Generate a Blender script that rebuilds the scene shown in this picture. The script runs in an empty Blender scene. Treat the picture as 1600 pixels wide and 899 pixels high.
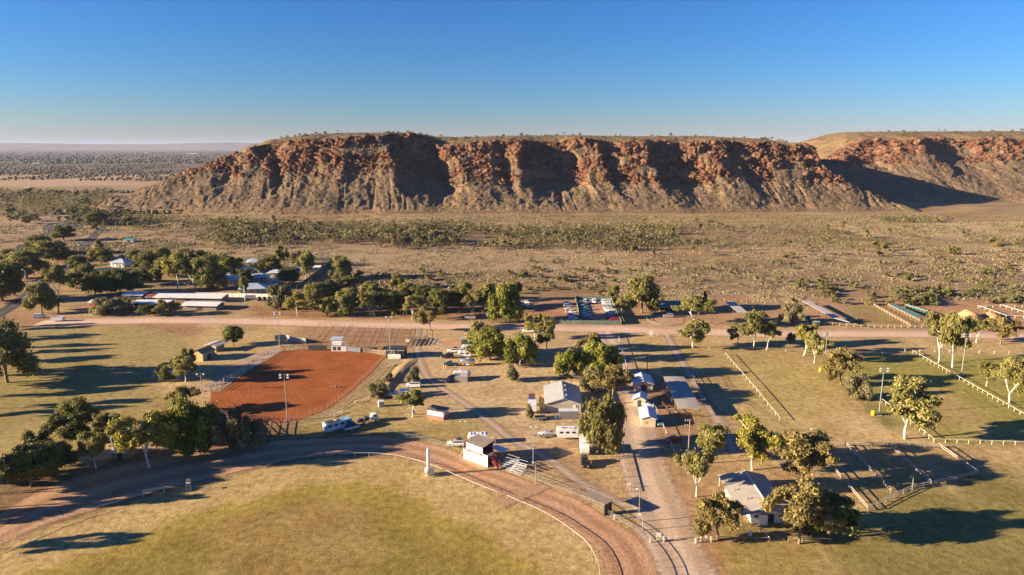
import bpy, math, random
import numpy as np
from mathutils import Vector, Matrix
from mathutils.geometry import tessellate_polygon

# ---------------------------------------------------------------- camera, sky, sun, exposure
sc = bpy.context.scene
COL = sc.collection
W_PX, H_PX, F_PX = 1600.0, 899.0, 1067.0
PITCH = math.radians(11.68)
CAM_Z = 80.0
cd = bpy.data.cameras.new('camera'); cam = bpy.data.objects.new('camera', cd); COL.objects.link(cam)
cd.sensor_width = 36.0; cd.sensor_fit = 'HORIZONTAL'; cd.lens = 36.0*F_PX/W_PX
cd.clip_start = 1.0; cd.clip_end = 80000.0
cam.location = (0, 0, CAM_Z); cam.rotation_euler = (math.pi/2 - PITCH, 0, 0)
sc.camera = cam

SUN_EL = math.radians(14.0)
SUN_TH = math.radians(10.0)           # the light travels to the right and a little away from the camera
world = bpy.data.worlds.new('World'); sc.world = world; world.use_nodes = True
wn = world.node_tree.nodes; wl = world.node_tree.links
wn.clear()
sky = wn.new('ShaderNodeTexSky'); sky.sky_type = 'NISHITA'; sky.sun_disc = False
sky.sun_elevation = SUN_EL; sky.sun_rotation = math.radians(270.0) - SUN_TH
sky.altitude = 1500.0; sky.air_density = 1.4; sky.dust_density = 0.0; sky.ozone_density = 10.0
bg = wn.new('ShaderNodeBackground'); bg.inputs['Strength'].default_value = 0.05
wo = wn.new('ShaderNodeOutputWorld')
gam = wn.new('ShaderNodeGamma'); gam.inputs[1].default_value = 1.30          # one grade for the whole sky
tin = wn.new('ShaderNodeMix'); tin.data_type = 'RGBA'; tin.blend_type = 'MULTIPLY'; tin.inputs[0].default_value = 1.0
tin.inputs[7].default_value = (1.16, 0.73, 0.62, 1)
wl.new(sky.outputs[0], gam.inputs[0]); wl.new(gam.outputs[0], tin.inputs[6]); wl.new(tin.outputs[2], bg.inputs[0]); wl.new(bg.outputs[0], wo.inputs[0])

sd = bpy.data.lights.new('sun', 'SUN'); sd.energy = 5.0; sd.angle = math.radians(0.53); sd.color = (1.0, 0.79, 0.52)
sun = bpy.data.objects.new('sun', sd); COL.objects.link(sun)
sun_dir = Vector((math.cos(SUN_TH)*math.cos(SUN_EL), math.sin(SUN_TH)*math.cos(SUN_EL), -math.sin(SUN_EL)))
sun.rotation_euler = sun_dir.to_track_quat('-Z', 'Y').to_euler(); sun.location = (-300, -50, 200)

sc.view_settings.view_transform = 'Standard'; sc.view_settings.look = 'None'
sc.view_settings.exposure = 1.85; sc.view_settings.gamma = 1.0; sc.view_settings.use_curve_mapping = False
sc.cycles.max_bounces = 6; sc.cycles.diffuse_bounces = 2; sc.cycles.transparent_max_bounces = 8
sc.cycles.transmission_bounces = 3; sc.cycles.glossy_bounces = 2; sc.cycles.volume_bounces = 0

# ---------------------------------------------------------------- helpers
R = random.Random(7)
NP = np.random.default_rng(11)
CP, SP = math.cos(PITCH), math.sin(PITCH)

def P(px, py, z=0.0):
    """where the line of sight through a picture point meets the level z"""
    u = (px - W_PX/2)/F_PX; v = (py - H_PX/2)/F_PX
    dz = -v*CP - SP; dy = CP - v*SP
    t = (z - CAM_Z)/dz
    return Vector((u*t, dy*t, z))

def depth(p): return p.y*CP + (CAM_Z - p.z)*SP
def mpp(p): return depth(p)/F_PX                      # metres per picture pixel at p
def top_z(p, py):
    v = (py - H_PX/2)/F_PX
    return CAM_Z - p.y*(SP + v*CP)/(CP - v*SP)

def tag(o, label=None, cat=None, group=None, kind=None):
    if label: o['label'] = label
    if cat: o['category'] = cat
    if group: o['group'] = group
    if kind: o['kind'] = kind
    return o

def empty(name, loc=(0, 0, 0), rz=0.0, label=None, cat=None, group=None, scale=None):
    o = bpy.data.objects.new(name, None); COL.objects.link(o)
    o.location = loc; o.rotation_euler = (0, 0, rz); o.empty_display_size = 0.5
    if scale: o.scale = scale
    return tag(o, label, cat, group)

def link(name, me, parent=None, mat=None, loc=None):
    o = bpy.data.objects.new(name, me); COL.objects.link(o)
    if parent: o.parent = parent
    if loc is not None: o.location = loc
    if mat is not None:
        if len(me.materials) == 0: me.materials.append(mat)
        elif me.materials[0] is not mat:
            o.material_slots[0].link = 'OBJECT'; o.material_slots[0].material = mat
    return o

def np_mesh(name, V, F, smooth=False, attrs=None):
    """V (n,3) floats, F (m,k) ints"""
    V = np.asarray(V, dtype=np.float32); F = np.asarray(F, dtype=np.int32)
    me = bpy.data.meshes.new(name)
    m, k = F.shape
    me.vertices.add(len(V)); me.vertices.foreach_set('co', V.ravel())
    me.loops.add(m*k); me.loops.foreach_set('vertex_index', F.ravel())
    me.polygons.add(m); me.polygons.foreach_set('loop_start', np.arange(0, m*k, k, dtype=np.int32))
    me.update(calc_edges=True)
    if smooth: me.polygons.foreach_set('use_smooth', np.ones(m, dtype=bool))
    for an, arr in (attrs or {}).items():
        arr = np.asarray(arr, dtype=np.float32)
        if arr.ndim == 1:
            a = me.attributes.new(an, 'FLOAT', 'POINT'); a.data.foreach_set('value', arr)
        else:
            a = me.attributes.new(an, 'FLOAT_COLOR', 'POINT')
            if arr.shape[1] == 3: arr = np.hstack([arr, np.ones((len(arr), 1), np.float32)])
            a.data.foreach_set('color', np.ascontiguousarray(arr, dtype=np.float32).ravel())
    return me

class MB:
    """collects simple solids into one mesh"""
    def __init__(s): s.v = []; s.f = []
    def add(s, vs, fs):
        b = len(s.v); s.v += [tuple(x) for x in vs]; s.f += [tuple(i + b for i in f) for f in fs]; return s
    def box(s, c, d, rz=0.0, top=(1.0, 1.0)):
        x, y, z = d[0]/2, d[1]/2, d[2]/2
        cr, sr = math.cos(rz), math.sin(rz); vs = []
        for k, (sx, sy, sz) in enumerate([(-1,-1,-1),(1,-1,-1),(1,1,-1),(-1,1,-1),(-1,-1,1),(1,-1,1),(1,1,1),(-1,1,1)]):
            tx, ty = (top if sz > 0 else (1, 1))
            a, b = sx*x*tx, sy*y*ty
            vs.append((c[0]+a*cr-b*sr, c[1]+a*sr+b*cr, c[2]+sz*z))
        return s.add(vs, [(3,2,1,0),(4,5,6,7),(0,1,5,4),(1,2,6,5),(2,3,7,6),(3,0,4,7)])
    def bar(s, a, b, w=0.1, h=None, sides=4):
        a = Vector(a); b = Vector(b); d = b - a
        if d.length < 1e-6: return s
        d.normalize(); up = Vector((0, 0, 1)) if abs(d.z) < 0.95 else Vector((1, 0, 0))
        x = d.cross(up).normalized(); y = x.cross(d).normalized(); h = h or w
        vs = []
        for q in (a, b):
            for k in range(sides):
                an = 2*math.pi*(k+0.5)/sides; m = 1/math.cos(math.pi/sides)/2
                vs.append(q + x*math.cos(an)*w*m + y*math.sin(an)*h*m)
        fs = [(k, (k+1) % sides, sides+(k+1) % sides, sides+k) for k in range(sides)]
        fs += [tuple(range(sides))[::-1], tuple(range(sides, 2*sides))]
        return s.add(vs, fs)
    def tube(s, path, radii, sides=7):
        path = [Vector(p) for p in path]; n = len(path); vs = []
        for i, p in enumerate(path):
            d = (path[min(i+1, n-1)] - path[max(i-1, 0)]).normalized()
            up = Vector((0, 1, 0)) if abs(d.y) < 0.9 else Vector((1, 0, 0))
            x = d.cross(up).normalized(); y = x.cross(d).normalized()
            for k in range(sides):
                an = 2*math.pi*k/sides
                vs.append(p + (x*math.cos(an) + y*math.sin(an))*radii[i])
        fs = []
        for i in range(n-1):
            for k in range(sides):
                a = i*sides+k; b = i*sides+(k+1) % sides
                fs.append((a, b, b+sides, a+sides))
        fs += [tuple(range(sides))[::-1], tuple(range((n-1)*sides, n*sides))]
        return s.add(vs, fs)
    def lathe(s, prof, c=(0, 0, 0), sides=12):
        """prof: (radius, z) pairs, bottom to top"""
        vs = []
        for r, z in prof:
            for k in range(sides):
                a = 2*math.pi*k/sides; vs.append((c[0]+r*math.cos(a), c[1]+r*math.sin(a), c[2]+z))
        n = len(prof); fs = []
        for i in range(n-1):
            for k in range(sides):
                a = i*sides+k; b = i*sides+(k+1) % sides; fs.append((a, b, b+sides, a+sides))
        fs += [tuple(range(sides))[::-1], tuple(range((n-1)*sides, n*sides))]
        return s.add(vs, fs)
    def slab(s, quad, th):
        """a plate: four (or more) top corners in order, thickness downwards"""
        q = [Vector(p) for p in quad]; n = len(q)
        nr = (q[1]-q[0]).cross(q[2]-q[0]).normalized()
        if nr.z < 0: q = q[::-1]; nr = -nr
        vs = q + [p - nr*th for p in q]
        fs = [tuple(range(n)), tuple(range(n, 2*n))[::-1]] + [(i, i+n, (i+1) % n + n, (i+1) % n) for i in range(n)]
        return s.add(vs, fs)
    def extrude_y(s, prof, y0, y1, inset=0.0):
        """side profile (x,z) polygon, counter-clockwise seen from -y, extruded along y"""
        n = len(prof)
        vs = [(x, y0, z) for x, z in prof] + [(x, y1, z) for x, z in prof]
        fs = [tuple(range(n)), tuple(range(n, 2*n))[::-1]] + [(i, i+n, (i+1) % n + n, (i+1) % n) for i in range(n)]
        return s.add(vs, fs)
    def wheel(s, c, r, w, sides=12):
        vs = []
        for rr, y in ((r*0.86, -w/2), (r, -w*0.3), (r, w*0.3), (r*0.86, w/2)):
            for k in range(sides):
                a = 2*math.pi*k/sides; vs.append((c[0]+rr*math.cos(a), c[1]+y, c[2]+rr*math.sin(a)))
        fs = []
        for i in range(3):
            for k in range(sides):
                a = i*sides+k; b = i*sides+(k+1) % sides; fs.append((a, a+sides, b+sides, b))
        fs += [tuple(range(sides)), tuple(range(3*sides, 4*sides))[::-1]]
        return s.add(vs, fs)
    def mesh(s, name, smooth=False):
        me = bpy.data.meshes.new(name); me.from_pydata(s.v, [], s.f); me.update()
        if smooth: me.polygons.foreach_set('use_smooth', [True]*len(me.polygons))
        return me
    def build(s, name, mat, parent=None, smooth=False, loc=None):
        return link(name, s.mesh(name, smooth), parent, mat, loc)

# ---- lattice noise in numpy
def _h(ix, iy, seed):
    n = (ix.astype(np.int64)*374761393 + iy.astype(np.int64)*668265263 + seed*974634777) & 0x7fffffff
    n = ((n ^ (n >> 13))*1274126177) & 0x7fffffff
    n = ((n ^ (n >> 16))*1103515245 + 12345) & 0x7fffffff
    return ((n ^ (n >> 15)) & 0xffffff)/float(0xffffff)
def vn(x, y, seed=0):
    x = np.asarray(x, float); y = np.asarray(y, float)
    x0 = np.floor(x); y0 = np.floor(y); fx = x-x0; fy = y-y0
    fx = fx*fx*(3-2*fx); fy = fy*fy*(3-2*fy)
    a = _h(x0, y0, seed); b = _h(x0+1, y0, seed); c = _h(x0, y0+1, seed); d = _h(x0+1, y0+1, seed)
    return (a*(1-fx)+b*fx)*(1-fy) + (c*(1-fx)+d*fx)*fy
def fbm(x, y, seed=0, o=4):
    t = 0; amp = 0.5; tot = 0
    for k in range(o):
        t = t + amp*vn(np.asarray(x)*2**k + 17.3*k, np.asarray(y)*2**k + 9.1*k, seed+k); tot += amp; amp *= 0.5
    return t/tot
def worley(x, y, seed=0):
    x = np.asarray(x, float); y = np.asarray(y, float); x0 = np.floor(x); y0 = np.floor(y)
    f1 = np.full(x.shape, 9.0); f2 = np.full(x.shape, 9.0); cr = np.zeros(x.shape); cx = np.zeros(x.shape); cy = np.zeros(x.shape)
    for i in (-1, 0, 1):
        for j in (-1, 0, 1):
            gx = x0+i; gy = y0+j
            qx = gx+_h(gx, gy, seed); qy = gy+_h(gx, gy, seed+51)
            d = np.hypot(qx-x, qy-y); c = _h(gx, gy, seed+99)
            nr = d < f1
            f2 = np.where(nr, f1, np.minimum(f2, d)); cr = np.where(nr, c, cr)
            cx = np.where(nr, x-qx, cx); cy = np.where(nr, y-qy, cy)
            f1 = np.where(nr, d, f1)
    return f1, f2, cr, cx, cy
def sstep(a, b, x):
    t = np.clip((x-a)/(b-a), 0, 1); return t*t*(3-2*t)
def poly_sd(X, Y, poly):
    """signed distance to a polygon, negative inside"""
    d = np.full(X.shape, 1e9); ins = np.zeros(X.shape, bool); n = len(poly)
    for i in range(n):
        ax, ay = poly[i][0], poly[i][1]; bx, by = poly[(i+1) % n][0], poly[(i+1) % n][1]
        ex, ey = bx-ax, by-ay; wx, wy = X-ax, Y-ay
        t = np.clip((wx*ex+wy*ey)/(ex*ex+ey*ey+1e-9), 0, 1)
        d = np.minimum(d, np.hypot(wx-ex*t, wy-ey*t))
        c = ((ay <= Y) & (by > Y)) | ((by <= Y) & (ay > Y))
        with np.errstate(divide='ignore', invalid='ignore'):
            xi = ax + (Y-ay)/(by-ay+1e-12)*ex
        ins ^= c & (X < xi)
    return np.where(ins, -d, d)
def smooth_line(pts, step=2.0, closed=False):
    """Catmull-Rom through 2-D points, resampled"""
    p = [Vector((q[0], q[1])) for q in pts]; n = len(p); out = []
    for i in range(n if closed else n-1):
        g = (lambda k: p[k % n]) if closed else (lambda k: p[min(max(k, 0), n-1)])
        a, b, c, d = g(i-1), g(i), g(i+1), g(i+2)
        m = max(2, int((c-b).length/step))
        for k in range(m):
            t = k/m
            out.append(0.5*((2*b) + (c-a)*t + (2*a-5*b+4*c-d)*t*t + (3*b-a-3*c+d)*t**3))
    if not closed: out.append(p[-1])
    return out

# ---------------------------------------------------------------- materials
MAT = {}
def nodes_of(name):
    m = bpy.data.materials.new(name); m.use_nodes = True
    nt = m.node_tree; b = nt.nodes['Principled BSDF']; return m, nt, b
def set_spec(b, v):
    b.inputs['Specular IOR Level'].default_value = v
def ramp2(nt, fac, c0, c1, p0=0.3, p1=0.7):
    r = nt.nodes.new('ShaderNodeValToRGB'); e = r.color_ramp.elements
    e[0].position = p0; e[0].color = (*c0, 1); e[1].position = p1; e[1].color = (*c1, 1)
    nt.links.new(fac, r.inputs[0]); return r.outputs[0]
def noise(nt, vec, scale, detail=4.0, rough=0.6):
    n = nt.nodes.new('ShaderNodeTexNoise'); n.inputs['Scale'].default_value = scale
    n.inputs['Detail'].default_value = detail; n.inputs['Roughness'].default_value = rough
    if vec is not None: nt.links.new(vec, n.inputs['Vector'])
    return n.outputs['Fac']
def mixc(nt, a, b, fac, mode='MIX'):
    m = nt.nodes.new('ShaderNodeMix'); m.data_type = 'RGBA'; m.blend_type = mode
    for s_, v in ((0, fac), (6, a), (7, b)):
        if hasattr(v, 'links') or hasattr(v, 'is_linked'): nt.links.new(v, m.inputs[s_])
        elif isinstance(v, (int, float)): m.inputs[s_].default_value = v
        else: m.inputs[s_].default_value = (*v, 1)
    return m.outputs[2]
def math_n(nt, op, a, b=None):
    m = nt.nodes.new('ShaderNodeMath'); m.operation = op
    for i, v in enumerate((a, b)):
        if v is None: continue
        if isinstance(v, (int, float)): m.inputs[i].default_value = v
        else: nt.links.new(v, m.inputs[i])
    return m.outputs[0]
def attr(nt, name):
    a = nt.nodes.new('ShaderNodeAttribute'); a.attribute_name = name; return a
def bump(nt, b, h, dist, strength=1.0):
    n = nt.nodes.new('ShaderNodeBump'); n.inputs['Distance'].default_value = dist; n.inputs['Strength'].default_value = strength
    nt.links.new(h, n.inputs['Height']); nt.links.new(n.outputs[0], b.inputs['Normal'])
def objco(nt):
    return nt.nodes.new('ShaderNodeTexCoord').outputs['Object']

def paint(name, col, rough=0.6, var=0.18, scale=1.2, spec=0.3, metal=0.0):
    """painted metal, timber and the like with blotchy wear"""
    if name in MAT: return MAT[name]
    m, nt, b = nodes_of(name)
    f = noise(nt, objco(nt), scale)
    c = ramp2(nt, f, tuple(x*(1-var) for x in col), tuple(min(1, x*(1+var*0.6)) for x in col))
    nt.links.new(c, b.inputs['Base Color'])
    b.inputs['Roughness'].default_value = rough; b.inputs['Metallic'].default_value = metal; set_spec(b, spec)
    MAT[name] = m; return m
def glass(name='window_glass', col=(0.02, 0.025, 0.03)):
    if name in MAT: return MAT[name]
    m, nt, b = nodes_of(name); b.inputs['Base Color'].default_value = (*col, 1); b.inputs['Roughness'].default_value = 0.08; set_spec(b, 0.6)
    MAT[name] = m; return m
def leafmat(name, c_dark, c_light, trans=0.25):
    m = bpy.data.materials.new(name); m.use_nodes = True; nt = m.node_tree; nt.nodes.clear()
    a = attr(nt, 'tint'); oi = nt.nodes.new('ShaderNodeObjectInfo')
    f = math_n(nt, 'ADD', a.outputs['Fac'], math_n(nt, 'MULTIPLY', math_n(nt, 'SUBTRACT', oi.outputs['Random'], 0.5), 0.35))
    c = ramp2(nt, f, c_dark, c_light, 0.05, 0.95)
    d = nt.nodes.new('ShaderNodeBsdfPrincipled'); d.inputs['Roughness'].default_value = 0.65; set_spec(d, 0.25)
    t = nt.nodes.new('ShaderNodeBsdfTranslucent'); nt.links.new(c, d.inputs['Base Color']); nt.links.new(c, t.inputs['Color'])
    mx = nt.nodes.new('ShaderNodeMixShader'); mx.inputs[0].default_value = trans
    o = nt.nodes.new('ShaderNodeOutputMaterial')
    nt.links.new(d.outputs[0], mx.inputs[1]); nt.links.new(t.outputs[0], mx.inputs[2]); nt.links.new(mx.outputs[0], o.inputs[0])
    MAT[name] = m; return m
def barkmat(name, c0, c1):
    m, nt, b = nodes_of(name)
    c = ramp2(nt, noise(nt, objco(nt), 9.0), c0, c1); nt.links.new(c, b.inputs['Base Color']); b.inputs['Roughness'].default_value = 0.85
    MAT[name] = m; return m

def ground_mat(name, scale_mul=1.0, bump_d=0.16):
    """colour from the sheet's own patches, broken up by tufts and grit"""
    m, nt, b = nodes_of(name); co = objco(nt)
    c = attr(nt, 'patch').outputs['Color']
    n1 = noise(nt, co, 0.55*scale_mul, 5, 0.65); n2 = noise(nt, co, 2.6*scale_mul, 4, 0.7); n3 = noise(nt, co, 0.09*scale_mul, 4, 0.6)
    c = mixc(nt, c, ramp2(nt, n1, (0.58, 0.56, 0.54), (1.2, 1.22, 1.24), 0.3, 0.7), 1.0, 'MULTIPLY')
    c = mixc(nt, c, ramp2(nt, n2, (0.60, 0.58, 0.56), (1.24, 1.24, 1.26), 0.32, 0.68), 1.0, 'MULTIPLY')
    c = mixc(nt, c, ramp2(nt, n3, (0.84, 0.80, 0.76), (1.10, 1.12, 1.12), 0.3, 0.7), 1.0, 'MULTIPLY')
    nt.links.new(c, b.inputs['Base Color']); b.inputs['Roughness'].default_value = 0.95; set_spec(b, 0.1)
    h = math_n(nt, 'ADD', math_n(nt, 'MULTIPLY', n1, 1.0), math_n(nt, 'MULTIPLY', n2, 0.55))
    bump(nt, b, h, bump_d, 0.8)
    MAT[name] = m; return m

def sheet_mat(name, c_a, c_b, grit=1.5, track=0.0, bump_d=0.06, soft=True, blot=0.08):
    """road or sand with ragged, worn-out edges ('edge' runs 0 at the rim to 1 inside; 'lat' is across the way)"""
    m, nt, b = nodes_of(name); co = objco(nt)
    n1 = noise(nt, co, grit, 5, 0.7); n2 = noise(nt, co, blot, 4, 0.6); n4 = noise(nt, co, grit*4, 3, 0.7)
    c = ramp2(nt, n2, c_a, c_b, 0.3, 0.7)
    c = mixc(nt, c, ramp2(nt, n1, (0.70, 0.68, 0.66), (1.2, 1.2, 1.2), 0.3, 0.7), 1.0, 'MULTIPLY')
    c = mixc(nt, c, ramp2(nt, n4, (0.80, 0.78, 0.76), (1.14, 1.14, 1.14), 0.3, 0.7), 1.0, 'MULTIPLY')
    if track:
        lat = attr(nt, 'lat').outputs['Fac']
        w = math_n(nt, 'ADD', math_n(nt, 'MULTIPLY', lat, track), math_n(nt, 'MULTIPLY', n2, 2.0))
        s = math_n(nt, 'SINE', w)
        c = mixc(nt, c, ramp2(nt, math_n(nt, 'ADD', math_n(nt, 'MULTIPLY', s, 0.5), 0.5), (0.80, 0.79, 0.78), (1.1, 1.1, 1.1), 0.1, 0.9), 1.0, 'MULTIPLY')
    nt.links.new(c, b.inputs['Base Color']); b.inputs['Roughness'].default_value = 0.92; set_spec(b, 0.15)
    bump(nt, b, math_n(nt, 'ADD', n1, math_n(nt, 'MULTIPLY', n4, 0.4)), bump_d, 0.8)
    if soft:
        e = attr(nt, 'edge').outputs['Fac']
        r = noise(nt, co, 0.8, 5, 0.75)
        a = math_n(nt, 'ADD', e, math_n(nt, 'MULTIPLY', math_n(nt, 'SUBTRACT', r, 0.5), 1.5))
        mr = nt.nodes.new('ShaderNodeMapRange'); mr.inputs[1].default_value = 0.25; mr.inputs[2].default_value = 0.75
        nt.links.new(a, mr.inputs[0]); nt.links.new(mr.outputs[0], b.inputs['Alpha'])
    MAT[name] = m; return m
# ---------------------------------------------------------------- ground sheet
def W2(pts): return [(P(x, y).x, P(x, y).y) for x, y in pts]
STRAW = np.array((0.54, 0.385, 0.18)); PALE = np.array((0.61, 0.45, 0.24)); GREEN = np.array((0.20, 0.20, 0.050)); OLIVE = np.array((0.32, 0.265, 0.085))
REDD = np.array((0.40, 0.20, 0.105)); BROWN = np.array((0.28, 0.175, 0.095)); PLAIN = np.array((0.36, 0.26, 0.145)); PINK = np.array((0.43, 0.315, 0.185))

RAIL_OUT = [(20, 899+60), (-60, 860), (0, 800), (110, 745), (250, 712), (400, 690), (520, 682), (600, 680), (671, 692), (715, 705), (765, 729), (800, 739), (855, 760), (912, 782), (945, 803), (990, 830), (1015, 857), (1032, 885), (1040, 915)]
RAIL_IN = [(-60, 880), (0, 856), (75, 823), (160, 797), (250, 771), (330, 751), (420, 729), (510, 715), (600, 715), (666, 730), (743, 762), (800, 785), (852, 808), (900, 840), (917, 855), (929, 875), (937, 900), (938, 915)]
def ground_colour(X, Y):
    n25 = fbm(X/38, Y/38, 3, 4); n6 = fbm(X/7, Y/9, 8, 4); n60 = fbm(X/110, Y/150, 21, 4); st = fbm(X/30, Y/4.0, 33, 4)
    C = np.empty(X.shape+(3,)); C[:] = STRAW
    def blend(col, m):
        nonlocal C
        C = C*(1-m[..., None]) + np.asarray(col)*m[..., None]
    def zone(px, col, soft=4.0, amp=5.0, k=1.0, world=False):
        poly = px if world else W2(px)
        d = poly_sd(X, Y, poly) + (n6-0.5)*2*amp
        m = sstep(soft, -soft, d)*k; blend(col, m); return m
    blend(PALE, sstep(0.5, 0.75, n25)*0.7); blend(BROWN, sstep(0.42, 0.25, n25)*0.45)
    # the dry plain behind the road
    far = sstep(330, 372, Y + (n6-0.5)*14)
    blend(PLAIN, far); blend(PINK, far*sstep(0.5, 0.68, n60)*0.9); blend(REDD, far*sstep(0.46, 0.33, n60)*0.55)
    blend(BROWN*0.9, far*sstep(0.52, 0.7, st)*0.55); blend(STRAW, far*sstep(0.52, 0.36, st)*0.6)
    zone([(350, 352), (640, 352), (1000, 356), (1600, 352), (1800, 352), (1800, 372), (1000, 382), (640, 386), (350, 372)], BROWN, 14, 18, 0.6)
    zone([(1290, 352), (1700, 343), (1700, 374), (1420, 374), (1310, 362)], PALE, 8, 8, 0.75)
    zone([(980, 400), (1700, 400), (1700, 470), (1000, 474), (950, 440)], np.array((0.34, 0.235, 0.14)), 14, 20, 0.7)
    zone([(430, 392), (980, 384), (960, 420), (560, 440), (520, 420)], PINK*1.02, 16, 16, 0.75)
    zone([(540, 430), (800, 425), (960, 445), (960, 470), (540, 470)], BROWN, 10, 12, 0.6)
    zone([(870, 462), (1400, 466), (1800, 470), (1800, 512), (870, 505)], np.array((0.44, 0.26, 0.15)), 7, 6, 0.8)
    zone([(390, 478), (830, 478), (830, 502), (390, 496)], REDD*0.85, 5, 4, 0.85)
    zone([(1325, 478), (1372, 478), (1418, 512), (1330, 508)], OLIVE, 4, 3, 0.8)
    zone([(1350, 495), (1378, 495), (1370, 505), (1345, 503)], REDD, 2, 2, 0.7)
    zone([(1470, 480), (1530, 480), (1600, 500), (1600, 516), (1480, 512)], np.array((0.50, 0.29, 0.15)), 5, 4, 0.8)
    zone([(0, 372), (70, 372), (120, 400), (60, 500), (-60, 500), (-60, 380)], np.array((0.40, 0.25, 0.14)), 8, 8, 0.7)
    zone([(-300, 276), (230, 274), (205, 290), (-300, 293)], np.array((0.52, 0.36, 0.24)), 20, 25, 0.9)
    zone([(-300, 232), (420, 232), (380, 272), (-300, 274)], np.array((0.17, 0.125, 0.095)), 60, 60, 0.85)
    zone([(-300, 293), (190, 292), (170, 335), (-300, 350)], np.array((0.30, 0.22, 0.12)), 30, 30, 0.7)
    # showground lawns
    zone([(-300, 506), (70, 506), (215, 505), (285, 514), (288, 528), (300, 545), (252, 572), (236, 600), (275, 622), (255, 650), (180, 692), (80, 742), (0, 778), (-300, 900)], np.array((0.385, 0.30, 0.12)), 5, 5, 0.95)
    zone([(-300, 560), (180, 560), (160, 640), (-300, 700)], OLIVE, 12, 12, 0.55)
    zone([(-300, 488), (250, 496), (330, 512), (300, 528), (210, 508), (60, 512), (-300, 520)], np.array((0.36, 0.20, 0.12)), 4, 4, 0.75)
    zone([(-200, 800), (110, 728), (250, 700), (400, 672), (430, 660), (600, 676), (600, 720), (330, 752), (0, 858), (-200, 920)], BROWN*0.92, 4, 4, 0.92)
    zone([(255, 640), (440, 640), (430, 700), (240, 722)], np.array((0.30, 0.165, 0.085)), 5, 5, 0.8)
    zone([(400, 690), (470, 660), (540, 640), (600, 600), (640, 615), (620, 660), (700, 690), (600, 678), (430, 690)], OLIVE, 5, 5, 0.7)
    zone([(650, 520), (960, 520), (1000, 600), (985, 700), (840, 725), (720, 670), (655, 600)], np.array((0.60, 0.45, 0.27)), 8, 8, 0.6)
    zone([(470, 507), (655, 510), (640, 548), (480, 546), (440, 530)], np.array((0.40, 0.235, 0.135)), 4, 4, 0.8)
    zone([(560, 600), (610, 560), (660, 565), (600, 640), (540, 640)], STRAW*0.9, 4, 4, 0.6)
    zone([(670, 650), (780, 665), (700, 700), (640, 680)], OLIVE, 5, 5, 0.6)
    zone([(650, 692), (725, 700), (725, 722), (700, 714), (655, 702)], np.array((0.44, 0.36, 0.10)), 2, 2, 0.8)
    zone([(770, 715), (980, 650), (990, 790), (940, 790), (840, 742)], np.array((0.46, 0.29, 0.17)), 5, 6, 0.75)
    zone([(915, 690), (975, 690), (985, 765), (925, 750)], STRAW, 4, 4, 0.8)
    zone([(900, 590), (1060, 590), (1110, 690), (980, 700)], np.array((0.42, 0.255, 0.145)), 5, 6, 0.8)
    zone([(985, 700), (1060, 720), (1120, 800), (1130, 899), (1060, 960), (1000, 860)], np.array((0.44, 0.27, 0.155)), 4, 4, 0.85)
    zone([(1110, 730), (1230, 735), (1240, 830), (1120, 830)], np.array((0.46, 0.29, 0.155)), 5, 6, 0.8)
    zone([(1140, 806), (1240, 808), (1310, 845), (1110, 845)], np.array((0.26, 0.23, 0.07)), 4, 5, 0.7)
    zone([(1180, 560), (1290, 570), (1330, 610), (1300, 680), (1200, 690), (1150, 600)], np.array((0.53, 0.405, 0.175)), 8, 8, 0.7)
    zone([(1120, 570), (1290, 565), (1330, 600), (1240, 660), (1190, 640)], np.array((0.44, 0.345, 0.105)), 8, 9, 0.55)
    g = zone([(1285, 560), (1420, 552), (1600, 560), (1800, 600), (1800, 700), (1460, 692), (1400, 660), (1340, 620)], np.array((0.33, 0.295, 0.075)), 5, 5, 0.92)
    zone([(1440, 590), (1520, 640), (1590, 690), (1540, 690), (1470, 640), (1430, 605)], STRAW, 5, 4, 0.7)
    zone([(1370, 640), (1500, 620), (1540, 665), (1440, 672)], np.array((0.44, 0.32, 0.13)), 6, 6, 0.7)
    zone([(1330, 600), (1385, 640), (1420, 682), (1390, 672), (1330, 625)], GREEN, 3, 4, 0.8)
    zone([(1060, 545), (1300, 540), (1340, 548), (1290, 562), (1100, 570)], np.array((0.38, 0.29, 0.11)), 5, 5, 0.6)
    zone([(1300, 695), (1530, 698), (1530, 745), (1350, 800), (1300, 740)], np.array((0.42, 0.30, 0.14)), 4, 4, 0.8)
    zone([(1340, 800), (1540, 745), (1800, 730), (1800, 1000), (1100, 1000), (1120, 850), (1300, 850)], np.array((0.36, 0.27, 0.095)), 6, 8, 0.85)
    zone([(1110, 850), (1290, 850), (1270, 1000), (1150, 1000)], np.array((0.36, 0.275, 0.085)), 4, 6, 0.8)
    m = zone([(1400, 760), (1800, 720), (1800, 1000), (1300, 1000), (1310, 850)], GREEN*0.9, 8, 10, 0.5)
    zone([(1085, 840), (1130, 840), (1150, 1000), (1100, 1000)], REDD, 3, 3, 0.6)
    zone([(1285, 848), (1297, 846), (1285, 880), (1270, 960), (1255, 960)], np.array((0.44, 0.28, 0.15)), 1.2, 1, 0.8)
    # infield of the race track
    inf = W2(RAIL_IN + [(900, 1200), (0, 1200), (-200, 950)])
    d = poly_sd(X, Y, inf); q = d + (n25-0.5)*22 + (n6-0.5)*9
    inside = sstep(0.8, -1.2, d)
    blend(np.array((0.53, 0.39, 0.165)), inside*0.95)
    blend(np.array((0.38, 0.285, 0.062)), inside*sstep(-9, -15, q)*0.95)
    blend(np.array((0.35, 0.235, 0.080)), inside*sstep(-17, -28, q)*0.85)
    blend(np.array((0.29, 0.22, 0.050)), inside*sstep(-14, -24, q)*sstep(0.50, 0.60, n25)*0.85)
    blend(np.array((0.36, 0.26, 0.09)), inside*sstep(-20, -26, q)*sstep(0.50, 0.62, n6)*0.7)
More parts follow.
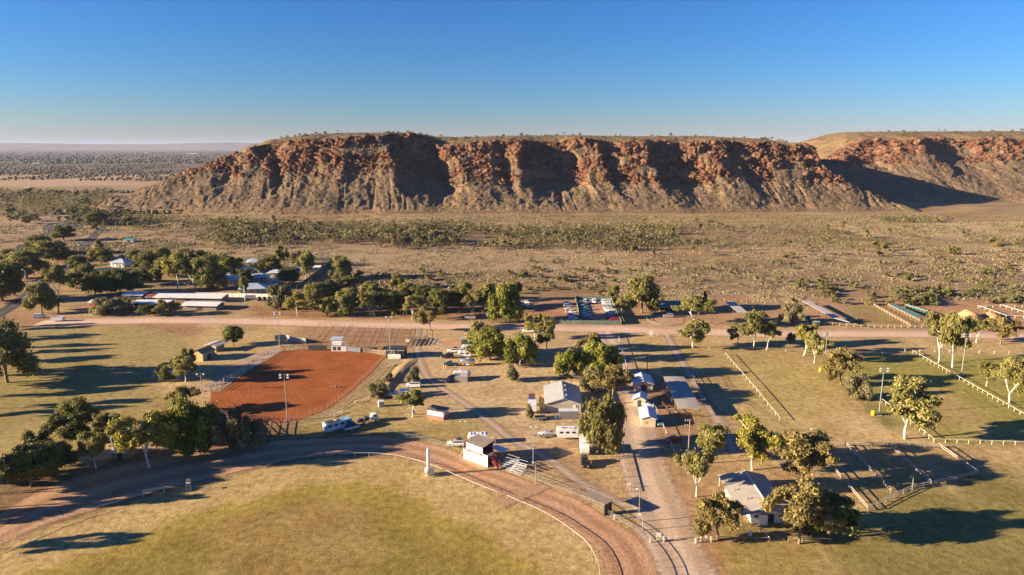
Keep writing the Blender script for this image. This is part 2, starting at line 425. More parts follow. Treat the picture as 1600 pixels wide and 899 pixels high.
    return np.clip(C, 0.01, 0.9)

def axis(segs):
    out = []
    for a, b, s in segs: out += list(np.arange(a, b, s))
    return np.array(out)
xs = np.concatenate([-np.geomspace(45000, 345, 70), np.arange(-340, 341, 1.75), np.geomspace(345, 45000, 70)])
ys = np.concatenate([axis([(-400, 100, 40), (100, 345, 1.25), (345, 560, 2.2), (560, 860, 5)]), np.geomspace(864, 60000, 90)])
GX, GY = np.meshgrid(xs, ys)
gc = ground_colour(GX.ravel(), GY.ravel())
n, m_ = len(ys), len(xs)
idx = np.arange(n*m_).reshape(n, m_)
F = np.stack([idx[:-1, :-1], idx[:-1, 1:], idx[1:, 1:], idx[1:, :-1]], -1).reshape(-1, 4)
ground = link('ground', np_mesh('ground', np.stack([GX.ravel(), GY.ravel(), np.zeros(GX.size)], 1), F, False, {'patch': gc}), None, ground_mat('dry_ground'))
tag(ground, 'dry straw grass and red earth ground stretching to the horizon', 'ground', kind='structure')
del GX, GY, gc, F

# ---------------------------------------------------------------- roads, tracks and sand as worn sheets
LEVEL = [0.004]
def lift():
    LEVEL[0] += 0.004; return LEVEL[0]
def strip(name, pts, width, mat, label, cat='road', edge=0.9, px=True, step=2.0, jit=0.25, parent=None):
    q = smooth_line(W2(pts) if px else pts, step); n = len(q); V = []; E = []; L = []
    z = lift()
    for i, p in enumerate(q):
        d = (q[min(i+1, n-1)]-q[max(i-1, 0)]).normalized(); s = Vector((d.y, -d.x))
        w = width if not callable(width) else width(i/(n-1))
        o1 = (float(vn(np.array([i*0.21]), np.array([3.3]), 5)[0])-0.5)*2*jit; o2 = (float(vn(np.array([i*0.21]), np.array([9.3]), 6)[0])-0.5)*2*jit
        for t, e in ((-w/2-edge+o1, 0.0), (-w/2+edge*0.4+o1, 1.0), (-w/6, 1.0), (w/6, 1.0), (w/2-edge*0.4+o2, 1.0), (w/2+edge+o2, 0.0)):
            r = p + s*t; V.append((r.x, r.y, z)); E.append(e); L.append(t/(w/2))
    Fq = [(i*6+k, i*6+k+1, i*6+k+7, i*6+k+6) for i in range(n-1) for k in range(5)]
    me = np_mesh(name, V, Fq, False, {'edge': E, 'lat': L})
    me.flip_normals() if me.polygons[0].normal.z < 0 else None
    o = link(name, me, parent, mat); tag(o, label, cat, kind='structure'); return o
def patch(name, pts, mat, label, cat='ground', edge=1.5, px=True, smooth=True, jit=0.4):
    w = W2(pts) if px else pts
    q = smooth_line(w, 2.0, True) if smooth else [Vector(p) for p in w]
    n = len(q); ar = sum(q[i].x*q[(i+1) % n].y-q[(i+1) % n].x*q[i].y for i in range(n))
    if ar < 0: q = q[::-1]
    z = lift(); outer = []; inner = []
    for i, p in enumerate(q):
        d = (q[(i+1) % n]-q[i-1]).normalized(); s = Vector((d.y, -d.x))
        o = (float(vn(np.array([i*0.3]), np.array([1.7]), 4)[0])-0.5)*2*jit
        outer.append(p+s*(edge*0.6+o)); inner.append(p-s*(edge*0.6-o))
    tri = tessellate_polygon([[Vector((p.x, p.y, 0)) for p in inner]])
    V = [(p.x, p.y, z) for p in outer]+[(p.x, p.y, z) for p in inner]
    me = bpy.data.meshes.new(name)
    fs = [(i, (i+1) % n, n+(i+1) % n, n+i) for i in range(n)]
    for t in tri:
        a, b, c = [inner[k] for k in t]
        t = t if (b-a).cross(c-a) > 0 else t[::-1]
        fs.append(tuple(n+k for k in t))
    me.from_pydata(V, [], fs); me.update()
    a = me.attributes.new('edge', 'FLOAT', 'POINT'); a.data.foreach_set('value', [0.0]*n+[1.0]*n)
    o = link(name, me, None, mat); tag(o, label, cat, kind='structure'); return o

gravel = sheet_mat('pale_gravel', (0.55, 0.375, 0.27), (0.66, 0.47, 0.36), 0.9, 2.2, 0.05, blot=0.05)
grey_seal = sheet_mat('grey_gravel', (0.40, 0.30, 0.215), (0.48, 0.37, 0.275), 1.6, 3.0, 0.03)
drive_seal = sheet_mat('dusty_seal', (0.50, 0.37, 0.265), (0.60, 0.455, 0.335), 1.2, 5.0, 0.04)
asphalt = sheet_mat('asphalt', (0.075, 0.068, 0.066), (0.12, 0.105, 0.10), 2.0, 5.0, 0.02)
red_sand = sheet_mat('raked_red_sand', (0.27, 0.078, 0.018), (0.38, 0.122, 0.033), 1.15, 0, 0.3, blot=0.12)
track_dirt = sheet_mat('harrowed_track_dirt', (0.44, 0.25, 0.14), (0.54, 0.335, 0.205), 1.0, 9.0, 0.2)
foot_dirt = sheet_mat('bare_earth', (0.40, 0.24, 0.14), (0.50, 0.32, 0.20), 1.2, 0, 0.06)

def ring_between(a, b, nseg=150):
    def res(l, n):
        l = [Vector(p) for p in l]; d = [0]
        for i in range(1, len(l)): d.append(d[-1]+(l[i]-l[i-1]).length)
        out = []
        for k in range(n):
            t = d[-1]*k/(n-1); i = max(j for j in range(len(d)) if d[j] <= t+1e-9); i = min(i, len(l)-2)
            out.append(l[i]+(l[i+1]-l[i])*((t-d[i])/(d[i+1]-d[i])))
        return out
    return res(smooth_line(a, 1.5), nseg), res(smooth_line(b, 1.5), nseg)
oa, ob_ = ring_between(W2(RAIL_OUT[1:]), W2(RAIL_IN), 190)
V = []; E = []; L = []; z = lift()
for p, q in zip(oa, ob_):
    d = (q-p); w = d.length; d.normalize()
    for t, e in ((0.0, 0.0), (1.4, 1.0), (w*0.35, 1.0), (w*0.65, 1.0), (w-2.2, 1.0), (w-0.6, 0.0)):
        r = p+d*t; V.append((r.x, r.y, z)); E.append(e); L.append(t/w*2-1)
Fq = [(i*6+k, i*6+k+1, i*6+k+7, i*6+k+6) for i in range(len(oa)-1) for k in range(5)]
me = np_mesh('race_track', V, Fq, False, {'edge': E, 'lat': L})
if me.polygons[0].normal.z < 0: me.flip_normals()
race_track = tag(link('race_track', me, None, track_dirt), 'harrowed red dirt race track curving round the grass infield', 'track', kind='structure')

strip('gravel_road', [(60, 505), (120, 503), (250, 500.5), (400, 502), (600, 508), (800, 511), (1000, 515), (1200, 521), (1400, 521), (1600, 525), (1900, 532)], 11.5, gravel, 'pale pink gravel road crossing behind the showground', edge=2.2)
strip('camp_loop_road', [(655, 513), (653, 525), (652, 545), (656, 563), (668, 588), (690, 606), (720, 626), (757, 652), (800, 686), (832, 703), (868, 724), (905, 752), (950, 778), (985, 790)], 2.7, grey_seal, 'narrow grey loop road winding through the camp lawn', edge=1.0)
strip('toilet_block_road', [(658, 527), (676, 533), (700, 541), (725, 545), (745, 541)], 4.6, grey_seal, 'short grey spur road beside the green toilet block', edge=0.8)
strip('driveway', [(1098, 940), (1075, 899), (1050, 845), (1026, 790), (1008, 740), (996, 690), (987, 650), (978, 610), (967, 570), (955, 535), (948, 518)], lambda t: 10.0 if t < 0.5 else 10.0-3.2*(t-0.5)*2, drive_seal, 'dusty sealed driveway running up from the lower edge', edge=2.6, jit=0.7)
strip('paved_path', [(1043, 524), (1058, 552), (1074, 578), (1092, 608), (1112, 640), (1138, 682), (1150, 708)], 3.4, grey_seal, 'grey path sloping down past the open shelter', 'path', edge=0.6)
strip('highway', [(-60, 520), (10, 484), (62, 447), (90, 428), (112, 411), (131, 387), (150, 366), (172, 345), (185, 330)], 7.0, asphalt, 'dark asphalt road leaving between roadside trees at left', edge=0.7)
strip('side_road', [(-80, 440), (0, 402), (40, 384), (80, 362), (112, 343), (150, 322)], 9.0, asphalt, 'dark asphalt road nearest the upper left corner', edge=0.8)
patch('forecourt', [(70, 352), (118, 345), (128, 357), (78, 367)], asphalt, 'dark sealed forecourt among trees at far left', 'forecourt', px=True)
strip('road_verge', [(-40, 470), (40, 436), (90, 405), (120, 384)], 2.4, foot_dirt, 'sandy verge track along the dark road', 'track', edge=1.2)
strip('fire_track', [(985, 470), (965, 452), (948, 428), (936, 408), (925, 398), (880, 396), (700, 392), (540, 388)], 5.0, foot_dirt, 'red dirt track leading across the plain from the compound', 'track', edge=2.0)
strip('creek_bank_track', [(350, 372), (520, 374), (700, 392), (900, 400), (1100, 392), (1300, 396), (1700, 402)], 6.0, foot_dirt, 'faint dirt track along the creek flat', 'track', edge=3.0)
strip('mesa_foot_track', [(950, 347), (1150, 345), (1330, 347), (1500, 344), (1700, 340)], 5.0, foot_dirt, 'pale dirt track along the foot of the mesa', 'track', edge=3.0)
patch('arena_floor', [(330, 610), (385, 578), (437, 549), (500, 546), (560, 548), (603, 557), (578, 584), (548, 612), (515, 637), (470, 656), (440, 662), (385, 656), (325, 642)], red_sand, 'raked orange red sand floor of the rodeo arena', 'arena', edge=1.2, smooth=False)
patch('saddling_sand', [(1012, 498), (1024, 505), (1046, 508), (1066, 507), (1068, 495), (1050, 491), (1022, 492)], foot_dirt, 'bare earth ring in front of the stables', 'ground')
patch('compound_floor', [(900, 468), (954, 469), (970, 505), (908, 505)], foot_dirt, 'bare earth floor of the fenced car compound', 'ground', smooth=False)
patch('parking_apron', [(840, 478), (898, 470), (905, 502), (850, 502)], sheet_mat('rust_earth', (0.36, 0.175, 0.09), (0.44, 0.235, 0.13), 1.2, 0, 0.06), 'rust red earth apron beside the car compound', 'ground')
patch('turning_circle', [(690, 536), (702, 531), (724, 534), (728, 541), (710, 544), (697, 541)], sheet_mat('orange_earth', (0.46, 0.25, 0.14), (0.54, 0.33, 0.20), 1.2, 0, 0.05), 'orange earth island beside the green toilet block', 'ground')
strip('crossing_track', [(778, 788), (815, 772), (850, 757)], 4.0, foot_dirt, 'pale earth crossing over the race track', 'track', edge=1.4)
strip('bench_strip', [(322, 612), (356, 588), (392, 566), (428, 546)], 9.0, sheet_mat('trodden_earth', (0.40, 0.29, 0.20), (0.48, 0.36, 0.25), 1.2, 0, 0.05), 'trodden earth strip for spectators along the arena', 'ground', edge=1.2)

# ---------------------------------------------------------------- earth banks
def mound(name, axis_px, rad, h, colmat, label, seed=1):
    ax = smooth_line(W2(axis_px), 1.0); n = len(ax); V = []; m = 13
    for i, p in enumerate(ax):
        d = (ax[min(i+1, n-1)]-ax[max(i-1, 0)]).normalized(); s = Vector((d.y, -d.x)); t = i/(n-1)
        env = min(1, 4*t, 4*(1-t))**0.6 if 0 < t < 1 else 0
        for k in range(m):
            u = k/(m-1)*2-1
            zz = h*env*math.cos(u*math.pi/2)**1.3*(0.75+0.5*float(vn(np.array([i*0.25]), np.array([k*0.5]), seed)[0]))
            r = p+s*u*rad; V.append((r.x, r.y, zz-0.05))
    Fq = [(i*m+k, i*m+k+1, i*m+k+m+1, i*m+k+m) for i in range(n-1) for k in range(m-1)]
    me = np_mesh(name, V, Fq, True)
    if me.polygons[len(me.polygons)//2].normal.z < 0: me.flip_normals()
    return tag(link(name, me, None, colmat), label, 'earth bank', kind='structure')
bankmat = sheet_mat('dry_grass_bank', (0.36, 0.25, 0.12), (0.46, 0.34, 0.175), 1.6, 0, 0.2, soft=False)
moundmat = sheet_mat('orange_spoil', (0.46, 0.25, 0.12), (0.56, 0.36, 0.20), 1.0, 0, 0.3, soft=False)
mound('grass_bank', [(646, 560), (628, 578), (608, 602), (590, 628)], 3.2, 0.75, bankmat, 'grassy earth bank beside the arena rail', 3)
mound('spoil_heap', [(1505, 492), (1515, 497), (1530, 501)], 5.0, 3.0, moundmat, 'long orange spoil heap right of the teal roofed stables', 5)
mound('spoil_heap', [(1546, 492), (1556, 499), (1566, 503)], 4.0, 2.4, moundmat, 'smaller orange spoil heap beside the white railed pens', 6)

# ---------------------------------------------------------------- the mesa
def mesa_mat():
    m, nt, b = nodes_of('mesa_rock'); co = objco(nt)
    a = attr(nt, 'patch').outputs['Color']
    n1 = noise(nt, co, 0.22, 5, 0.7); n2 = noise(nt, co, 0.9, 4, 0.75); n3 = noise(nt, co, 0.05, 4, 0.6)
    c = mixc(nt, a, ramp2(nt, n1, (0.52, 0.50, 0.50), (1.32, 1.28, 1.22), 0.3, 0.7), 1.0, 'MULTIPLY')
    c = mixc(nt, c, ramp2(nt, n2, (0.55, 0.56, 0.56), (1.3, 1.28, 1.25), 0.3, 0.7), 1.0, 'MULTIPLY')
    c = mixc(nt, c, ramp2(nt, n3, (0.8, 0.82, 0.84), (1.15, 1.1, 1.08), 0.3, 0.7), 1.0, 'MULTIPLY')
    nt.links.new(c, b.inputs['Base Color']); b.inputs['Roughness'].default_value = 0.95; set_spec(b, 0.1)
    bump(nt, b, math_n(nt, 'ADD', n1, math_n(nt, 'MULTIPLY', n2, 0.5)), 1.6, 0.9)
    MAT['mesa_rock'] = m; return m
mesa_mat()
ROCK = np.array((0.138, 0.063, 0.036)); ROCK2 = np.array((0.220, 0.125, 0.080)); TALUS = np.array((0.200, 0.146, 0.098)); GRASSY = np.array((0.25, 0.175, 0.095)); SPIN = np.array((0.165, 0.130, 0.072))
MESA_PTS = {}
def mesa(name, label, x0, x1, dx, ybase, cline, zlim, prof, ztop, seed, amp=1.0, gul=1.0, rough=1.0, cliffness=lambda X: X*0+1.0, zcf=lambda X: X*0+80):
    X = np.arange(x0, x1, dx)
    st, sc_, zt, zc = prof
    s = np.concatenate([np.arange(0, st, 1.05), np.arange(st, st+sc_, 0.42), st+sc_+np.geomspace(0.5, 330, 46)])
    XX, SS = np.meshgrid(X, s)
    wx = XX + (SS-st-sc_)*0.42*sstep(st+sc_, st+sc_-2, SS) + (fbm(XX/34, SS/26, seed+6, 4)-0.5)*34
    cl = cline(wx) + (fbm(wx/26, SS/60, seed+5, 4)-0.5)*16*amp*sstep(st*0.55, st*1.02, SS)
    cl = cl*sstep(st+sc_+130, st+sc_+2, SS)
    zc0 = zc; zc = zcf(XX) + (fbm(XX/48, XX*0+7, seed+25, 4)-0.5)*15*amp
    k = sstep(st*0.25, st*1.08, SS)
    # the cliff foot wanders, gullies run down the scree
    foot = (fbm(XX/33, XX*0+2, seed+9, 4)-0.5)*14*sstep(0, st, SS)*gul
    YY = ybase(XX) + SS + cl*k
    d = SS - foot*sstep(st*1.6, st*0.6, SS)
    zz = np.where(d < st, zt*np.clip(d/st, 0, 1)**1.25, 0)
    t = np.clip((d-st)/sc_, 0, 1)
    # steep steps with ledges
    led = fbm(XX/40, t*2.2, seed+3, 3)
    t2 = np.clip(t + (led-0.5)*0.35*np.sin(math.pi*t), 0, 1)
    steps = 3.0; q = t2*steps; tq = (np.floor(q) + sstep(0.35, 0.8, q-np.floor(q)))/steps
    zcl = zt + (zc-zt)*(0.45*t2+0.55*tq)
    zz = np.where(d >= st, zcl, zz)
    slope = zc*np.clip(d/(st+sc_), 0, 1)**1.08
    kc = cliffness(XX)*(0.45+0.75*fbm(XX/60, SS*0+4, seed+21, 3)); kc = np.clip(kc, 0, 1)
    zz = np.where(d < st+sc_, slope*(1-kc)+zz*kc, zz)
    zp = ztop(XX); pl = np.clip((d-st-sc_)/150, 0, 1)
    zz = np.where(d >= st+sc_, zc + np.maximum(zp-zc, 1.0)*(1-(1-pl)**1.6), zz)
    zz = np.where(d > st+sc_+230, zz-(d-st-sc_-230)*0.9, zz)
    lim = zlim(XX, YY)
    hh = 9.0; a_ = np.clip(0.5+0.5*(lim-zz)/hh, 0, 1); zz = lim*(1-a_)+zz*a_ - hh*a_*(1-a_)
    edge_lim = sstep(12, -6, lim-zz)
    # ribs and rills on the scree
    talus = sstep(st*0.04, st*0.3, d)*sstep(st+sc_*0.35, st*0.85, d)
    rid = 1-np.abs(2*fbm(XX/15+SS*0.011, SS/95, seed+31, 3)-1)
    zz -= talus*(sstep(0.80, 0.97, rid)*1.7)*gul*sstep(0.42, 0.6, fbm(XX/60, SS*0, seed+33, 3))
    zz += (fbm(XX/9, SS/9, seed+13, 4)-0.5)*4.2*sstep(0, 12, zz)*rough*sstep(st+sc_*1.3, st+sc_*0.8, d)
    zz += (fbm(XX/4, SS/4, seed+14, 3)-0.5)*2.0*sstep(0, 8, zz)
    zz += (fbm(XX/45, SS/45, seed+17, 3)-0.5)*6*sstep(5, 25, zz)*sstep(st+sc_*1.2, st*0.5, d)
    cliff = sstep(st*0.93, st*1.06, d)*sstep(st+sc_*1.25, st+sc_*0.95, d)*sstep(20, 36, zz)
    outc = sstep(0.52, 0.62, fbm(XX/22, SS/17, seed+41, 4))*sstep(8, 20, zz)*np.maximum(edge_lim*0.8, 0.35*sstep(st*0.5, st*0.9, d))*sstep(st+sc_*1.6, st+sc_, d)
    crag = sstep(0.40, 0.62, fbm(XX/21, zz/13+YY/60, seed+43, 4)+0.10*(kc-0.5)+0.16*sstep(zt+(zc-zt)*0.35, zc, zz)*sstep(zc+3, zc-2, zz))
    rock = np.clip(np.maximum(cliff*crag, outc*0.8), 0, 1)
    # blocky relief pushed out of the face
    gy, gx = np.gradient(zz); dYs, dYx = np.gradient(YY); dXs, dXx = np.gradient(XX)
    nx = -(gx*dYs-dYx*gy); ny = -(gy*dXx); nz = dYs*dXx
    ln = np.sqrt(nx*nx+ny*ny+nz*nz)+1e-9; nx /= ln; ny /= ln; nz /= ln
    U = XX+YY*0.35; Vv = zz*1.15+YY*0.35
    f1, f2, c1, ax, ay = worley(U/9.5, Vv/8.0, seed+60)
    g1, g2, c2, bx, by = worley(U/3.8+3, Vv/3.1, seed+70)
    disp = rock*(1.2+(c1-0.45)*5.2*fbm(XX/50, zz/40, seed+47, 2)*1.5 + (ax*(c1-0.5)+ay*(c2-0.5))*3.4 - sstep(0.16, 0.0, f2-f1)*3.2 + (c2-0.5)*2.6 + (bx*(c2-0.5)*1.8) - sstep(0.2, 0.0, g2-g1)*1.3)
    bed = zz*0.95+XX*0.22+(fbm(XX/30, zz/20, seed+48, 3)-0.5)*9
    fr = bed/4.6-np.floor(bed/4.6)
    disp = disp + rock*((sstep(0.0, 0.25, fr)*sstep(1.0, 0.7, fr)-0.5)*1.9)      # tilted beds stand out as ledges
    out = disp*amp
    XX2 = XX+nx*out*0.8; YY2 = YY+ny*out; Z2 = zz+nz*out*0.7
    Z2 = np.where(SS < 1.0, -1.5, Z2)
    C = np.empty(XX.shape+(3,)); C[:] = TALUS
    vv = fbm(XX/14, SS/10, seed+80, 4)
    C = C*(1-sstep(0.5, 0.7, vv)[..., None]*0.5)+SPIN*sstep(0.5, 0.7, vv)[..., None]*0.5
    low = sstep(14, 2, zz)*0.8; C = C*(1-low[..., None])+np.array((0.29, 0.20, 0.12))*low[..., None]
    top = sstep(st+sc_*0.97, st+sc_*1.15, d)*(1-rock)*0.95
    C = C*(1-top[..., None])+GRASSY*top[..., None]
    rc = ROCK*(1-c1[..., None])+ROCK2*c1[..., None]
    rr = sstep(0.22, 0.6, rock)
    C = C*(1-rr[..., None])+rc*(0.8+0.4*c2[..., None])*rr[..., None]
    nn, mm = XX.shape; ix = np.arange(nn*mm).reshape(nn, mm)
    Fq = np.stack([ix[:-1, :-1], ix[:-1, 1:], ix[1:, 1:], ix[1:, :-1]], -1).reshape(-1, 4)
    Pn = np.stack([XX2.ravel(), YY2.ravel(), Z2.ravel()], 1)
    o = link(name, np_mesh(name, Pn, Fq, False, {'patch': np.clip(C, 0.02, 0.8).reshape(-1, 3)}), None, MAT['mesa_rock'])
    tag(o, label, 'mesa', kind='structure')
    MESA_PTS[name] = (Pn, rock.ravel(), d.ravel(), (st, sc_), nx.ravel(), ny.ravel(), nz.ravel())
    return o

CL = [(150, 10), (330, 8), (392, -2), (402, 16), (438, 5), (470, 0), (555, -6), (600, -9), (614, 16), (640, 26), (672, 25), (683, 3), (700, -2), (765, -3), (773, 6), (786, 1), (800, -3), (810, 16), (850, 25), (884, 17), (893, 1), (926, -5), (934, 9), (946, 5), (962, 0), (1006, -2), (1016, 14), (1052, 17), (1084, 7), (1092, -2), (1142, -5), (1149, 8), (1162, 0), (1210, -2), (1290, -6), (1400, 0)]
clx = np.array([(p-800)/1067*885 for p, _ in CL]); clv = np.array([v for _, v in CL])*1.05
TOPS = [(170, 228), (400, 217), (450, 211), (550, 207), (650, 209), (672, 213), (720, 214), (800, 212), (900, 211), (1000, 213), (1100, 212), (1200, 216), (1250, 219), (1300, 226)]
tpx = np.array([(p-800)/1067*1010 for p, _ in TOPS]); tpz = np.array([80+(229-y)/1067*1000 for _, y in TOPS])
def lim_main(X, Y):
    xl = -528 + (fbm(Y/40, Y*0, 71, 3)-0.5)*40 + (fbm(X/20, Y/20, 72, 4)-0.5)*26
    left = np.maximum(0, X-xl)*0.475
    right = np.interp(X+(fbm(Y/30, Y*0, 73, 3)-0.5)*16, [-1000, 378, 404, 422, 430, 512, 900], [400, 104, 84, 50, 40, 0, -2])
    return np.minimum(left, right)
mesa('mesa', 'long flat topped red rock mesa with broken cliffs and scree slopes', -545, 530, 1.02,
     lambda X: 822 + (fbm(X/90, X*0, 90, 3)-0.5)*22 + np.interp(X, [-500, -300, 0, 300, 450], [20, 0, 4, 12, 30]),
     lambda X: np.interp(X, clx, clv), lim_main, (64, 44, 32, 80), lambda X: np.interp(X, tpx, tpz), 100, cliffness=lambda X: np.interp(X, [-330, -180, -105, -90, 400], [0.25, 0.55, 0.7, 1.25, 1.15]), zcf=lambda X: np.interp(X, [-330, -280, -125, -95, -20, 60, 400], [84, 92, 93, 80, 86, 88, 84]))
def lim_back(X, Y):
    return np.interp(X, [380, 470, 522, 572, 620, 670, 1500], [5, 36, 62, 90, 106, 130, 130]) + (fbm(X/25, Y/25, 75, 3)-0.5)*8
mesa('far_mesa', 'lower slope of a second flat topped mesa standing behind at right', 380, 1150, 1.45,
     lambda X: 985 + (fbm(X/80, X*0, 91, 3)-0.5)*30 + np.interp(X, [400, 700, 1100], [25, 0, -10]),
     lambda X: (fbm(X/70, X*0, 92, 3)-0.5)*50, lim_back, (105, 42, 52, 80), lambda X: np.interp(X, [400, 540, 600, 1200], [98, 104, 106, 108]), 200, 0.9, 0.6, cliffness=lambda X: X*0+1.0, zcf=lambda X: X*0+92)
# far-off range on the horizon
hx = np.linspace(-16000, 2000, 160); V = []; 
for x in hx:
    h = 100 + 100*float(fbm(np.array([x/2600.]), np.array([0.5]), 44, 3)[0]); h *= min(1, max(0, (2000-x)/5000))
    V += [(x, 14500, -5), (x, 15200, h), (x, 16200, h*0.98), (x, 17500, -5)]
Fq = [(i*4+k, i*4+4+k, i*4+5+k, i*4+1+k) for i in range(len(hx)-1) for k in range(3)]
hm = sheet_mat('range_scrub', (0.20, 0.15, 0.12), (0.26, 0.20, 0.15), 0.01, 0, 1.0, soft=False, blot=0.001)
tag(link('distant_range', np_mesh('distant_range', V, Fq, True), None, hm), 'low blue range of hills on the left horizon', 'hills', kind='structure')

# boulders on cliffs and scree: nobody could count them
def ico():
    t = (1+5**0.5)/2
    v = np.array([(-1,t,0),(1,t,0),(-1,-t,0),(1,-t,0),(0,-1,t),(0,1,t),(0,-1,-t),(0,1,-t),(t,0,-1),(t,0,1),(-t,0,-1),(-t,0,1)], float); v /= np.linalg.norm(v[0])
    f = np.array([(0,11,5),(0,5,1),(0,1,7),(0,7,10),(0,10,11),(1,5,9),(5,11,4),(11,10,2),(10,7,6),(7,1,8),(3,9,4),(3,4,2),(3,2,6),(3,6,8),(3,8,9),(4,9,5),(2,4,11),(6,2,10),(8,6,7),(9,8,1)])
    return v, f
def boulders(name, src, n, label, seed):
    rg = np.random.default_rng(seed); Pn, rock, d, (st, sc_), nx, ny, nz = MESA_PTS[src]
    wgt = (0.10 + rock*0.45 + 0.35*np.exp(-((d-st*0.8)/(st*0.3))**2))*(Pn[:, 2] > 2.5)*(d < st+sc_*1.1)
    i = rg.choice(len(Pn), n, p=wgt/wgt.sum())
    sz = np.clip(rg.lognormal(-0.45, 0.55, n), 0.3, 3.4)*(0.75+0.4*np.clip(rock[i], 0, 1))
    v, f = ico(); k = len(v)
    # chop the corners about so that each rock is faceted and uneven
    V = v[None]*(0.6+0.55*rg.random((n, k, 1)))*np.stack([0.8+0.6*rg.random(n), 0.8+0.6*rg.random(n), 0.65+0.6*rg.random(n)], 1)[:, None]
    a = rg.random(n)*6.28; ca, sa = np.cos(a)[:, None], np.sin(a)[:, None]
    V = np.stack([V[..., 0]*ca-V[..., 1]*sa, V[..., 0]*sa+V[..., 1]*ca, V[..., 2]], -1)*sz[:, None, None]
    V += Pn[i][:, None]; V[..., 2] -= 0.15*sz[:, None]
    col = (ROCK*(1-rg.random((n, 1)))+ROCK2*rg.random((n, 1)))*(0.75+0.5*rg.random((n, 1)))
    lowm = sstep(40, 10, Pn[i, 2])[:, None]*0.6; col = col*(1-lowm)+np.array((0.22, 0.145, 0.09))*lowm
    Ff = (f[None]+(np.arange(n)*k)[:, None, None]).reshape(-1, 3)
    o = link(name, np_mesh(name, V.reshape(-1, 3), Ff, False, {'patch': np.repeat(col, k, 0)}), None, MAT['mesa_rock'])
    tag(o, label, 'boulders', kind='stuff')
boulders('boulders', 'mesa', 11000, 'broken red boulders tumbled over the long mesa', 5)
boulders('boulders', 'far_mesa', 4000, 'scattered red boulders on the second mesa behind', 6)
# ---------------------------------------------------------------- trees: prototypes (height 1, crown about 1 wide)
leafmat('gum_leaves', (0.103, 0.106, 0.027), (0.350, 0.308, 0.094))
leafmat('yellow_gum_leaves', (0.133, 0.133, 0.022), (0.454, 0.383, 0.070))
leafmat('pepper_leaves', (0.095, 0.112, 0.016), (0.336, 0.325, 0.056))
leafmat('weeping_leaves', (0.075, 0.076, 0.021), (0.253, 0.224, 0.071))
leafmat('dark_leaves', (0.065, 0.081, 0.018), (0.247, 0.240, 0.058))
leafmat('grey_leaves', (0.112, 0.106, 0.047), (0.319, 0.271, 0.135))
leafmat('brown_leaves', (0.114, 0.094, 0.029), (0.349, 0.268, 0.090))
leafmat('scrub_leaves', (0.109, 0.102, 0.035), (0.334, 0.283, 0.109))
leafmat('creek_leaves', (0.075, 0.072, 0.028), (0.235, 0.205, 0.085))
barkmat('white_bark', (0.50, 0.42, 0.34), (0.78, 0.72, 0.64))
barkmat('grey_bark', (0.14, 0.10, 0.075), (0.27, 0.20, 0.15))
def leaves(clumps, n, size, rg, droop=0.0, flat=0.0, shell=0.55):
    """clumps: (centre, radii, tint); returns V, F, tint"""
    Vs, Ts = [], []
    for c, r, t0 in clumps:
        m = max(4, int(n*0.5*(r[0]*r[1]*r[2])**0.55))
        u = rg.normal(size=(m, 3)); u /= np.linalg.norm(u, axis=1)[:, None]
        rad = np.abs(rg.normal(0.76, 0.26, m)); rad = np.where(rg.random(m) < 0.10, rad*1.4, rad)
        p = np.array(c)+u*rad[:, None]*np.array(r)
        nr = u*0.75+rg.normal(size=(m, 3))*0.55; nr[:, 2] += 0.2-flat*0; nr /= np.linalg.norm(nr, axis=1)[:, None]
        a = rg.normal(size=(m, 3)); a[:, 2] -= droop*3
        tx = a-nr*np.sum(a*nr, 1)[:, None]; tx /= np.linalg.norm(tx, axis=1)[:, None]+1e-9
        ty = np.cross(nr, tx); s = size*1.2*(0.6+0.8*rg.random(m))[:, None]
        lx = tx*s*(0.62+droop*0.5); ly = ty*s*0.40
        Vs.append(np.stack([p-lx, p-ly*0.9+lx*0.1, p+lx, p+ly*0.9-lx*0.1], 1).reshape(-1, 3))
        t = np.clip(t0+(rg.random(m)-0.5)*0.55, 0, 1); Ts.append(np.repeat(t, 4))
    V = np.concatenate(Vs); T = np.concatenate(Ts)
    return V, np.arange(len(V)).reshape(-1, 4), T
def limb(mb, a, b, r0, r1, rnd, bend=0.05, n=5, sides=6):
    a = Vector(a); b = Vector(b); pts = []; rr = []
    off = Vector((rnd.uniform(-1, 1), rnd.uniform(-1, 1), rnd.uniform(-.3, .6)))*bend
    for i in range(n):
        t = i/(n-1); pts.append(a.lerp(b, t)+off*math.sin(math.pi*t)); rr.append(r0+(r1-r0)*t)
    mb.tube(pts, rr, sides)
PROTO = {}
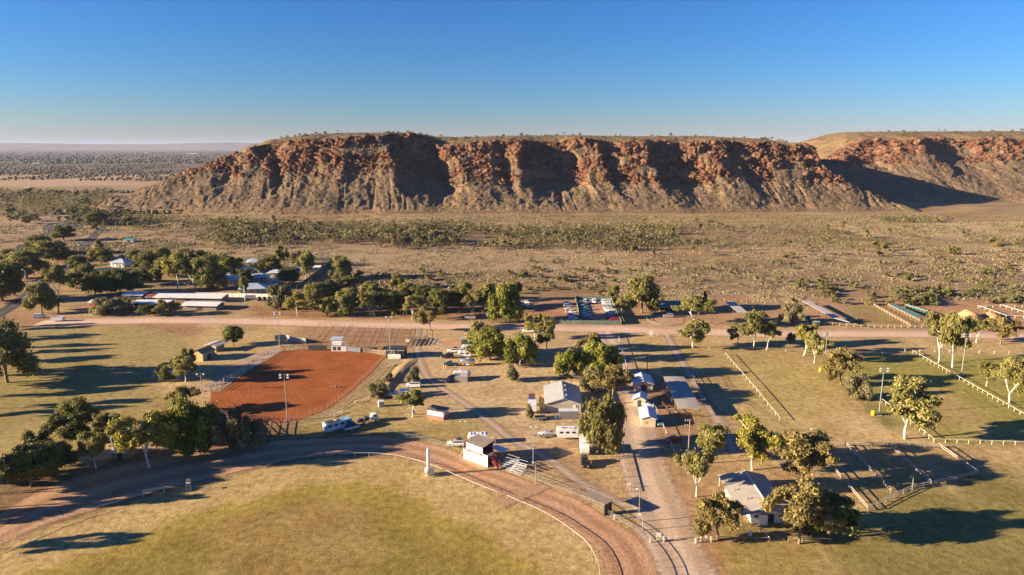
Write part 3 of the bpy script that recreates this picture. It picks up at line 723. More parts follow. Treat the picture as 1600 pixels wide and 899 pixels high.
def proto(key, kind, seed, leaf, bark, n=900, size=0.036, nc=20):
    rnd = random.Random(seed); rg = np.random.default_rng(seed); cl = []; tb = MB()
    if kind == 'gum':
        fork = rnd.uniform(0.17, 0.28); lean = rnd.uniform(-0.05, 0.05)
        top = (lean, rnd.uniform(-.03, .03), fork)
        limb(tb, (0, 0, -0.02), top, 0.023, 0.016, rnd, 0.02)
        mains = []
        for k in range(rnd.randint(3, 4)):
            an = k*2.1+rnd.uniform(-.5, .5); rr = rnd.uniform(.10, .24)
            e = (math.cos(an)*rr+lean, math.sin(an)*rr, rnd.uniform(.50, .68)); limb(tb, top, e, 0.013, 0.006, rnd, 0.04); mains.append(e)
        for k in range(nc):
            if k % 5 == 0:                       # a new head of foliage at the end of a limb
                ha = (k//5)*2.4+rnd.uniform(-.5, .5); hq = (0.10 if k == 0 else rnd.uniform(.18, .37)); hz = (0.80 if k == 0 else rnd.uniform(.38, .80)-0.25*max(0, hq-.25))
            s = rnd.uniform(0.055, 0.105); sp = 0.125
            c = (math.cos(ha)*hq+lean+rnd.gauss(0, sp*.6), math.sin(ha)*hq+rnd.gauss(0, sp*.6), min(hz+rnd.gauss(0, sp*.42), 0.95-s*0.6))
            cl.append((c, (s*rnd.uniform(.9, 1.25), s*rnd.uniform(.9, 1.25), s*rnd.uniform(.6, .9)), rnd.uniform(.28, .72)))
            if k % 2 == 0:
                m = min(mains, key=lambda e: (Vector(e)-Vector(c)).length); limb(tb, m, c, 0.007, 0.002, rnd, 0.03, 4, 5)
        V, F, T = leaves(cl, n*48, size, rg, 0.3)
    elif kind == 'pepper':
        top = (rnd.uniform(-.04, .04), 0, 0.25); limb(tb, (0, 0, -0.02), top, 0.034, 0.026, rnd)
        for k in range(nc):
            an = rnd.uniform(0, 6.283); q = math.sqrt(rnd.random())*0.41; zt = 0.93*(1-(q/0.52)**2*0.55)
            zc = rnd.uniform(0.30 if q > .2 else .5, 1)*zt; s = rnd.uniform(.085, .15)
            c = (math.cos(an)*q, math.sin(an)*q, min(zc, 0.96-s)); cl.append((c, (s, s, s*rnd.uniform(.8, 1.3)), rnd.uniform(.25, .8)))
            if k % 3 == 0: limb(tb, top, c, 0.012, 0.003, rnd, 0.05, 4, 5)
        V, F, T = leaves(cl, n*42, size, rg, 0.9)
    elif kind == 'dense':
        top = (rnd.uniform(-.03, .03), 0, 0.34); limb(tb, (0, 0, -0.02), top, 0.028, 0.022, rnd)
        for k in range(nc):
            an = rnd.uniform(0, 6.283); q = math.sqrt(rnd.random())*0.39
            ztop = 0.95*math.sqrt(max(0.15, 1-(q/0.5)**2)); zb = (0.26 if key == 'D0' else 0.12)+0.10*rnd.random()
            zc = zb+(ztop-zb)*rnd.random()**0.7; s = rnd.uniform(.09, .15)
            c = (math.cos(an)*q, math.sin(an)*q, min(max(zc, 0.28 if key == 'D0' else 0.15), 0.96-s*.8)); cl.append((c, (s*1.1, s*1.1, s*.9), rnd.uniform(.2, .75)))
            if k % 3 == 0: limb(tb, top, c, 0.012, 0.003, rnd, 0.03, 4, 5)
        V, F, T = leaves(cl, n*42, size, rg, 0.1)
    elif kind == 'bush':
        for k in range(4):
            an = k*1.57+rnd.uniform(-.4, .4); limb(tb, (0, 0, -0.03), (math.cos(an)*.2, math.sin(an)*.2, .5), 0.018, 0.007, rnd, 0.06, 4, 5)
        for k in range(nc):
            an = rnd.uniform(0, 6.283); q = math.sqrt(rnd.random())*0.40
            ztop = 0.9*math.sqrt(max(.1, 1-(q/.5)**2)); zc = 0.16+(ztop-0.16)*rnd.random()**.8; s = rnd.uniform(.09, .15)
            cl.append(((math.cos(an)*q, math.sin(an)*q, max(zc, .14)), (s*1.1, s*1.1, s*.95), rnd.uniform(.2, .8)))
        V, F, T = leaves(cl, n*42, size, rg, 0.1)
    elif kind == 'tall':
        limb(tb, (0, 0, -0.02), (0, 0, .8), 0.026, 0.008, rnd, 0.02, 6)
        for k in range(nc):
            an = rnd.uniform(0, 6.283); zc = rnd.uniform(.28, .93); w = 0.36*math.sin(math.pi*min(1, max(.12, (zc-.15)/.9)))**.6; q = math.sqrt(rnd.random())*w
            s = rnd.uniform(.08, .14); cl.append(((math.cos(an)*q, math.sin(an)*q, min(zc, .94-s*.5)), (s*1.3, s*1.3, s*.8), rnd.uniform(.25, .75)))
        V, F, T = leaves(cl, n*42, size, rg, 0.3)
    elif kind == 'cypress':
        limb(tb, (0, 0, -0.02), (0, 0, .9), 0.03, 0.005, rnd, 0.0, 4)
        for k in range(nc):
            zc = 0.12+0.8*k/(nc-1); w = 0.40*(1-zc)**.55*(1 if zc > .2 else .8); an = rnd.uniform(0, 6.283)
            cl.append(((math.cos(an)*w*.3, math.sin(an)*w*.3, zc), (max(.05, w*.8), max(.05, w*.8), .09), rnd.uniform(.2, .6)))
        V, F, T = leaves(cl, n*42, size, rg, 0.2)
    elif kind == 'palm':
        limb(tb, (0, 0, -0.02), (0.03, 0, .62), 0.06, 0.045, rnd, 0.02, 5, 8)
        for k in range(nc):
            an = 6.283*k/nc; e = rnd.uniform(-.5, .7)
            for j in range(4):
                r_ = 0.10+0.105*j; cl.append(((math.cos(an)*r_+.03, math.sin(an)*r_, .66+e*.25*j*.25-.035*j*j*.6+.05*j), (.05, .05, .025), rnd.uniform(.3, .7)))
        V, F, T = leaves(cl, n*60, size, rg, 0.5)
    crown = np_mesh('crown', V, F, False, {'tint': T}); crown.materials.append(MAT[leaf])
    trunk = tb.mesh('trunk', True); trunk.materials.append(MAT[bark])
    PROTO[key] = (crown, trunk)
for i in range(4): proto('G%d' % i, 'gum', 10+i, 'gum_leaves', 'white_bark', 900, 0.029, 45)
for i in range(2): proto('Y%d' % i, 'gum', 30+i, 'yellow_gum_leaves', 'white_bark', 950, 0.029, 45)
for i in range(2): proto('B%d' % i, 'gum', 40+i, 'brown_leaves', 'grey_bark', 900, 0.029, 45)
for i in range(3): proto('P%d' % i, 'pepper', 50+i, 'pepper_leaves', 'grey_bark', 900, 0.036, 30)
proto('W0', 'pepper', 58, 'weeping_leaves', 'grey_bark', 1000, 0.032, 44)
for i in range(3): proto('D%d' % i, 'dense', 60+i, 'dark_leaves', 'grey_bark', 900, 0.036, 26)
for i in range(2): proto('O%d' % i, 'dense', 70+i, 'gum_leaves', 'grey_bark', 900, 0.036, 26)
for i in range(2): proto('R%d' % i, 'bush', 80+i, 'grey_leaves', 'grey_bark', 800, 0.038, 22)
for i in range(2): proto('S%d' % i, 'bush', 85+i, 'gum_leaves', 'grey_bark', 800, 0.038, 22)
proto('T0', 'tall', 90, 'gum_leaves', 'white_bark', 900, 0.04, 24)
proto('C0', 'cypress', 93, 'dark_leaves', 'grey_bark', 700, 0.045, 12)
proto('M0', 'palm', 95, 'gum_leaves', 'grey_bark', 900, 0.06, 14)
# light-weight ones for the plain (crown and stem in one mesh)
def small_proto(key, kind, seed, leaf, bark, n, size, nc):
    proto(key, kind, seed, leaf, bark, n, size, nc)
    crown, trunk = PROTO[key]
    nv = len(crown.vertices); V = np.empty(nv*3, np.float32); crown.vertices.foreach_get('co', V)
    T = np.empty(nv, np.float32); crown.attributes['tint'].data.foreach_get('value', T)
    vv = [tuple(x) for x in V.reshape(-1, 3)]; ff = [tuple(range(i*4, i*4+4)) for i in range(nv//4)]
    tv = [tuple(v.co) for v in trunk.vertices]; tf = [tuple(nv+j for j in p.vertices) for p in trunk.polygons]
    me = bpy.data.meshes.new('foliage'); me.from_pydata(vv+tv, [], ff+tf); me.update()
    a = me.attributes.new('tint', 'FLOAT', 'POINT'); a.data.foreach_set('value', list(T)+[0.5]*len(tv))
    me.materials.append(MAT[leaf]); me.materials.append(MAT[bark])
    me.polygons.foreach_set('material_index', [0]*len(ff)+[1]*len(tf)); me.update()
    PROTO[key] = me
for i in range(4): small_proto('g%d' % i, 'gum', 110+i, ['creek_leaves', 'brown_leaves', 'creek_leaves', 'grey_leaves'][i], 'grey_bark', 330, 0.058, 13)
for i in range(4): small_proto('s%d' % i, 'bush', 120+i, ['scrub_leaves', 'gum_leaves', 'grey_leaves', 'scrub_leaves'][i], 'grey_bark', 260, 0.066, 10)
for i in range(2): small_proto('d%d' % i, 'bush', 130+i, 'dark_leaves', 'grey_bark', 260, 0.066, 11)

def tree(px, py, ytop, wpx, kind, label, group=None, name=None, rz=None):
    p = P(px, py); h = max(1.0, top_z(p, ytop)); w = wpx*mpp(p)*1.06
    nm = name or {'G': 'gum_tree', 'Y': 'gum_tree', 'B': 'gum_tree', 'P': 'pepper_tree', 'W': 'pepper_tree', 'D': 'shade_tree', 'O': 'shade_tree', 'R': 'shrub', 'S': 'shrub', 'T': 'gum_tree', 'C': 'cypress_tree', 'M': 'palm_tree'}[kind[0]]
    e = empty(nm, p, R.uniform(0, 6.28) if rz is None else rz, label, {'shrub': 'shrub'}.get(nm, 'tree'), group, (w, w, h))
    cr, tr = PROTO[kind]
    link('trunk', tr, e); link('crown', cr, e)
    return e
TREES = [
 # x, y of the foot; y of the top; width; kind; label   (picture points of the photograph, laid out on the ground)
 (48, 761, 695, 74, 'D0', 'dark rounded tree nearest the lower left corner'),
 (62, 738, 672, 50, 'D1', 'olive dark tree just behind the lower left corner tree'),
 (78, 745, 690, 42, 'O0', 'small olive tree on the right of the lower left corner tree'),
 (101, 729, 688, 40, 'O1', 'olive tree with thin grey trunk in the lower left clump'),
 (150, 733, 668, 56, 'G1', 'thin leaning gum with open crown left of the tan hut'),
 (104, 686, 647, 62, 'D2', 'left one of two dark round trees beside the striped lawn'),
 (124, 674, 622, 62, 'D0', 'taller right one of two dark round trees beside the striped lawn'),
 (176, 701, 638, 48, 'G2', 'pale slender gum behind the tan hut'),
 (233, 731, 633, 90, 'Y0', 'big yellow green gum with white trunk at the dark track bend'),
 (300, 706, 620, 78, 'P0', 'bright green drooping pepper tree left of the arena foot'),
 (364, 704, 624, 54, 'R0', 'dull grey green tree between the pepper tree and the arena'),
 (397, 693, 654, 46, 'R1', 'low dark grey tree beside the arena holding pens'),
 (292, 645, 604, 50, 'B0', 'rusty brown tree on the near side of the arena corner'),
 (290, 597, 551, 50, 'G0', 'tall olive gum at the left corner of the arena'),
 (296, 590, 544, 26, 'D1', 'small dark tree top showing behind the arena corner gum'),
 (260, 593, 568, 28, 'D2', 'small dark tree in front of the pale green shed'),
 (365, 540, 509, 34, 'D0', 'neat round lollipop tree beside the khaki sheds'),
 (12, 598, 500, 84, 'O0', 'large olive tree cut by the left edge above the striped lawn'),
 (4, 470, 406, 66, 'O1', 'bulky olive tree at the left edge beside the road'),
 (42, 436, 390, 62, 'O0', 'broad tree behind the leaning street light pole'),
 (84, 408, 374, 60, 'O1', 'broad tree farthest up the left roadside row'),
 (92, 470, 410, 38, 'G3', 'tall thin gum right of the street light pole'),
 (66, 489, 440, 42, 'O0', 'dense olive tree standing over the road junction'),
 (92, 490, 461, 20, 'M0', 'stout palm at the road junction'),
 (126, 424, 397, 32, 'O1', 'bushy yellow green tree where the second road leaves'),
 (158, 413, 387, 36, 'O0', 'dark green tree in front of the far blue grey roof'),
 (157, 398, 374, 12, 'T0', 'narrow upright tree far up the left roadside'),
 (148, 461, 424, 40, 'D1', 'leftmost of the dark trees round the community yard'),
 (168, 458, 421, 38, 'D2', 'second dark tree round the community yard'),
 (188, 459, 420, 40, 'D0', 'third dark tree round the community yard'),
 (208, 457, 424, 32, 'D1', 'fourth dark tree round the community yard'),
 (172, 490, 459, 50, 'R0', 'pale olive spreading wattle in front of the long sheds'),
 (202, 490, 462, 20, 'R1', 'narrow wattle with dark trunk right of the spreading wattle'),
 (212, 407, 389, 26, 'O1', 'olive tree right of the far white roofed house'),
 (230, 424, 393, 42, 'O0', 'broad olive tree behind the small white outbuilding'),
 (258, 418, 384, 36, 'O1', 'farthest olive tree behind the tall community trees'),
 (278, 452, 395, 52, 'Y1', 'yellow topped left tree of the tall community clump'),
 (304, 453, 397, 50, 'G2', 'white trunked middle tree of the tall community clump'),
 (330, 452, 394, 48, 'O1', 'dark right tree of the tall community clump'),
 (243, 441, 420, 20, 'P1', 'small lime green tree in the community yard'),
 (231, 493, 476, 30, 'D2', 'low dark shrub tree in front of the left long shed'),
 (257, 493, 466, 28, 'B1', 'rust tinted tree in front of the long sheds'),
 (272, 491, 470, 22, 'B0', 'smaller dark rust tree beside the short long shed'),
 (358, 425, 399, 42, 'P2', 'bright green tree above the blue roofed house'),
 (339, 453, 424, 30, 'R0', 'grey shrub tree at the end of the tall community clump'),
 (382, 463, 432, 13, 'T0', 'skinny tree on tall bare trunk against the white fence'),
 (384, 441, 419, 22, 'D1', 'dark tree squeezed between blue roofs'),
 (424, 423, 399, 32, 'O0', 'olive tree behind the blue roofed cottages'),
 (441, 418, 379, 24, 'Y0', 'yellow green tree rising at the back fence'),
 (466, 414, 391, 24, 'R1', 'grey green tree on the back fence line'),
 (478, 437, 390, 26, 'T0', 'tall upright gum inside the green corner fence'),
 (452, 446, 418, 36, 'D0', 'round dark green tree inside the green corner fence'),
 (438, 482, 435, 38, 'R0', 'brownish grey tree at the white fence end'),
 (532, 438, 398, 36, 'O1', 'large olive tree outside the green fence corner'),
 (465, 494, 454, 34, 'Y1', 'yellow green tree starting the roadside thicket'),
 (490, 485, 441, 38, 'O0', 'second olive tree of the roadside thicket'),
 (521, 467, 436, 40, 'D1', 'dark green tree at the back of the roadside thicket'),
 (512, 494, 464, 24, 'S0', 'yellow olive shrub in front of the roadside thicket'),
 (537, 493, 454, 36, 'O1', 'olive tree fourth from the left in the roadside thicket'),
 (552, 476, 446, 32, 'S1', 'rounded shrub tree behind the middle of the thicket'),
 (577, 493, 453, 38, 'G1', 'grey stemmed gum in the middle of the roadside thicket'),
 (605, 489, 456, 38, 'D2', 'dark shaded tree right of the thicket middle'),
 (630, 488, 457, 28, 'D0', 'dark narrow tree in the right of the thicket'),
 (645, 500, 460, 38, 'G3', 'pale olive gum at the right of the roadside thicket'),
 (684, 487, 450, 38, 'O0', 'bushy tree behind the verge gum'),
 (673, 517, 478, 46, 'B0', 'dark gum alone on the near verge of the gravel road'),
 (712, 485, 450, 26, 'D1', 'dark tree above the parked trailers'),
 (740, 487, 450, 28, 'G2', 'thin gum left of the tall green pepper tree'),
 (761, 481, 438, 30, 'O1', 'olive tree behind the tall green pepper tree'),
 (791, 504, 440, 52, 'P0', 'tall bright green pepper tree on the far side of the road'),
 (806, 470, 440, 24, 'D2', 'dark tree at the right shoulder of the tall pepper tree'),
 (620, 452, 427, 26, 'S0', 'yellow olive shrub tree behind the thicket'),
 (640, 462, 438, 38, 'S1', 'wide olive shrub tree behind the thicket'),
 (836, 532, 485, 34, 'Y0', 'yellow olive gum left of the roadside pair'),
 (854, 552, 489, 46, 'G0', 'taller gum of the pair near side of the gravel road'),
 (812, 569, 522, 52, 'P1', 'bright green weeping pepper tree alone on the camp lawn'),
 (801, 595, 570, 24, 'R1', 'little leaning tree on the camp lawn'),
 (924, 566, 516, 42, 'B1', 'brown topped gum behind the two bright pepper trees'),
 (888, 592, 544, 44, 'P2', 'left of two bright pepper trees behind the white shed'),
 (936, 592, 533, 64, 'P0', 'right and larger of two bright pepper trees behind the white shed'),
 (925, 612, 566, 40, 'R0', 'grey tree between the white shed and the pepper trees'),
 (953, 632, 574, 78, 'B0', 'open brown gum with pale leaning trunk by the driveway'),
 (941, 708, 617, 66, 'W0', 'huge olive weeping tree between caravans and driveway'),
 (1003, 489, 428, 56, 'O0', 'great dense tree by the car compound'),
 (957, 467, 441, 22, 'S1', 'small bushy tree at the far compound corner'),
 (972, 495, 464, 28, 'G1', 'thin yellow gum against the compound fence'),
 (1085, 508, 460, 68, 'G3', 'wide gum in front of the stables'),
 (1100, 483, 455, 16, 'C0', 'dark pointed conifer behind the stable trees'),
 (1083, 544, 498, 54, 'G0', 'gum on forked white trunks at the roadside'),
 (1034, 472, 456, 7, 'C0', 'slim dark cypress behind the stables roof'),
 (1077, 472, 463, 6, 'C0', 'tiny dark cypress at the end of the stables roof'),
 (1152, 541, 501, 32, 'G2', 'small gum at the left of the trio beyond the lawn'),
 (1177, 546, 481, 40, 'G1', 'tallest gum of the trio beyond the lawn'),
 (1198, 546, 496, 38, 'G3', 'right hand gum of the trio beyond the lawn'),
 (1236, 506, 467, 34, 'R0', 'grey green gum by the green huts'),
 (1256, 556, 504, 40, 'Y1', 'yellow green gum beside the tall floodlight'),
 (1272, 568, 515, 36, 'G0', 'olive gum just in front of the yellow green one'),
 (1236, 536, 520, 16, 'D1', 'small dark shrub left of the yellow green gum'),
 (1313, 602, 540, 56, 'B1', 'brown topped gum standing on the green lawn edge'),
 (1340, 624, 582, 40, 'R1', 'small grey gum at the rail of the sports lawn'),
 (1414, 686, 588, 100, 'G0', 'large spreading white trunked gum inside the sports lawn rail'),
 (1466, 567, 482, 46, 'G2', 'left of two tall gums beside the floodlight on the right'),
 (1488, 575, 483, 52, 'G1', 'right of two tall gums beside the floodlight on the right'),
 (1526, 536, 497, 38, 'G3', 'thin dark gum beyond the right floodlight'),
 (1563, 538, 493, 54, 'B0', 'umbrella shaped tree at the right end of the gravel road'),
 (1577, 630, 556, 62, 'G3', 'gum with orange trunk in the clump at the right edge'),
 (1541, 604, 562, 34, 'G2', 'left gum of the clump at the right edge'),
 (1612, 622, 553, 56, 'O0', 'gum cut by the right edge beside the sports lawn'),
 (1110, 724, 660, 62, 'G1', 'pale green gum behind the long roofed hall'),
 (1088, 777, 694, 54, 'G2', 'leaning green gum between driveway and hall'),
 (1121, 843, 768, 72, 'B1', 'rounded gum by the lower driveway fence'),
 (1176, 735, 646, 76, 'Y0', 'open yellow green gum above the hall roof'),
 (1258, 757, 672, 96, 'B0', 'broad brownish gum right behind the hall'),
 (1249, 850, 745, 96, 'B1', 'big brown green gum at the near corner of the hall'),
 (1292, 838, 772, 92, 'D2', 'dark spreading tree right of the big hall gum'),
 (644, 652, 607, 50, 'G3', 'round topped tree beside the pink kiosk'),
 (645, 598, 570, 26, 'R1', 'thin grey bush on the grassy bank'),
 (592, 621, 590, 30, 'R0', 'grey bush at the foot of the grassy bank'),
 (606, 598, 581, 18, 'R1', 'small grey bush on top of the grassy bank'),
 (752, 558, 502, 54, 'O1', 'olive tree behind the parked caravans'),
 (765, 563, 514, 56, 'P2', 'green tree shading the parked caravans'),
 (828, 655, 630, 15, 'R1', 'small tree at the end of the long trailer'),
 (1240, 832, 800, 30, 'S0', 'low olive bush under the big hall gum'),
 (118, 452, 424, 34, 'D2', 'dark tree right of the tall thin roadside gum'),
 (135, 443, 412, 36, 'O0', 'olive tree in front of the wide blue grey roof'),
 (222, 446, 418, 34, 'D0', 'dark tree left of the small lime green tree'),
 (262, 432, 400, 40, 'O1', 'olive tree left of the tall community clump'),
 (292, 426, 388, 40, 'O0', 'high olive tree behind the tall community clump'),
 (318, 424, 390, 38, 'D1', 'dark tree behind the right of the tall community clump'),
 (404, 428, 404, 22, 'G0', 'small gum between the cottages'),
 (500, 470, 440, 34, 'O1', 'olive tree outside the slanting green fence'),
 (548, 462, 430, 34, 'G2', 'loose gum behind the left of the thicket'),
 (580, 470, 440, 36, 'O0', 'olive tree behind the middle of the thicket'),
 (660, 478, 446, 34, 'D0', 'dark olive tree right of the thicket'),
 (728, 470, 438, 30, 'O1', 'olive tree behind the parked trailers'),
 (20, 420, 388, 44, 'O1', 'dark olive tree far up at the left edge'),
 (62, 398, 366, 40, 'O0', 'olive tree behind the upper left road'),
 (100, 376, 352, 36, 'D1', 'dark tree beside the far left forecourt'),
 (150, 352, 330, 34, 'D0', 'dark tree below the end of the mesa'),
 # beyond the left edge: their shadows stripe the lawn
]
for i, t in enumerate(TREES): tree(*t)
for k, (x, y, h, w) in enumerate([(-8,512,11,6),(-40,518,13,7),(-14,530,12,5),(-70,536,14,7),(-20,546,13,6),(-55,556,14,6),(-12,566,12,6),(-80,572,15,7),(-35,584,14,6),(-100,592,15,7),(-45,604,14,6),(-20,618,13,6),(-90,626,15,7),(-50,642,14,7),(-120,655,15,7),(-130,730,15,9),(-170,765,16,10),(-70,778,16,11),(-12,795,12,9),(-60,775,12,8),(-190,820,13,8),(-110,868,11,7)]):
    p = P(x, y); e = empty('gum_tree', p, k*1.3, 'gum in the row just outside the left edge that stripes the lawn with shadow', 'tree', 'gums outside the left edge', (w, w, h))
    cr, tr = PROTO[['G0', 'G1', 'G2', 'G3'][k % 4]]; link('trunk', tr, e); link('crown', cr, e)

# ---------------------------------------------------------------- bush on the plain
def small(px, py, h, w, key, name, label, cat, group, z=0.0):
    p = P(px, py); o = link(name, PROTO[key]); o.location = p; o.location.z = z
    o.rotation_euler = (0, 0, R.uniform(0, 6.28)); o.scale = (w, w, h)
    return tag(o, label, cat, group)
def scatter(n, box, hr, ar, keys, name, label, cat, group):
    x0, y0, x1, y1 = box
    for i in range(n):
        while True:
            x, y = R.uniform(x0, x1), R.uniform(y0, y1)
            p = P(x, y)
            if float(vn(np.array([p.x/26]), np.array([p.y/40]), 77)[0]) > R.uniform(0.15, 0.75): break
        h = R.uniform(*hr); f = (h-hr[0])/(hr[1]-hr[0]); g = (x-x0)/(x1-x0)
        lab = ('small ' if f < .33 else 'mid sized ' if f < .67 else 'tall ')+label+(', left third' if g < .33 else ', middle third' if g < .67 else ', right third')
        small(x, y, h, h*R.uniform(*ar), R.choice(keys), name, lab, cat, group)
cg = ('gum_tree', 'pale olive gum in the creek belt below the mesa', 'tree', 'gums along the creek')
scatter(60, (340, 358, 700, 388), (6.5, 11), (0.85, 1.15), ['g0', 'g1', 'g2', 'g3'], *cg)
scatter(50, (600, 364, 1000, 392), (6, 10.5), (0.85, 1.15), ['g0', 'g1', 'g2', 'g3'], *cg)
scatter(48, (980, 350, 1600, 404), (5, 9), (0.85, 1.15), ['g0', 'g1', 'g3', 's1'], 'gum_tree', 'pale gum scattered right of the creek belt', 'tree', 'gums on the right flat')
scatter(26, (120, 338, 430, 366), (5.5, 9.5), (0.85, 1.15), ['g0', 'g2', 's1'], 'gum_tree', 'olive gum at the foot of the mesa end', 'tree', 'gums below the mesa end')
scatter(70, (0, 298, 215, 352), (7, 11), (1.0, 1.3), ['g0', 'g2', 's1', 'd0'], 'woodland_tree', 'olive tree in the woodland left of the mesa', 'tree', 'woodland left of the mesa')
sh = 'shrub'
scatter(38, (1230, 428, 1620, 478), (2.8, 4.8), (1.1, 1.5), ['s0', 's1', 's2', 'd0', 's3'], sh, 'dark olive shrub in the thick belt behind the pens', sh, 'shrubs behind the pens')
scatter(45, (1390, 452, 1620, 478), (3.2, 5.0), (1.1, 1.5), ['s1', 's2', 'd0', 's3'], sh, 'dark olive shrub in the thick belt behind the pens', sh, 'shrubs behind the pens')
scatter(42, (828, 406, 962, 464), (1.8, 3.6), (1.2, 1.6), ['s1', 's2', 's3', 's0'], sh, 'green shrub in the cluster behind the car compound', sh, 'shrubs behind the compound')
scatter(38, (540, 426, 830, 462), (2.2, 4.5), (1.0, 1.5), ['s0', 's1', 's3'], sh, 'olive shrub in the strip behind the roadside thicket', sh, 'shrubs behind the thicket')
scatter(65, (980, 392, 1620, 446), (1.6, 4.2), (1.0, 1.6), ['s0', 's2', 's3', 's1'], sh, 'grey green shrub on the right hand plain', sh, 'shrubs on the right plain')
scatter(34, (430, 384, 1000, 432), (0.9, 2.2), (1.3, 1.9), ['s0', 's2', 's3'], sh, 'shrub on the open tussock plain', sh, 'shrubs on the tussock plain')
# shrubs on the skyline of the mesa
def rim(n, x0, x1, src, hr, label, group, seed):
    rg = np.random.default_rng(seed); Pn, rock, d, (st, sc_), *_ = MESA_PTS[src]
    ok = np.where((Pn[:, 0] > x0) & (Pn[:, 0] < x1) & (d > st+sc_+30) & (d < st+sc_+160) & (Pn[:, 2] > 70))[0]
    for i in rg.choice(ok, n):
        p = Pn[i]; h = R.uniform(*hr); o = link('bush', PROTO[R.choice(['s0', 's2', 'g1', 'd0'])]); o.location = (p[0], p[1], p[2]-0.2)
        o.scale = (h*R.uniform(.9, 1.5), h*R.uniform(.9, 1.5), h); o.rotation_euler = (0, 0, R.uniform(0, 6)); tag(o, label, 'bush', group)
rim(90, -330, 400, 'mesa', (2.2, 6.0), 'small dark bush on the flat top of the long mesa', 'shrubs on the mesa top', 1)
rim(60, 560, 1100, 'far_mesa', (3.0, 6.5), 'small dark bush on the top of the second mesa', 'shrubs on the far mesa top', 2)

# ground cover nobody could count
def tuft_field(name, boxes, label, cat, seed, mat, hr=(0.25, 0.7), wr=(0.5, 1.2)):
    rg = np.random.default_rng(seed); Vs = []; Ts = []
    for n, (x0, y0, x1, y1), dens in boxes:
        a = P(x0, y0); b = P(x1, y0); c = P(x1, y1); d = P(x0, y1)
        u = rg.random(n*2); v = rg.random(n*2); 
        # even over the ground, not over the picture
        Y = d.y+(a.y-d.y)*u; hw = Y/F_PX*1.02; X = (x0-800+(x1-x0)*v)*hw
        k = vn(X/9, Y/11, seed+3)+0.4*vn(X/40, Y/50, seed+4) > dens+0.35*rg.random(n*2)
        X, Y = X[k][:n], Y[k][:n]; m = len(X)
        h = hr[0]+(hr[1]-hr[0])*rg.random(m)**1.5; w = wr[0]+(wr[1]-wr[0])*rg.random(m)**1.5; t = rg.random(m)
        for j in range(5):
            an = j*1.257+rg.random(m)*0.8; r1 = w*0.5*(0.7+0.6*rg.random(m))
            dx, dy = np.cos(an), np.sin(an); sx, sy = -dy, dx; q = w*0.30
            base = np.stack([X+dx*r1*0.75, Y+dy*r1*0.75, np.full(m, 0.0)], 1)
            s = np.stack([sx*q, sy*q, np.zeros(m)], 1)
            tip = np.stack([X+dx*r1*0.25, Y+dy*r1*0.25, h*(0.8+0.4*rg.random(m))], 1)
            Vs.append(np.stack([base-s, base+s, tip], 1).reshape(-1, 3)); Ts.append(np.repeat(np.clip(t+(rg.random(m)-.5)*.4, 0, 1), 3))
    V = np.concatenate(Vs); T = np.concatenate(Ts)
    o = link(name, np_mesh(name, V, np.arange(len(V)).reshape(-1, 3), False, {'tint': T}), None, mat)
    return tag(o, label, cat, kind='stuff')
leafmat('tussock_blades', (0.22, 0.165, 0.10), (0.45, 0.345, 0.21), 0.2)
leafmat('greyscrub_blades', (0.14, 0.11, 0.055), (0.34, 0.265, 0.14), 0.2)
tuft_field('tussock_grass', [(34000, (430, 384, 1000, 446), 0.55), (12000, (960, 430, 1260, 474), 0.55), (16000, (980, 386, 1640, 440), 0.65), (4000, (120, 380, 480, 405), .6)], 'pale dry tussock grass dotted over the plain', 'grass', 3, MAT['tussock_blades'], (0.25, 0.7), (0.5, 1.25))
tuft_field('low_scrub', [(7000, (120, 337, 1640, 356), 0.55), (4000, (-20, 345, 430, 400), 0.6), (7000, (120, 346, 1000, 396), 0.75), (9000, (980, 350, 1640, 470), 0.75), (2500, (540, 420, 960, 468), 0.7), (1500, (120, 380, 430, 402), 0.7)], 'low grey scrub scattered over the plain', 'scrub', 4, MAT['greyscrub_blades'], (0.5, 1.5), (0.9, 2.4))
def slope_tufts(name, src, n, label, seed):
    rg = np.random.default_rng(seed); Pn, rock, d, (st, sc_), nx, ny, nz = MESA_PTS[src]
    wgt = (1.05-rock)*(Pn[:, 2] > 0.5)*(d < st+sc_+160)*np.where(d > st+sc_, 2.5, 1.0)
    i = rg.choice(len(Pn), n, p=wgt/wgt.sum()); c = Pn[i]; Vs = []; Ts = []; t = rg.random(n)
    w = 0.6+1.3*rg.random(n)**2; h = 0.5+1.1*rg.random(n)**2
    for j in range(5):
        an = j*1.257+rg.random(n); r1 = w*.5; q = w*.34
        b = c+np.stack([np.cos(an)*r1, np.sin(an)*r1, -0.25+0*an], 1); s_ = np.stack([-np.sin(an)*q, np.cos(an)*q, 0*an], 1)
        tip = c+np.stack([np.cos(an)*r1*.3, np.sin(an)*r1*.3, h*(.7+.5*rg.random(n))], 1)
        Vs.append(np.stack([b-s_, b+s_, tip], 1).reshape(-1, 3)); Ts.append(np.repeat(t, 3))
    V = np.concatenate(Vs); tag(link(name, np_mesh(name, V, np.arange(len(V)).reshape(-1, 3), False, {'tint': np.concatenate(Ts)}), None, MAT['spinifex_blades']), label, 'scrub', kind='stuff')
leafmat('spinifex_blades', (0.060, 0.052, 0.026), (0.20, 0.165, 0.085), 0.15)
slope_tufts('spinifex', 'mesa', 17000, 'spinifex and scrub tufts over the slopes of the long mesa', 61)
slope_tufts('spinifex', 'far_mesa', 8000, 'spinifex and scrub tufts over the second mesa', 62)
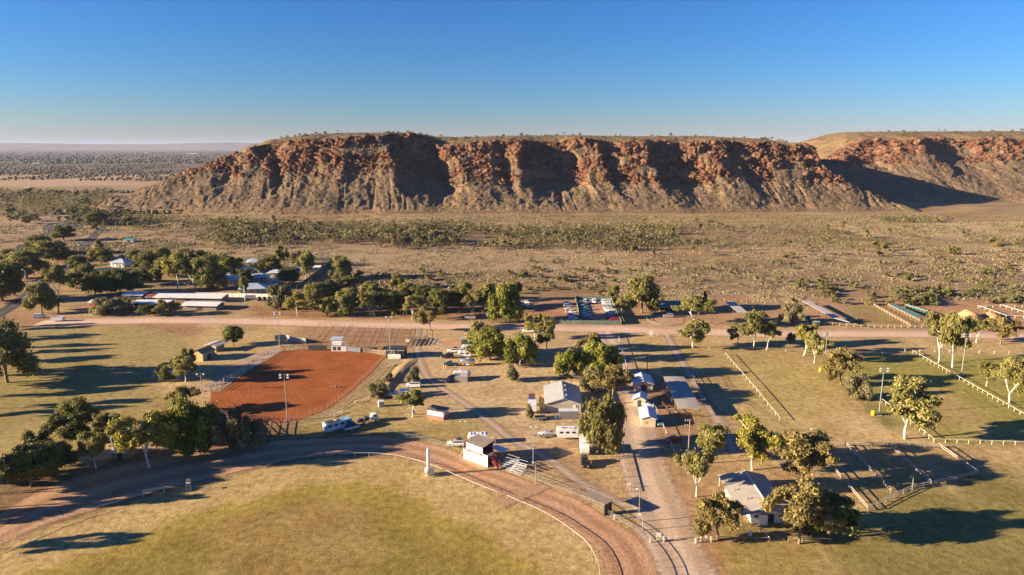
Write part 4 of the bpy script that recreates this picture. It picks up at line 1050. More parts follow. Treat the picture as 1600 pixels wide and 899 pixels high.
# the thickets between the trees that can be told apart
def thicket(name, boxes, label, seed, mat):
    rg = np.random.default_rng(seed); Vs = []; Ts = []
    for n, (x0, y0, x1, y1), (h0, h1), dens in boxes:
        a = P(x0, y0); d = P(x0, y1); m = n*8
        Y = d.y+(a.y-d.y)*rg.random(m); X = (x0-800+(x1-x0)*rg.random(m))*Y/F_PX*1.02
        uy = (Y-d.y)/(a.y-d.y); ux = (X/(Y/F_PX*1.02)+800-x0)/(x1-x0)      # thinning out towards the borders
        fade = sstep(0, .35, uy)*sstep(1, .65, uy)*sstep(0, .12, ux)*sstep(1, .88, ux)
        k = (vn(X/30, Y/34, seed+5)+0.35*vn(X/90, Y/70, seed+6)-0.12 > dens+0.3*(rg.random(m)-.5)) & (rg.random(m) < fade); X, Y = X[k][:n], Y[k][:n]; m = len(X)
        h = h0+(h1-h0)*rg.random(m); w = h*(0.55+0.35*rg.random(m)); t0 = rg.random(m)*0.7+0.15
        for j in range(26):
            u = rg.normal(size=(m, 3)); u /= np.linalg.norm(u, axis=1)[:, None]
            p = np.stack([X, Y, h*0.56], 1)+u*np.stack([w*.62, w*.62, h*.42], 1)*(0.55+0.5*rg.random((m, 1)))
            nr = u*0.7+rg.normal(size=(m, 3))*0.6; nr /= np.linalg.norm(nr, axis=1)[:, None]
            q = rg.normal(size=(m, 3)); tx = q-nr*np.sum(q*nr, 1)[:, None]; tx /= np.linalg.norm(tx, axis=1)[:, None]; ty = np.cross(nr, tx)
            s = (h*0.106*(0.7+0.7*rg.random(m)))[:, None]
            Vs.append(np.stack([p-tx*s, p-ty*s*.7, p+tx*s, p+ty*s*.7], 1).reshape(-1, 3)); Ts.append(np.repeat(np.clip(t0+(rg.random(m)-.5)*.5, 0, 1), 4))
    V = np.concatenate(Vs); T = np.concatenate(Ts)
    tag(link(name, np_mesh(name, V, np.arange(len(V)).reshape(-1, 4), False, {'tint': T}), None, mat), label, 'scrub', kind='stuff')
thicket('creek_thicket', [(900, (170, 334, 1640, 354), (1.2, 3.4), 0.42), (1000, (300, 346, 760, 392), (4, 8), 0.38), (1000, (560, 350, 1080, 398), (3.5, 7.5), 0.38), (900, (950, 346, 1680, 410), (2.0, 5.0), 0.45), (350, (120, 338, 440, 364), (3, 7), 0.5), (700, (-20, 296, 200, 350), (5, 9), 0.35), (160, (1320, 340, 1480, 350), (3, 6), 0.45)], 'mixed olive thicket filling the creek belt between the gums', 14, MAT['creek_leaves'])
thicket('garden_thicket', [(420, (70, 392, 480, 468), (1.2, 3.6), 0.42), (260, (440, 452, 730, 500), (1.2, 3.4), 0.36), (60, (700, 470, 830, 502), (1, 2.6), .4)], 'undergrowth of shrubs round the community and the roadside thicket', 16, MAT['gum_leaves'])
thicket('plain_thicket', [(1100, (980, 386, 1680, 470), (0.7, 1.8), 0.4), (600, (980, 400, 1640, 470), (0.9, 2.4), 0.5), (260, (1380, 448, 1640, 476), (2.0, 3.6), 0.4), (260, (540, 420, 960, 466), (0.9, 2.4), 0.45), (250, (430, 384, 1000, 430), (0.6, 1.3), 0.55), (160, (200, 376, 480, 400), (1, 2.5), 0.5)], 'low mixed scrub filling the plain between the shrubs', 15, MAT['grey_leaves'])
# far woodland that reads as one mass
def far_wood():
    rg = np.random.default_rng(9); v, f = ico(); k = len(v)
    def block(n, y0, y1, xa, xb, s0, s1):
        Y = y0+(y1-y0)*rg.random(n*3)**1.4; X = (xa+(xb-xa)*rg.random(n*3))*Y
        keep = vn(X/120, Y/260, 31) > 0.30+0.3*rg.random(n*3); X, Y = X[keep][:n], Y[keep][:n]; m = len(X)
        s = s0+(s1-s0)*rg.random(m)
        V = v[None]*(0.6+0.6*rg.random((m, k, 1)))*np.stack([s, s, s*0.62], 1)[:, None]
        return V+np.stack([X, Y, s*0.5], 1)[:, None], np.repeat(rg.random(m), k)
    A = [block(2600, 1640, 3300, -0.86, -0.28, 2.6, 5.0), block(3000, 3300, 9000, -0.86, -0.2, 5, 10), block(700, 820, 1240, -0.86, -0.50, 2.2, 4.2)]
    V = np.concatenate([a[0].reshape(-1, 3) for a in A]); T = np.concatenate([a[1] for a in A]); n = len(V)//k
    Ff = (f[None]+(np.arange(n)*k)[:, None, None]).reshape(-1, 3)
    o = link('far_woodland', np_mesh('far_woodland', V, Ff, False, {'tint': T}), None, MAT['far_leaves'])
    tag(o, 'far off dark woodland covering the plain to the horizon', 'woodland', kind='stuff')
leafmat('far_leaves', (0.045, 0.042, 0.020), (0.135, 0.112, 0.052), 0.1)
far_wood()
# ---------------------------------------------------------------- buildings
white = paint('white_paint', (0.78, 0.76, 0.72), 0.5, 0.10)
cream = paint('cream_steel', (0.50, 0.43, 0.34), 0.5, 0.12, 0.6)
zinc = paint('zinc_roof', (0.68, 0.69, 0.70), 0.45, 0.12, 0.35, 0.4)
zinc2 = paint('weathered_zinc_roof', (0.46, 0.43, 0.38), 0.55, 0.22, 0.3, 0.4)
tanroof = paint('tan_roof', (0.38, 0.345, 0.30), 0.6, 0.15, 0.4)
brownroof = paint('brown_roof', (0.25, 0.205, 0.17), 0.6, 0.2, 0.5)
blueroof = paint('blue_grey_roof', (0.44, 0.52, 0.60), 0.45, 0.14, 0.3, 0.4)
tealroof = paint('teal_roof', (0.13, 0.22, 0.20), 0.5, 0.15, 0.4)
redroof = paint('red_roof', (0.28, 0.07, 0.05), 0.6, 0.2)
khaki = paint('khaki_wall', (0.36, 0.27, 0.13), 0.7, 0.15)
palegreen = paint('pale_green_wall', (0.36, 0.42, 0.33), 0.6, 0.1)
greenw = paint('dark_green_steel', (0.045, 0.11, 0.07), 0.55, 0.2)
greenf = paint('green_fence_sheet', (0.13, 0.18, 0.13), 0.6, 0.2, 0.4)
brick = paint('tan_brick', (0.34, 0.22, 0.14), 0.85, 0.2, 2.5)
darkw = paint('dark_sheet', (0.055, 0.052, 0.055), 0.6, 0.25)
redp = paint('red_paint', (0.42, 0.06, 0.045), 0.5, 0.2)
pinkp = paint('faded_red_paint', (0.50, 0.15, 0.13), 0.6, 0.2)
galv = paint('galvanised_steel', (0.40, 0.41, 0.42), 0.4, 0.15, 2.0, 0.5, 0.5)
rust = paint('rusty_pipe', (0.16, 0.085, 0.055), 0.75, 0.3, 2.0)
timber = paint('grey_timber', (0.26, 0.20, 0.15), 0.85, 0.25, 2.0)
railw = paint('white_rail', (0.60, 0.56, 0.49), 0.5, 0.08)
bluep = paint('blue_plastic', (0.03, 0.17, 0.36), 0.4, 0.1)
yellow = paint('yellow_pad', (0.70, 0.38, 0.02), 0.5, 0.1)
conc = paint('concrete', (0.42, 0.39, 0.35), 0.85, 0.15)
cyan = paint('pale_blue_paint', (0.30, 0.46, 0.58), 0.5, 0.1)
GL = glass()

def frame_of(A, B):
    d = (B-A); d.z = 0; w = d.length; d.normalize(); back = Vector((-d.y, d.x, 0))
    return w, math.atan2(d.y, d.x), d, back
def gable(name, label, cat, A, B, L, he, hr, wall, roof, ridge='d', over=0.4, windows=2, door=True, open_front=False, ridge_cap=True, roof2=None, group=None, hut=False):
    """front wall from A to B (picture points on the ground), going back L metres; ridge 'd' runs away, 'w' runs across"""
    A = P(*A) if not isinstance(A, Vector) else A; B = P(*B) if not isinstance(B, Vector) else B
    w, rz, _, _ = frame_of(A, B)
    e = empty(name, A, rz, label, cat, group)
    m = MB()
    if ridge == 'd':
        prof = [(0, 0), (w, 0), (w, he), (w/2, hr), (0, he)]
        n = 5
        m.add([(x, 0, z) for x, z in prof]+[(x, L, z) for x, z in prof], ([] if open_front else [(0, 1, 2, 3, 4)])+[(9, 8, 7, 6, 5), (1, 6, 7, 2), (5, 0, 4, 9), (6, 1, 0, 5)])
    else:
        prof = [(0, 0), (L, 0), (L, he), (L/2, hr), (0, he)]
        m.add([(0, y, z) for y, z in prof]+[(w, y, z) for y, z in prof], [(4, 3, 2, 1, 0), (5, 6, 7, 8, 9), (1, 2, 7, 6), (0, 1, 6, 5)]+([] if open_front else [(0, 5, 9, 4)]))
    m.build('wall', wall, e)
    o = over; th = 0.07
    if ridge == 'd':
        s = (hr-he)/(w/2); q1 = [(-o, -o, he-o*s+th), (w/2, -o, hr+th), (w/2, L+o, hr+th), (-o, L+o, he-o*s+th)]
        q2 = [(w/2, -o, hr+th), (w+o, -o, he-o*s+th), (w+o, L+o, he-o*s+th), (w/2, L+o, hr+th)]; cap = ((w/2, -o, hr+th+.02), (w/2, L+o, hr+th+.02))
    else:
        s = (hr-he)/(L/2); q1 = [(-o, -o, he-o*s+th), (w+o, -o, he-o*s+th), (w+o, L/2, hr+th), (-o, L/2, hr+th)]
        q2 = [(-o, L/2, hr+th), (w+o, L/2, hr+th), (w+o, L+o, he-o*s+th), (-o, L+o, he-o*s+th)]; cap = ((-o, L/2, hr+th+.02), (w+o, L/2, hr+th+.02))
    MB().slab(q1, th*0.9).build('roof_slope', roof, e); MB().slab(q2, th*0.9).build('roof_slope', roof2 or roof, e)
    for s_ in (0, 1):
        if ridge == 'd': ga, gb = ((-o-.05, -o, he-o*s), (-o-.05, L+o, he-o*s)) if s_ == 0 else ((w+o+.05, -o, he-o*s), (w+o+.05, L+o, he-o*s))
        else: ga, gb = ((-o, -o-.05, he-o*s), (w+o, -o-.05, he-o*s)) if s_ == 0 else ((-o, L+o+.05, he-o*s), (w+o, L+o+.05, he-o*s))
        MB().bar(ga, gb, .12, .1).build('gutter', white, e)
    if ridge_cap: MB().bar(cap[0], cap[1], 0.34, 0.1).build('ridge_cap', roof, e)
    if door and not open_front:
        dw = min(1.0, w*0.25) if hut else min(2.6, w*0.3); dh = min(2.1, he*0.85)
        d = MB().box((w*0.5, -0.03, dh/2), (dw, 0.06, dh)).build('door', darkw if not hut else wall, e)
        MB().box((w*0.5+dw*0.36, -0.08, dh*0.5), (0.1, 0.05, 0.12)).build('handle', galv, d)
    for k in range(windows):
        xx = w*(k+0.5)/windows if not door else w*(0.14+0.72*k/max(1, windows-1))
        f = MB().box((xx, -0.025, he*0.62), (min(1.3, w*0.14), 0.05, 0.8)).build('window', white, e)
        MB().box((xx, -0.056, he*0.62), (min(1.1, w*0.12), 0.02, 0.6)).build('pane', GL, f)
    return e
def shelter(name, label, cat, quad, z0, z1, roof, post=galv, n=4, back=None, th=0.12, curve=0.0, group=None):
    """open shed: roof corners as picture points in order (near left, near right, far right, far left)"""
    q = [P(x, y, z) for (x, y), z in zip(quad, (z0, z0, z1, z1))]
    c = sum(q, Vector())/4; c.z = 0; e = empty(name, c, 0, label, cat, group)
    ql = [p-c for p in q]
    if curve:
        segs = 6
        for k in range(segs):
            t0, t1 = k/segs, (k+1)/segs; f = lambda t: curve*math.sin(math.pi*t)
            a, b = ql[0].lerp(ql[1], t0), ql[0].lerp(ql[1], t1); d, c2 = ql[3].lerp(ql[2], t0), ql[3].lerp(ql[2], t1)
            MB().slab([a+Vector((0, 0, f(t0))), b+Vector((0, 0, f(t1))), c2+Vector((0, 0, f(t1))), d+Vector((0, 0, f(t0)))], th).build('roof_sheet', roof, e)
    else:
        MB().slab(ql, th).build('roof', roof, e)
    pm = MB().bar((0, 0, 0), (0, 0, 1), 0.14).mesh('post')
    for side in (0, 1):
        for k in range(n):
            t = 0.04+0.92*k/(n-1)
            p = ql[0].lerp(ql[3], t) if side == 0 else ql[1].lerp(ql[2], t)
            ctr = sum(ql, Vector())/4; p = p.lerp(ctr, 0.05)
            o = link('post', pm, e, post); o.location = (p.x, p.y, 0); o.scale = (1, 1, max(0.3, p.z-0.12))
    if back:
        mat, i, j = back; a, b = ql[i].lerp(sum(ql, Vector())/4, .06), ql[j].lerp(sum(ql, Vector())/4, .06)
        d = (b-a); an = math.atan2(d.y, d.x); L = Vector((d.x, d.y)).length
        MB().box(((a.x+b.x)/2, (a.y+b.y)/2, (min(a.z, b.z)-0.2)/2), (L, 0.08, min(a.z, b.z)-0.2), an).build('back_wall', mat, e)
    return e
def hip_house(name, label, px, py, w, L, rz, he, hr, wall, roof, cat='house', veranda=True, group=None):
    p = P(px, py); e = empty(name, p, math.radians(rz), label, cat, group)
    MB().box((0, 0, he/2), (w, L, he)).build('wall', wall, e)
    o = 1.1 if veranda else 0.5; x, y = w/2+o, L/2+o; r = max(0.0, (w-L)/2*0.9); z = he-0.1
    A, B, C, D = (-x, -y, z), (x, -y, z), (x, y, z), (-x, y, z); E, F_ = (-r-0.2, 0, hr), (r+0.2, 0, hr)
    for nm, qd in (('roof_slope', [A, B, F_, E]), ('roof_slope', [C, D, E, F_]), ('roof_hip', [D, A, E]), ('roof_hip', [B, C, F_])):
        MB().slab(qd, 0.06).build(nm, roof, e)
    MB().bar((-r-0.2, 0, hr), (r+0.2, 0, hr), 0.25, 0.12).build('ridge_cap', roof, e)
    d = MB().box((0.2*w, -L/2-0.03, 1.0), (0.9, 0.06, 2.0)).build('door', darkw, e); MB().box((0.2*w+.3, -L/2-.08, 1.0), (.1, .05, .1)).build('handle', galv, d)
    for k in (-0.3, -0.05, 0.4):
        f = MB().box((k*w, -L/2-0.025, 1.5), (1.2, 0.05, 1.0)).build('window', white, e); MB().box((k*w, -L/2-0.056, 1.5), (1.0, 0.02, .8)).build('pane', GL, f)
    if veranda:
        for k in range(4): MB().bar((-x+.15+(2*x-.3)*k/3, -y+.15, 0), (-x+.15+(2*x-.3)*k/3, -y+.15, z), 0.1).build('veranda_post', white, e)
    return e

# the white steel shed with lit and shaded roof
e = gable('steel_shed', 'big cream steel shed with gable roof on the camp lawn', 'shed', (853.5, 644.5), (908, 645), 15.5, 2.9, 4.6, cream, paint('shed_roof_steel', (0.50, 0.49, 0.47), .4, .1, .4, .5, .3), windows=0, door=False)
for k in range(3): MB().box((5.75+0.5, 3.0+4.3*k, 4.62), (0.35, 0.5, 0.35)).build('roof_vent', white, e)
for k in range(12): MB().box((0.35+0.93*k, -0.02, 1.4), (0.05, 0.04, 2.7)).build('wall_rib', cream, e)
MB().box((8.6, -0.04, 1.5), (0.9, 0.05, 2.0)).build('door', white, e)
# container with ribs
A = P(873.5, 656); e = empty('shipping_container', A, math.radians(1), 'ribbed grey shipping container in front of the steel shed', 'container')
MB().box((2.95, 1.22, 1.32), (5.9, 2.4, 2.56)).build('body', galv, e)
for k in range(15): MB().box((0.25+0.385*k, -0.03, 1.3), (0.17, 0.08, 2.3)).build('rib', galv, e)
for x in (0.06, 5.84):
    for y in (0.03, 2.4): MB().box((x, y, 1.32), (0.16, 0.16, 2.66)).build('corner_post', galv, e)
MB().box((2.95, 1.22, 2.63), (5.7, 2.2, 0.05)).build('roof', zinc, e)
# kiosk
A = P(667.5, 652.3); B = P(692.8, 657); w, rz, d, bk = frame_of(A, B); L = 3.4
e = empty('kiosk', A, rz, 'small white and faded red kiosk with flat roof on the lawn', 'kiosk')
MB().box((w/2, L/2, 0.5), (w+.04, L+.04, 1.0)).build('plinth', pinkp, e)
for k in range(3): MB().box((w*(k+.5)/3, L/2, 1.75), (w/3-0.07, L-0.02, 1.5)).build('panel', white, e)
MB().box((w/2, L-0.0, 1.62), (w-.2, 0.1, 1.5)).build('back_wall', pinkp, e)
MB().slab([(-.25, -.3, 2.55), (w+.25, -.3, 2.55), (w+.25, L+.3, 2.75), (-.25, L+.3, 2.75)], 0.14).build('roof', brownroof, e)
MB().box((w+.03, L*0.5, 1.1), (0.05, 0.9, 2.0)).build('door', pinkp, e)
# judges' tower
A = P(729, 717.5); B = P(762, 730.3); w, rz, d, bk = frame_of(A, B); L = 4.2; wt = w*0.76
e = empty('judges_tower', A, rz, 'white two storey judges tower with brown roof beside the race track', 'tower')
MB().box((w/2, 0, 1.55), (w, 0.12, 3.1)).build('lower_front', white, e)
MB().box((wt/2, 0, 3.95), (wt, 0.12, 1.7)).build('upper_front', white, e)
MB().box((wt*0.52, -0.08, 2.75), (wt*0.94, 0.03, 0.62)).build('red_sign', redp, e)
f = MB()
for k in range(13): f.box((wt*(0.27+0.048*k), -0.105, 2.75), (wt*0.022, 0.02, 0.16))
f.build('sign_lettering', white, e)
MB().box((-0.55, 0.02, 1.3), (1.1, 0.12, 2.6)).build('side_panel', white, e)
for x in (-0.55, w*0.88): MB().lathe([(0.0, 0), (0.24, 0.01), (0.24, 0.05), (0, 0.06)], sides=10).build('yellow_emblem', yellow, e, loc=(x, -0.075, 2.0)).rotation_euler = (math.pi/2, 0, 0)
MB().box((0.06, L/2, 2.4), (0.12, L, 4.8)).build('left_wall', white, e)
MB().box((w/2, L/2, 2.3), (w, L, 0.14)).build('upper_floor', timber, e)
MB().box((wt/2, L, 2.4), (wt, 0.12, 4.8)).build('rear_wall', redp, e)
MB().slab([(-.15, -.2, 4.85), (wt+.25, -.2, 4.85), (wt+.25, L+.3, 5.4), (-.15, L+.3, 5.4)], 0.13).build('roof', brownroof, e)
for y in (0.1, L): MB().bar((wt, y, 2.3), (wt, y, 4.9), 0.14).build('corner_post', white, e)
for y in (0.05, L*0.5, L): MB().bar((w, y, 0), (w, y, 3.4), 0.13).build('balcony_post', redp, e)
MB().bar((w, 0, 3.35), (w, L, 3.35), 0.08).bar((w, 0, 2.85), (w, L, 2.85), 0.06).build('balcony_rail', white, e)
for k in range(8): MB().box((w+0.5+0.28*k, L*0.35, 2.2-0.27*k), (0.28, 1.0, 0.06)).build('stair_tread', redp, e)
for y in (L*0.2, L*0.5): MB().bar((w, y, 2.3), (w+2.6, y, 0.1), 0.1, 0.2).bar((w, y, 3.3), (w+2.6, y, 1.1), 0.06).build('stair_rail', redp, e)
MB().slab([(w*0.55, L+.1, 3.0), (w+1.2, L+.1, 3.0), (w+1.2, L+3.2, 2.6), (w*0.55, L+3.2, 2.6)], 0.1).build('rear_awning', zinc, e)
for x in (w*.6, w+1.1): MB().bar((x, L+3.1, 0), (x, L+3.1, 2.55), 0.1).build('awning_post', redp, e)
MB().slab([(-1.1, -.05, 2.1), (-2.7, .5, 0.1), (-2.7, 1.4, 0.1), (-1.1, 1.2, 2.1)], 0.06).build('side_ramp', paint('pale_yellow_board', (0.62, 0.56, 0.26), .6), e)
# finish post shaped like a rocket
e = empty('finish_post', P(669.8, 742.5), 0.3, 'tall white rocket shaped finish post beside the inner rail', 'post')
MB().lathe([(0.40, 0), (0.40, 6.2), (0.36, 6.5), (0.24, 6.9), (0.05, 7.3)], sides=14).build('shaft', white, e, True)
MB().bar((0, 0, 7.2), (0, 0, 8.6), 0.07).build('spike', galv, e)
for k in range(3):
    fo = MB().slab([(0.3, -0.03, 0.55), (1.35, -0.03, 0.3), (1.35, -0.03, 1.5), (0.3, -0.03, 1.9)], 0.07).build('fin', white, e); fo.rotation_euler = (0, 0, k*2.094)
# stands of benches
def bleacher(px, py, rz, label, w=4.2, rows=5, mat=paint('aluminium_plank', (0.60, 0.60, 0.58), .45, .1), group='aluminium bleachers'):
    e = empty('bleacher', P(px, py), math.radians(rz), label, 'bleacher', group)
    for k in range(rows):
        MB().box((0, 0.65*k, 0.45+0.32*k), (w, 0.28, 0.05)).build('seat_plank', mat, e)
        MB().box((0, 0.65*k-0.3, 0.15+0.32*k), (w, 0.22, 0.04)).build('foot_plank', mat, e)
    for x in (-w*.4, 0, w*.4):
        MB().bar((x, -.3, 0.05), (x, .65*(rows-1)+.2, 0.05), .06).bar((x, -.3, .1), (x, .65*(rows-1), .42+.32*(rows-1)), .06).bar((x, .65*(rows-1), 0), (x, .65*(rows-1), .42+.32*(rows-1)), .06).build('side_frame', mat, e)
    MB().bar((-w/2, .65*(rows-1)+.2, 1.2+.32*(rows-1)), (w/2, .65*(rows-1)+.2, 1.2+.32*(rows-1)), .05).build('guard_rail', mat, e)
bleacher(792, 733, -33, 'aluminium bleacher nearest the judges tower')
bleacher(806, 740, -33, 'aluminium bleacher right of the one by the judges tower', 3.6)
# trackside shelter
shelter('track_shelter', 'brown roofed shelter with white fascia beside the race track', 'shelter', [(907.5, 773), (944.5, 789.5), (957.5, 782), (922.5, 765)], 2.7, 2.9, brownroof, timber, 3, (darkw, 1, 2))
# long hall, lower right
FL = P(1156, 797, 2.7); FR = P(1222, 795, 2.7); FL.z = FR.z = 0
RB = P(1160, 732.5, 4.4); RF = P(1200, 792.5, 4.4); L = (Vector((RB.x, RB.y))-Vector((RF.x, RF.y))).length
ax = Vector((RB.x-RF.x, RB.y-RF.y, 0)).normalized(); sd_ = Vector((ax.y, -ax.x, 0)); c0 = Vector((RF.x, RF.y, 0))
hw = 4.6; A = c0-sd_*hw; B = c0+sd_*hw
e = gable('hall', 'long low hall with grey brown gable roof among gums', 'hall', A+ax*1.2+sd_*1.6, B+ax*1.2, L-2.0, 2.5, 3.55, white, tanroof, windows=2, over=0.2, ridge_cap=False, roof2=brownroof)
for ch in [c for c in e.children if c.name.startswith('roof_slope')]: bpy.data.objects.remove(ch)
iw = (2*hw-1.6)
MB().slab([(-2.6, -1.4, 2.5), (iw*0.5, -1.4, 3.65), (iw*0.5, L-0.6, 3.65), (-2.6, L-0.6, 2.5)], 0.1).build('roof_slope', tanroof, e)
MB().slab([(iw*0.5, -1.4, 3.65), (iw+1.0, -1.4, 2.6), (iw+1.0, L-.6, 2.6), (iw*0.5, L-.6, 3.65)], 0.1).build('roof_slope', tanroof, e)
MB().bar((iw*.5, -1.4, 3.7), (iw*.5, L-.6, 3.7), 0.3, 0.1).build('ridge_cap', white, e)
for k in range(5): MB().bar((-2.4, -1.2+(L-.4)*k/4, 0), (-2.4, -1.2+(L-.4)*k/4, 2.5), 0.12).build('veranda_post', white, e)
for x, y in ((0.3, L*.25), (-1.2, L*.5)):
    z = 2.5+(x+2.6)/(iw*.5+2.6)*1.15; MB().lathe([(0.12, z-.2), (0.12, z+.5), (0.22, z+.5), (0.22, z+.6), (0.05, z+.7)], (x, y, 0), 8).build('flue', galv, e)
MB().box((-1.6, L-6.5, 0.9), (1.1, 0.9, 1.8)).build('water_heater', white, e)
MB().box((2.4, -0.6, 1.2), (1.6, 1.0, 2.4)).build('porch_box', white, e)
# hut behind the yellow gum
gable('brick_hut', 'small tan brick hut with pale roof behind the yellow gum', 'hut', (175, 718), (200, 718.5), 4.0, 2.2, 2.7, brick, zinc2, 'w', windows=1, door=True)
# khaki sheds and pale green shed beside the lawn
gable('khaki_shed', 'khaki gable shed nearer the arena of the two', 'shed', P(317.5, 565), P(336.5, 557.5), 5.2, 2.9, 4.2, khaki, khaki, 'w', windows=0)
gable('khaki_shed', 'khaki shelter with flat pale roof behind the khaki gable shed', 'shed', P(338, 550.5), P(351, 545.5), 4.2, 2.8, 3.1, khaki, zinc2, 'w', over=1.0, windows=0, door=False)
gable('green_shed', 'pale green shed half hidden by a small dark tree', 'shed', P(239.5, 589.5), P(250.5, 590.5), 9, 2.4, 3.3, palegreen, zinc2, 'd', windows=0)
# arena announcer's box
e = empty('announcer_box', P(527, 549.5), 0, 'white two storey announcer box on posts at the arena rail', 'booth')
MB().box((0, 1.6, 1.2), (4.6, 3.2, 2.2)).build('lower_room', white, e); MB().box((0, 1.6, 2.45), (5.0, 3.6, 0.15)).build('deck', galv, e)
MB().box((-.3, 1.6, 3.0), (3.8, 3.0, 0.95)).build('upper_wall', white, e)
for x in (-2.2, 1.6):
    for y in (0.1, 3.1): MB().bar((x, y, 2.5), (x, y, 5.0), 0.12).build('corner_post', white, e)
MB().slab([(-2.6, -.4, 5.0), (2.0, -.4, 5.0), (2.0, 3.6, 5.2), (-2.6, 3.6, 5.2)], 0.12).build('roof', blueroof, e)
for k in range(5): MB().bar((2.0+.35*k, -.1, 2.5), (2.0+.35*k, -.1, 4.6-.15*k), 0.06).build('baluster', white, e)
MB().bar((1.9, -.1, 4.4), (3.6, -.1, 3.9), .07).build('stair_rail', white, e); MB().box((3.0, .4, 1.2), (1.4, .9, 2.3)).build('side_room', white, e)
for k in range(2): MB().box((-1.1+1.8*k, -.02, 1.2), (1.2, .04, 1.4)).build('opening', darkw, e)
def chute(px0, py0, px1, py1, h, mat, label, n=5, cat='chute'):
    A, B = P(px0, py0), P(px1, py1); w, rz, d, b = frame_of(A, B); e = empty('bucking_chute', A, rz, label, cat)
    for k in range(n): MB().box((w*(k+.5)/n, 0, h/2+.1), (w/n-.08, .08, h-.2)).build('gate_panel', mat, e)
    for k in range(n+1): MB().bar((w*k/n, 0, 0), (w*k/n, 0, h+.25), .12).build('post', mat, e)
    MB().bar((0, 0, h), (w, 0, h), .1).build('top_rail', mat, e); MB().box((w/2, 1.0, h*.55), (w, 1.0, .1)).build('walkway', timber, e)
chute(482, 548, 511, 548.3, 2.1, darkw, 'dark steel bucking chutes left of the announcer box', 4)
chute(538, 549, 563, 551.5, 1.9, paint('blue_grey_steel', (0.16, 0.20, 0.24), .5), 'blue grey bucking chutes right of the announcer box', 4)
e = gable('dark_shed', 'dark shed with white sign at the arena corner', 'shed', (603.5, 560), (631, 560.5), 6, 3.3, 3.5, darkw, darkw, 'w', windows=0, door=False)
MB().box((3.3, -.8, 1.0), (5.0, .1, 1.9)).build('sign_board', white, e)
for x in (2.4, 3.2): MB().bar((x, -.7, 1.9), (x, -.7, 3.6), .12).build('flue', white, e)
# toilet block
gable('toilet_block', 'small dark green toilet block with pale flat roof', 'toilet block', (720.5, 538.5), (736, 538.5), 5.5, 2.5, 2.75, greenw, tanroof, 'w', over=0.5, windows=1, hut=True)
# sheds along the driveway
gable('grey_shed', 'larger pale shed behind the leaning gum beside the driveway', 'shed', (991, 611), (1020, 611.5), 8.5, 2.6, 3.6, cream, zinc, windows=0)
gable('grey_shed', 'small white roofed shed in the middle of the driveway sheds', 'shed', (989.5, 634.5), (1008, 636), 5.5, 2.4, 3.3, cream, zinc, windows=0)
e = gable('grey_shed', 'grey shed with yellow sign nearest the camera beside the driveway', 'shed', (1002, 667), (1024, 668), 8, 2.7, 3.4, cream, zinc, windows=0, door=False)
MB().box((1.1, -.05, 1.3), (.8, .04, .8)).build('yellow_sign', yellow, e)
shelter('open_shelter', 'long open sided shelter with tan curved roof over horse stalls', 'shelter', [(1060, 638.5), (1096.5, 639.5), (1068.5, 589), (1036.5, 588.5)], 3.2, 3.2, tanroof, timber, 6, curve=0.14)
# stables and stalls beyond the road
e = gable('stables', 'low stables with teal roof and open front beyond the road', 'stables', (1021, 485.5), (1073, 486), 8, 2.6, 4.0, white, tealroof, 'w', over=1.6, open_front=True, windows=0)
for k in range(7): MB().bar((0.3+k*2.45, -1.3, 0), (0.3+k*2.45, -1.3, 2.3), .14).build('veranda_post', white, e)
for k in range(6): MB().box((0.4+k*2.5, 2.6, 1.2), (.1, 5.0, 2.3)).build('stall_divider', timber, e)
shelter('stall_shelter', 'grey roofed stall shelter left of the roadside gum trio', 'shelter', [(1153, 488.5), (1168.5, 488.5), (1149, 472), (1133, 471.5)], 3.0, 3.0, zinc2, galv, 4)
shelter('stall_shelter', 'long grey roofed stall shelter beside the railed green paddock', 'shelter', [(1303, 497.5), (1328, 503.8), (1263, 469.6), (1252.5, 470.2)], 3.0, 3.0, zinc2, galv, 7)
shelter('stall_shelter', 'long teal roofed stall shelter with tan rails', 'shelter', [(1434, 497), (1440, 492.5), (1396, 474.2), (1388, 475)], 2.9, 2.9, tealroof, timber, 7)
for k, (x, y, w_) in enumerate([(1249, 496.5, 8), (1258, 501, 8), (1271, 509.5, 9)]):
    gable('green_hut', ['green hut beside the grey green gum', 'green hut second from the grey green gum', 'green hut nearest the road by the long stall shelter'][k], 'hut', (x, y), (x+w_, y+.2), 2.4, 2.0, 2.2, greenw, zinc2, 'w', over=.15, windows=0, hut=True, group='green tack huts')
for k in range(6):
    x, y = 1416+5.6*k, 483.2+1.75*k
    gable('green_hut', ['first', 'second', 'third', 'fourth', 'fifth', 'sixth'][k]+' green hut from the back in the row by the teal stalls', 'hut', (x, y), (x+5, y+.2), 2.2, 1.9, 2.1, greenw, zinc2, 'w', over=.12, windows=0, hut=True, group='green tack huts')
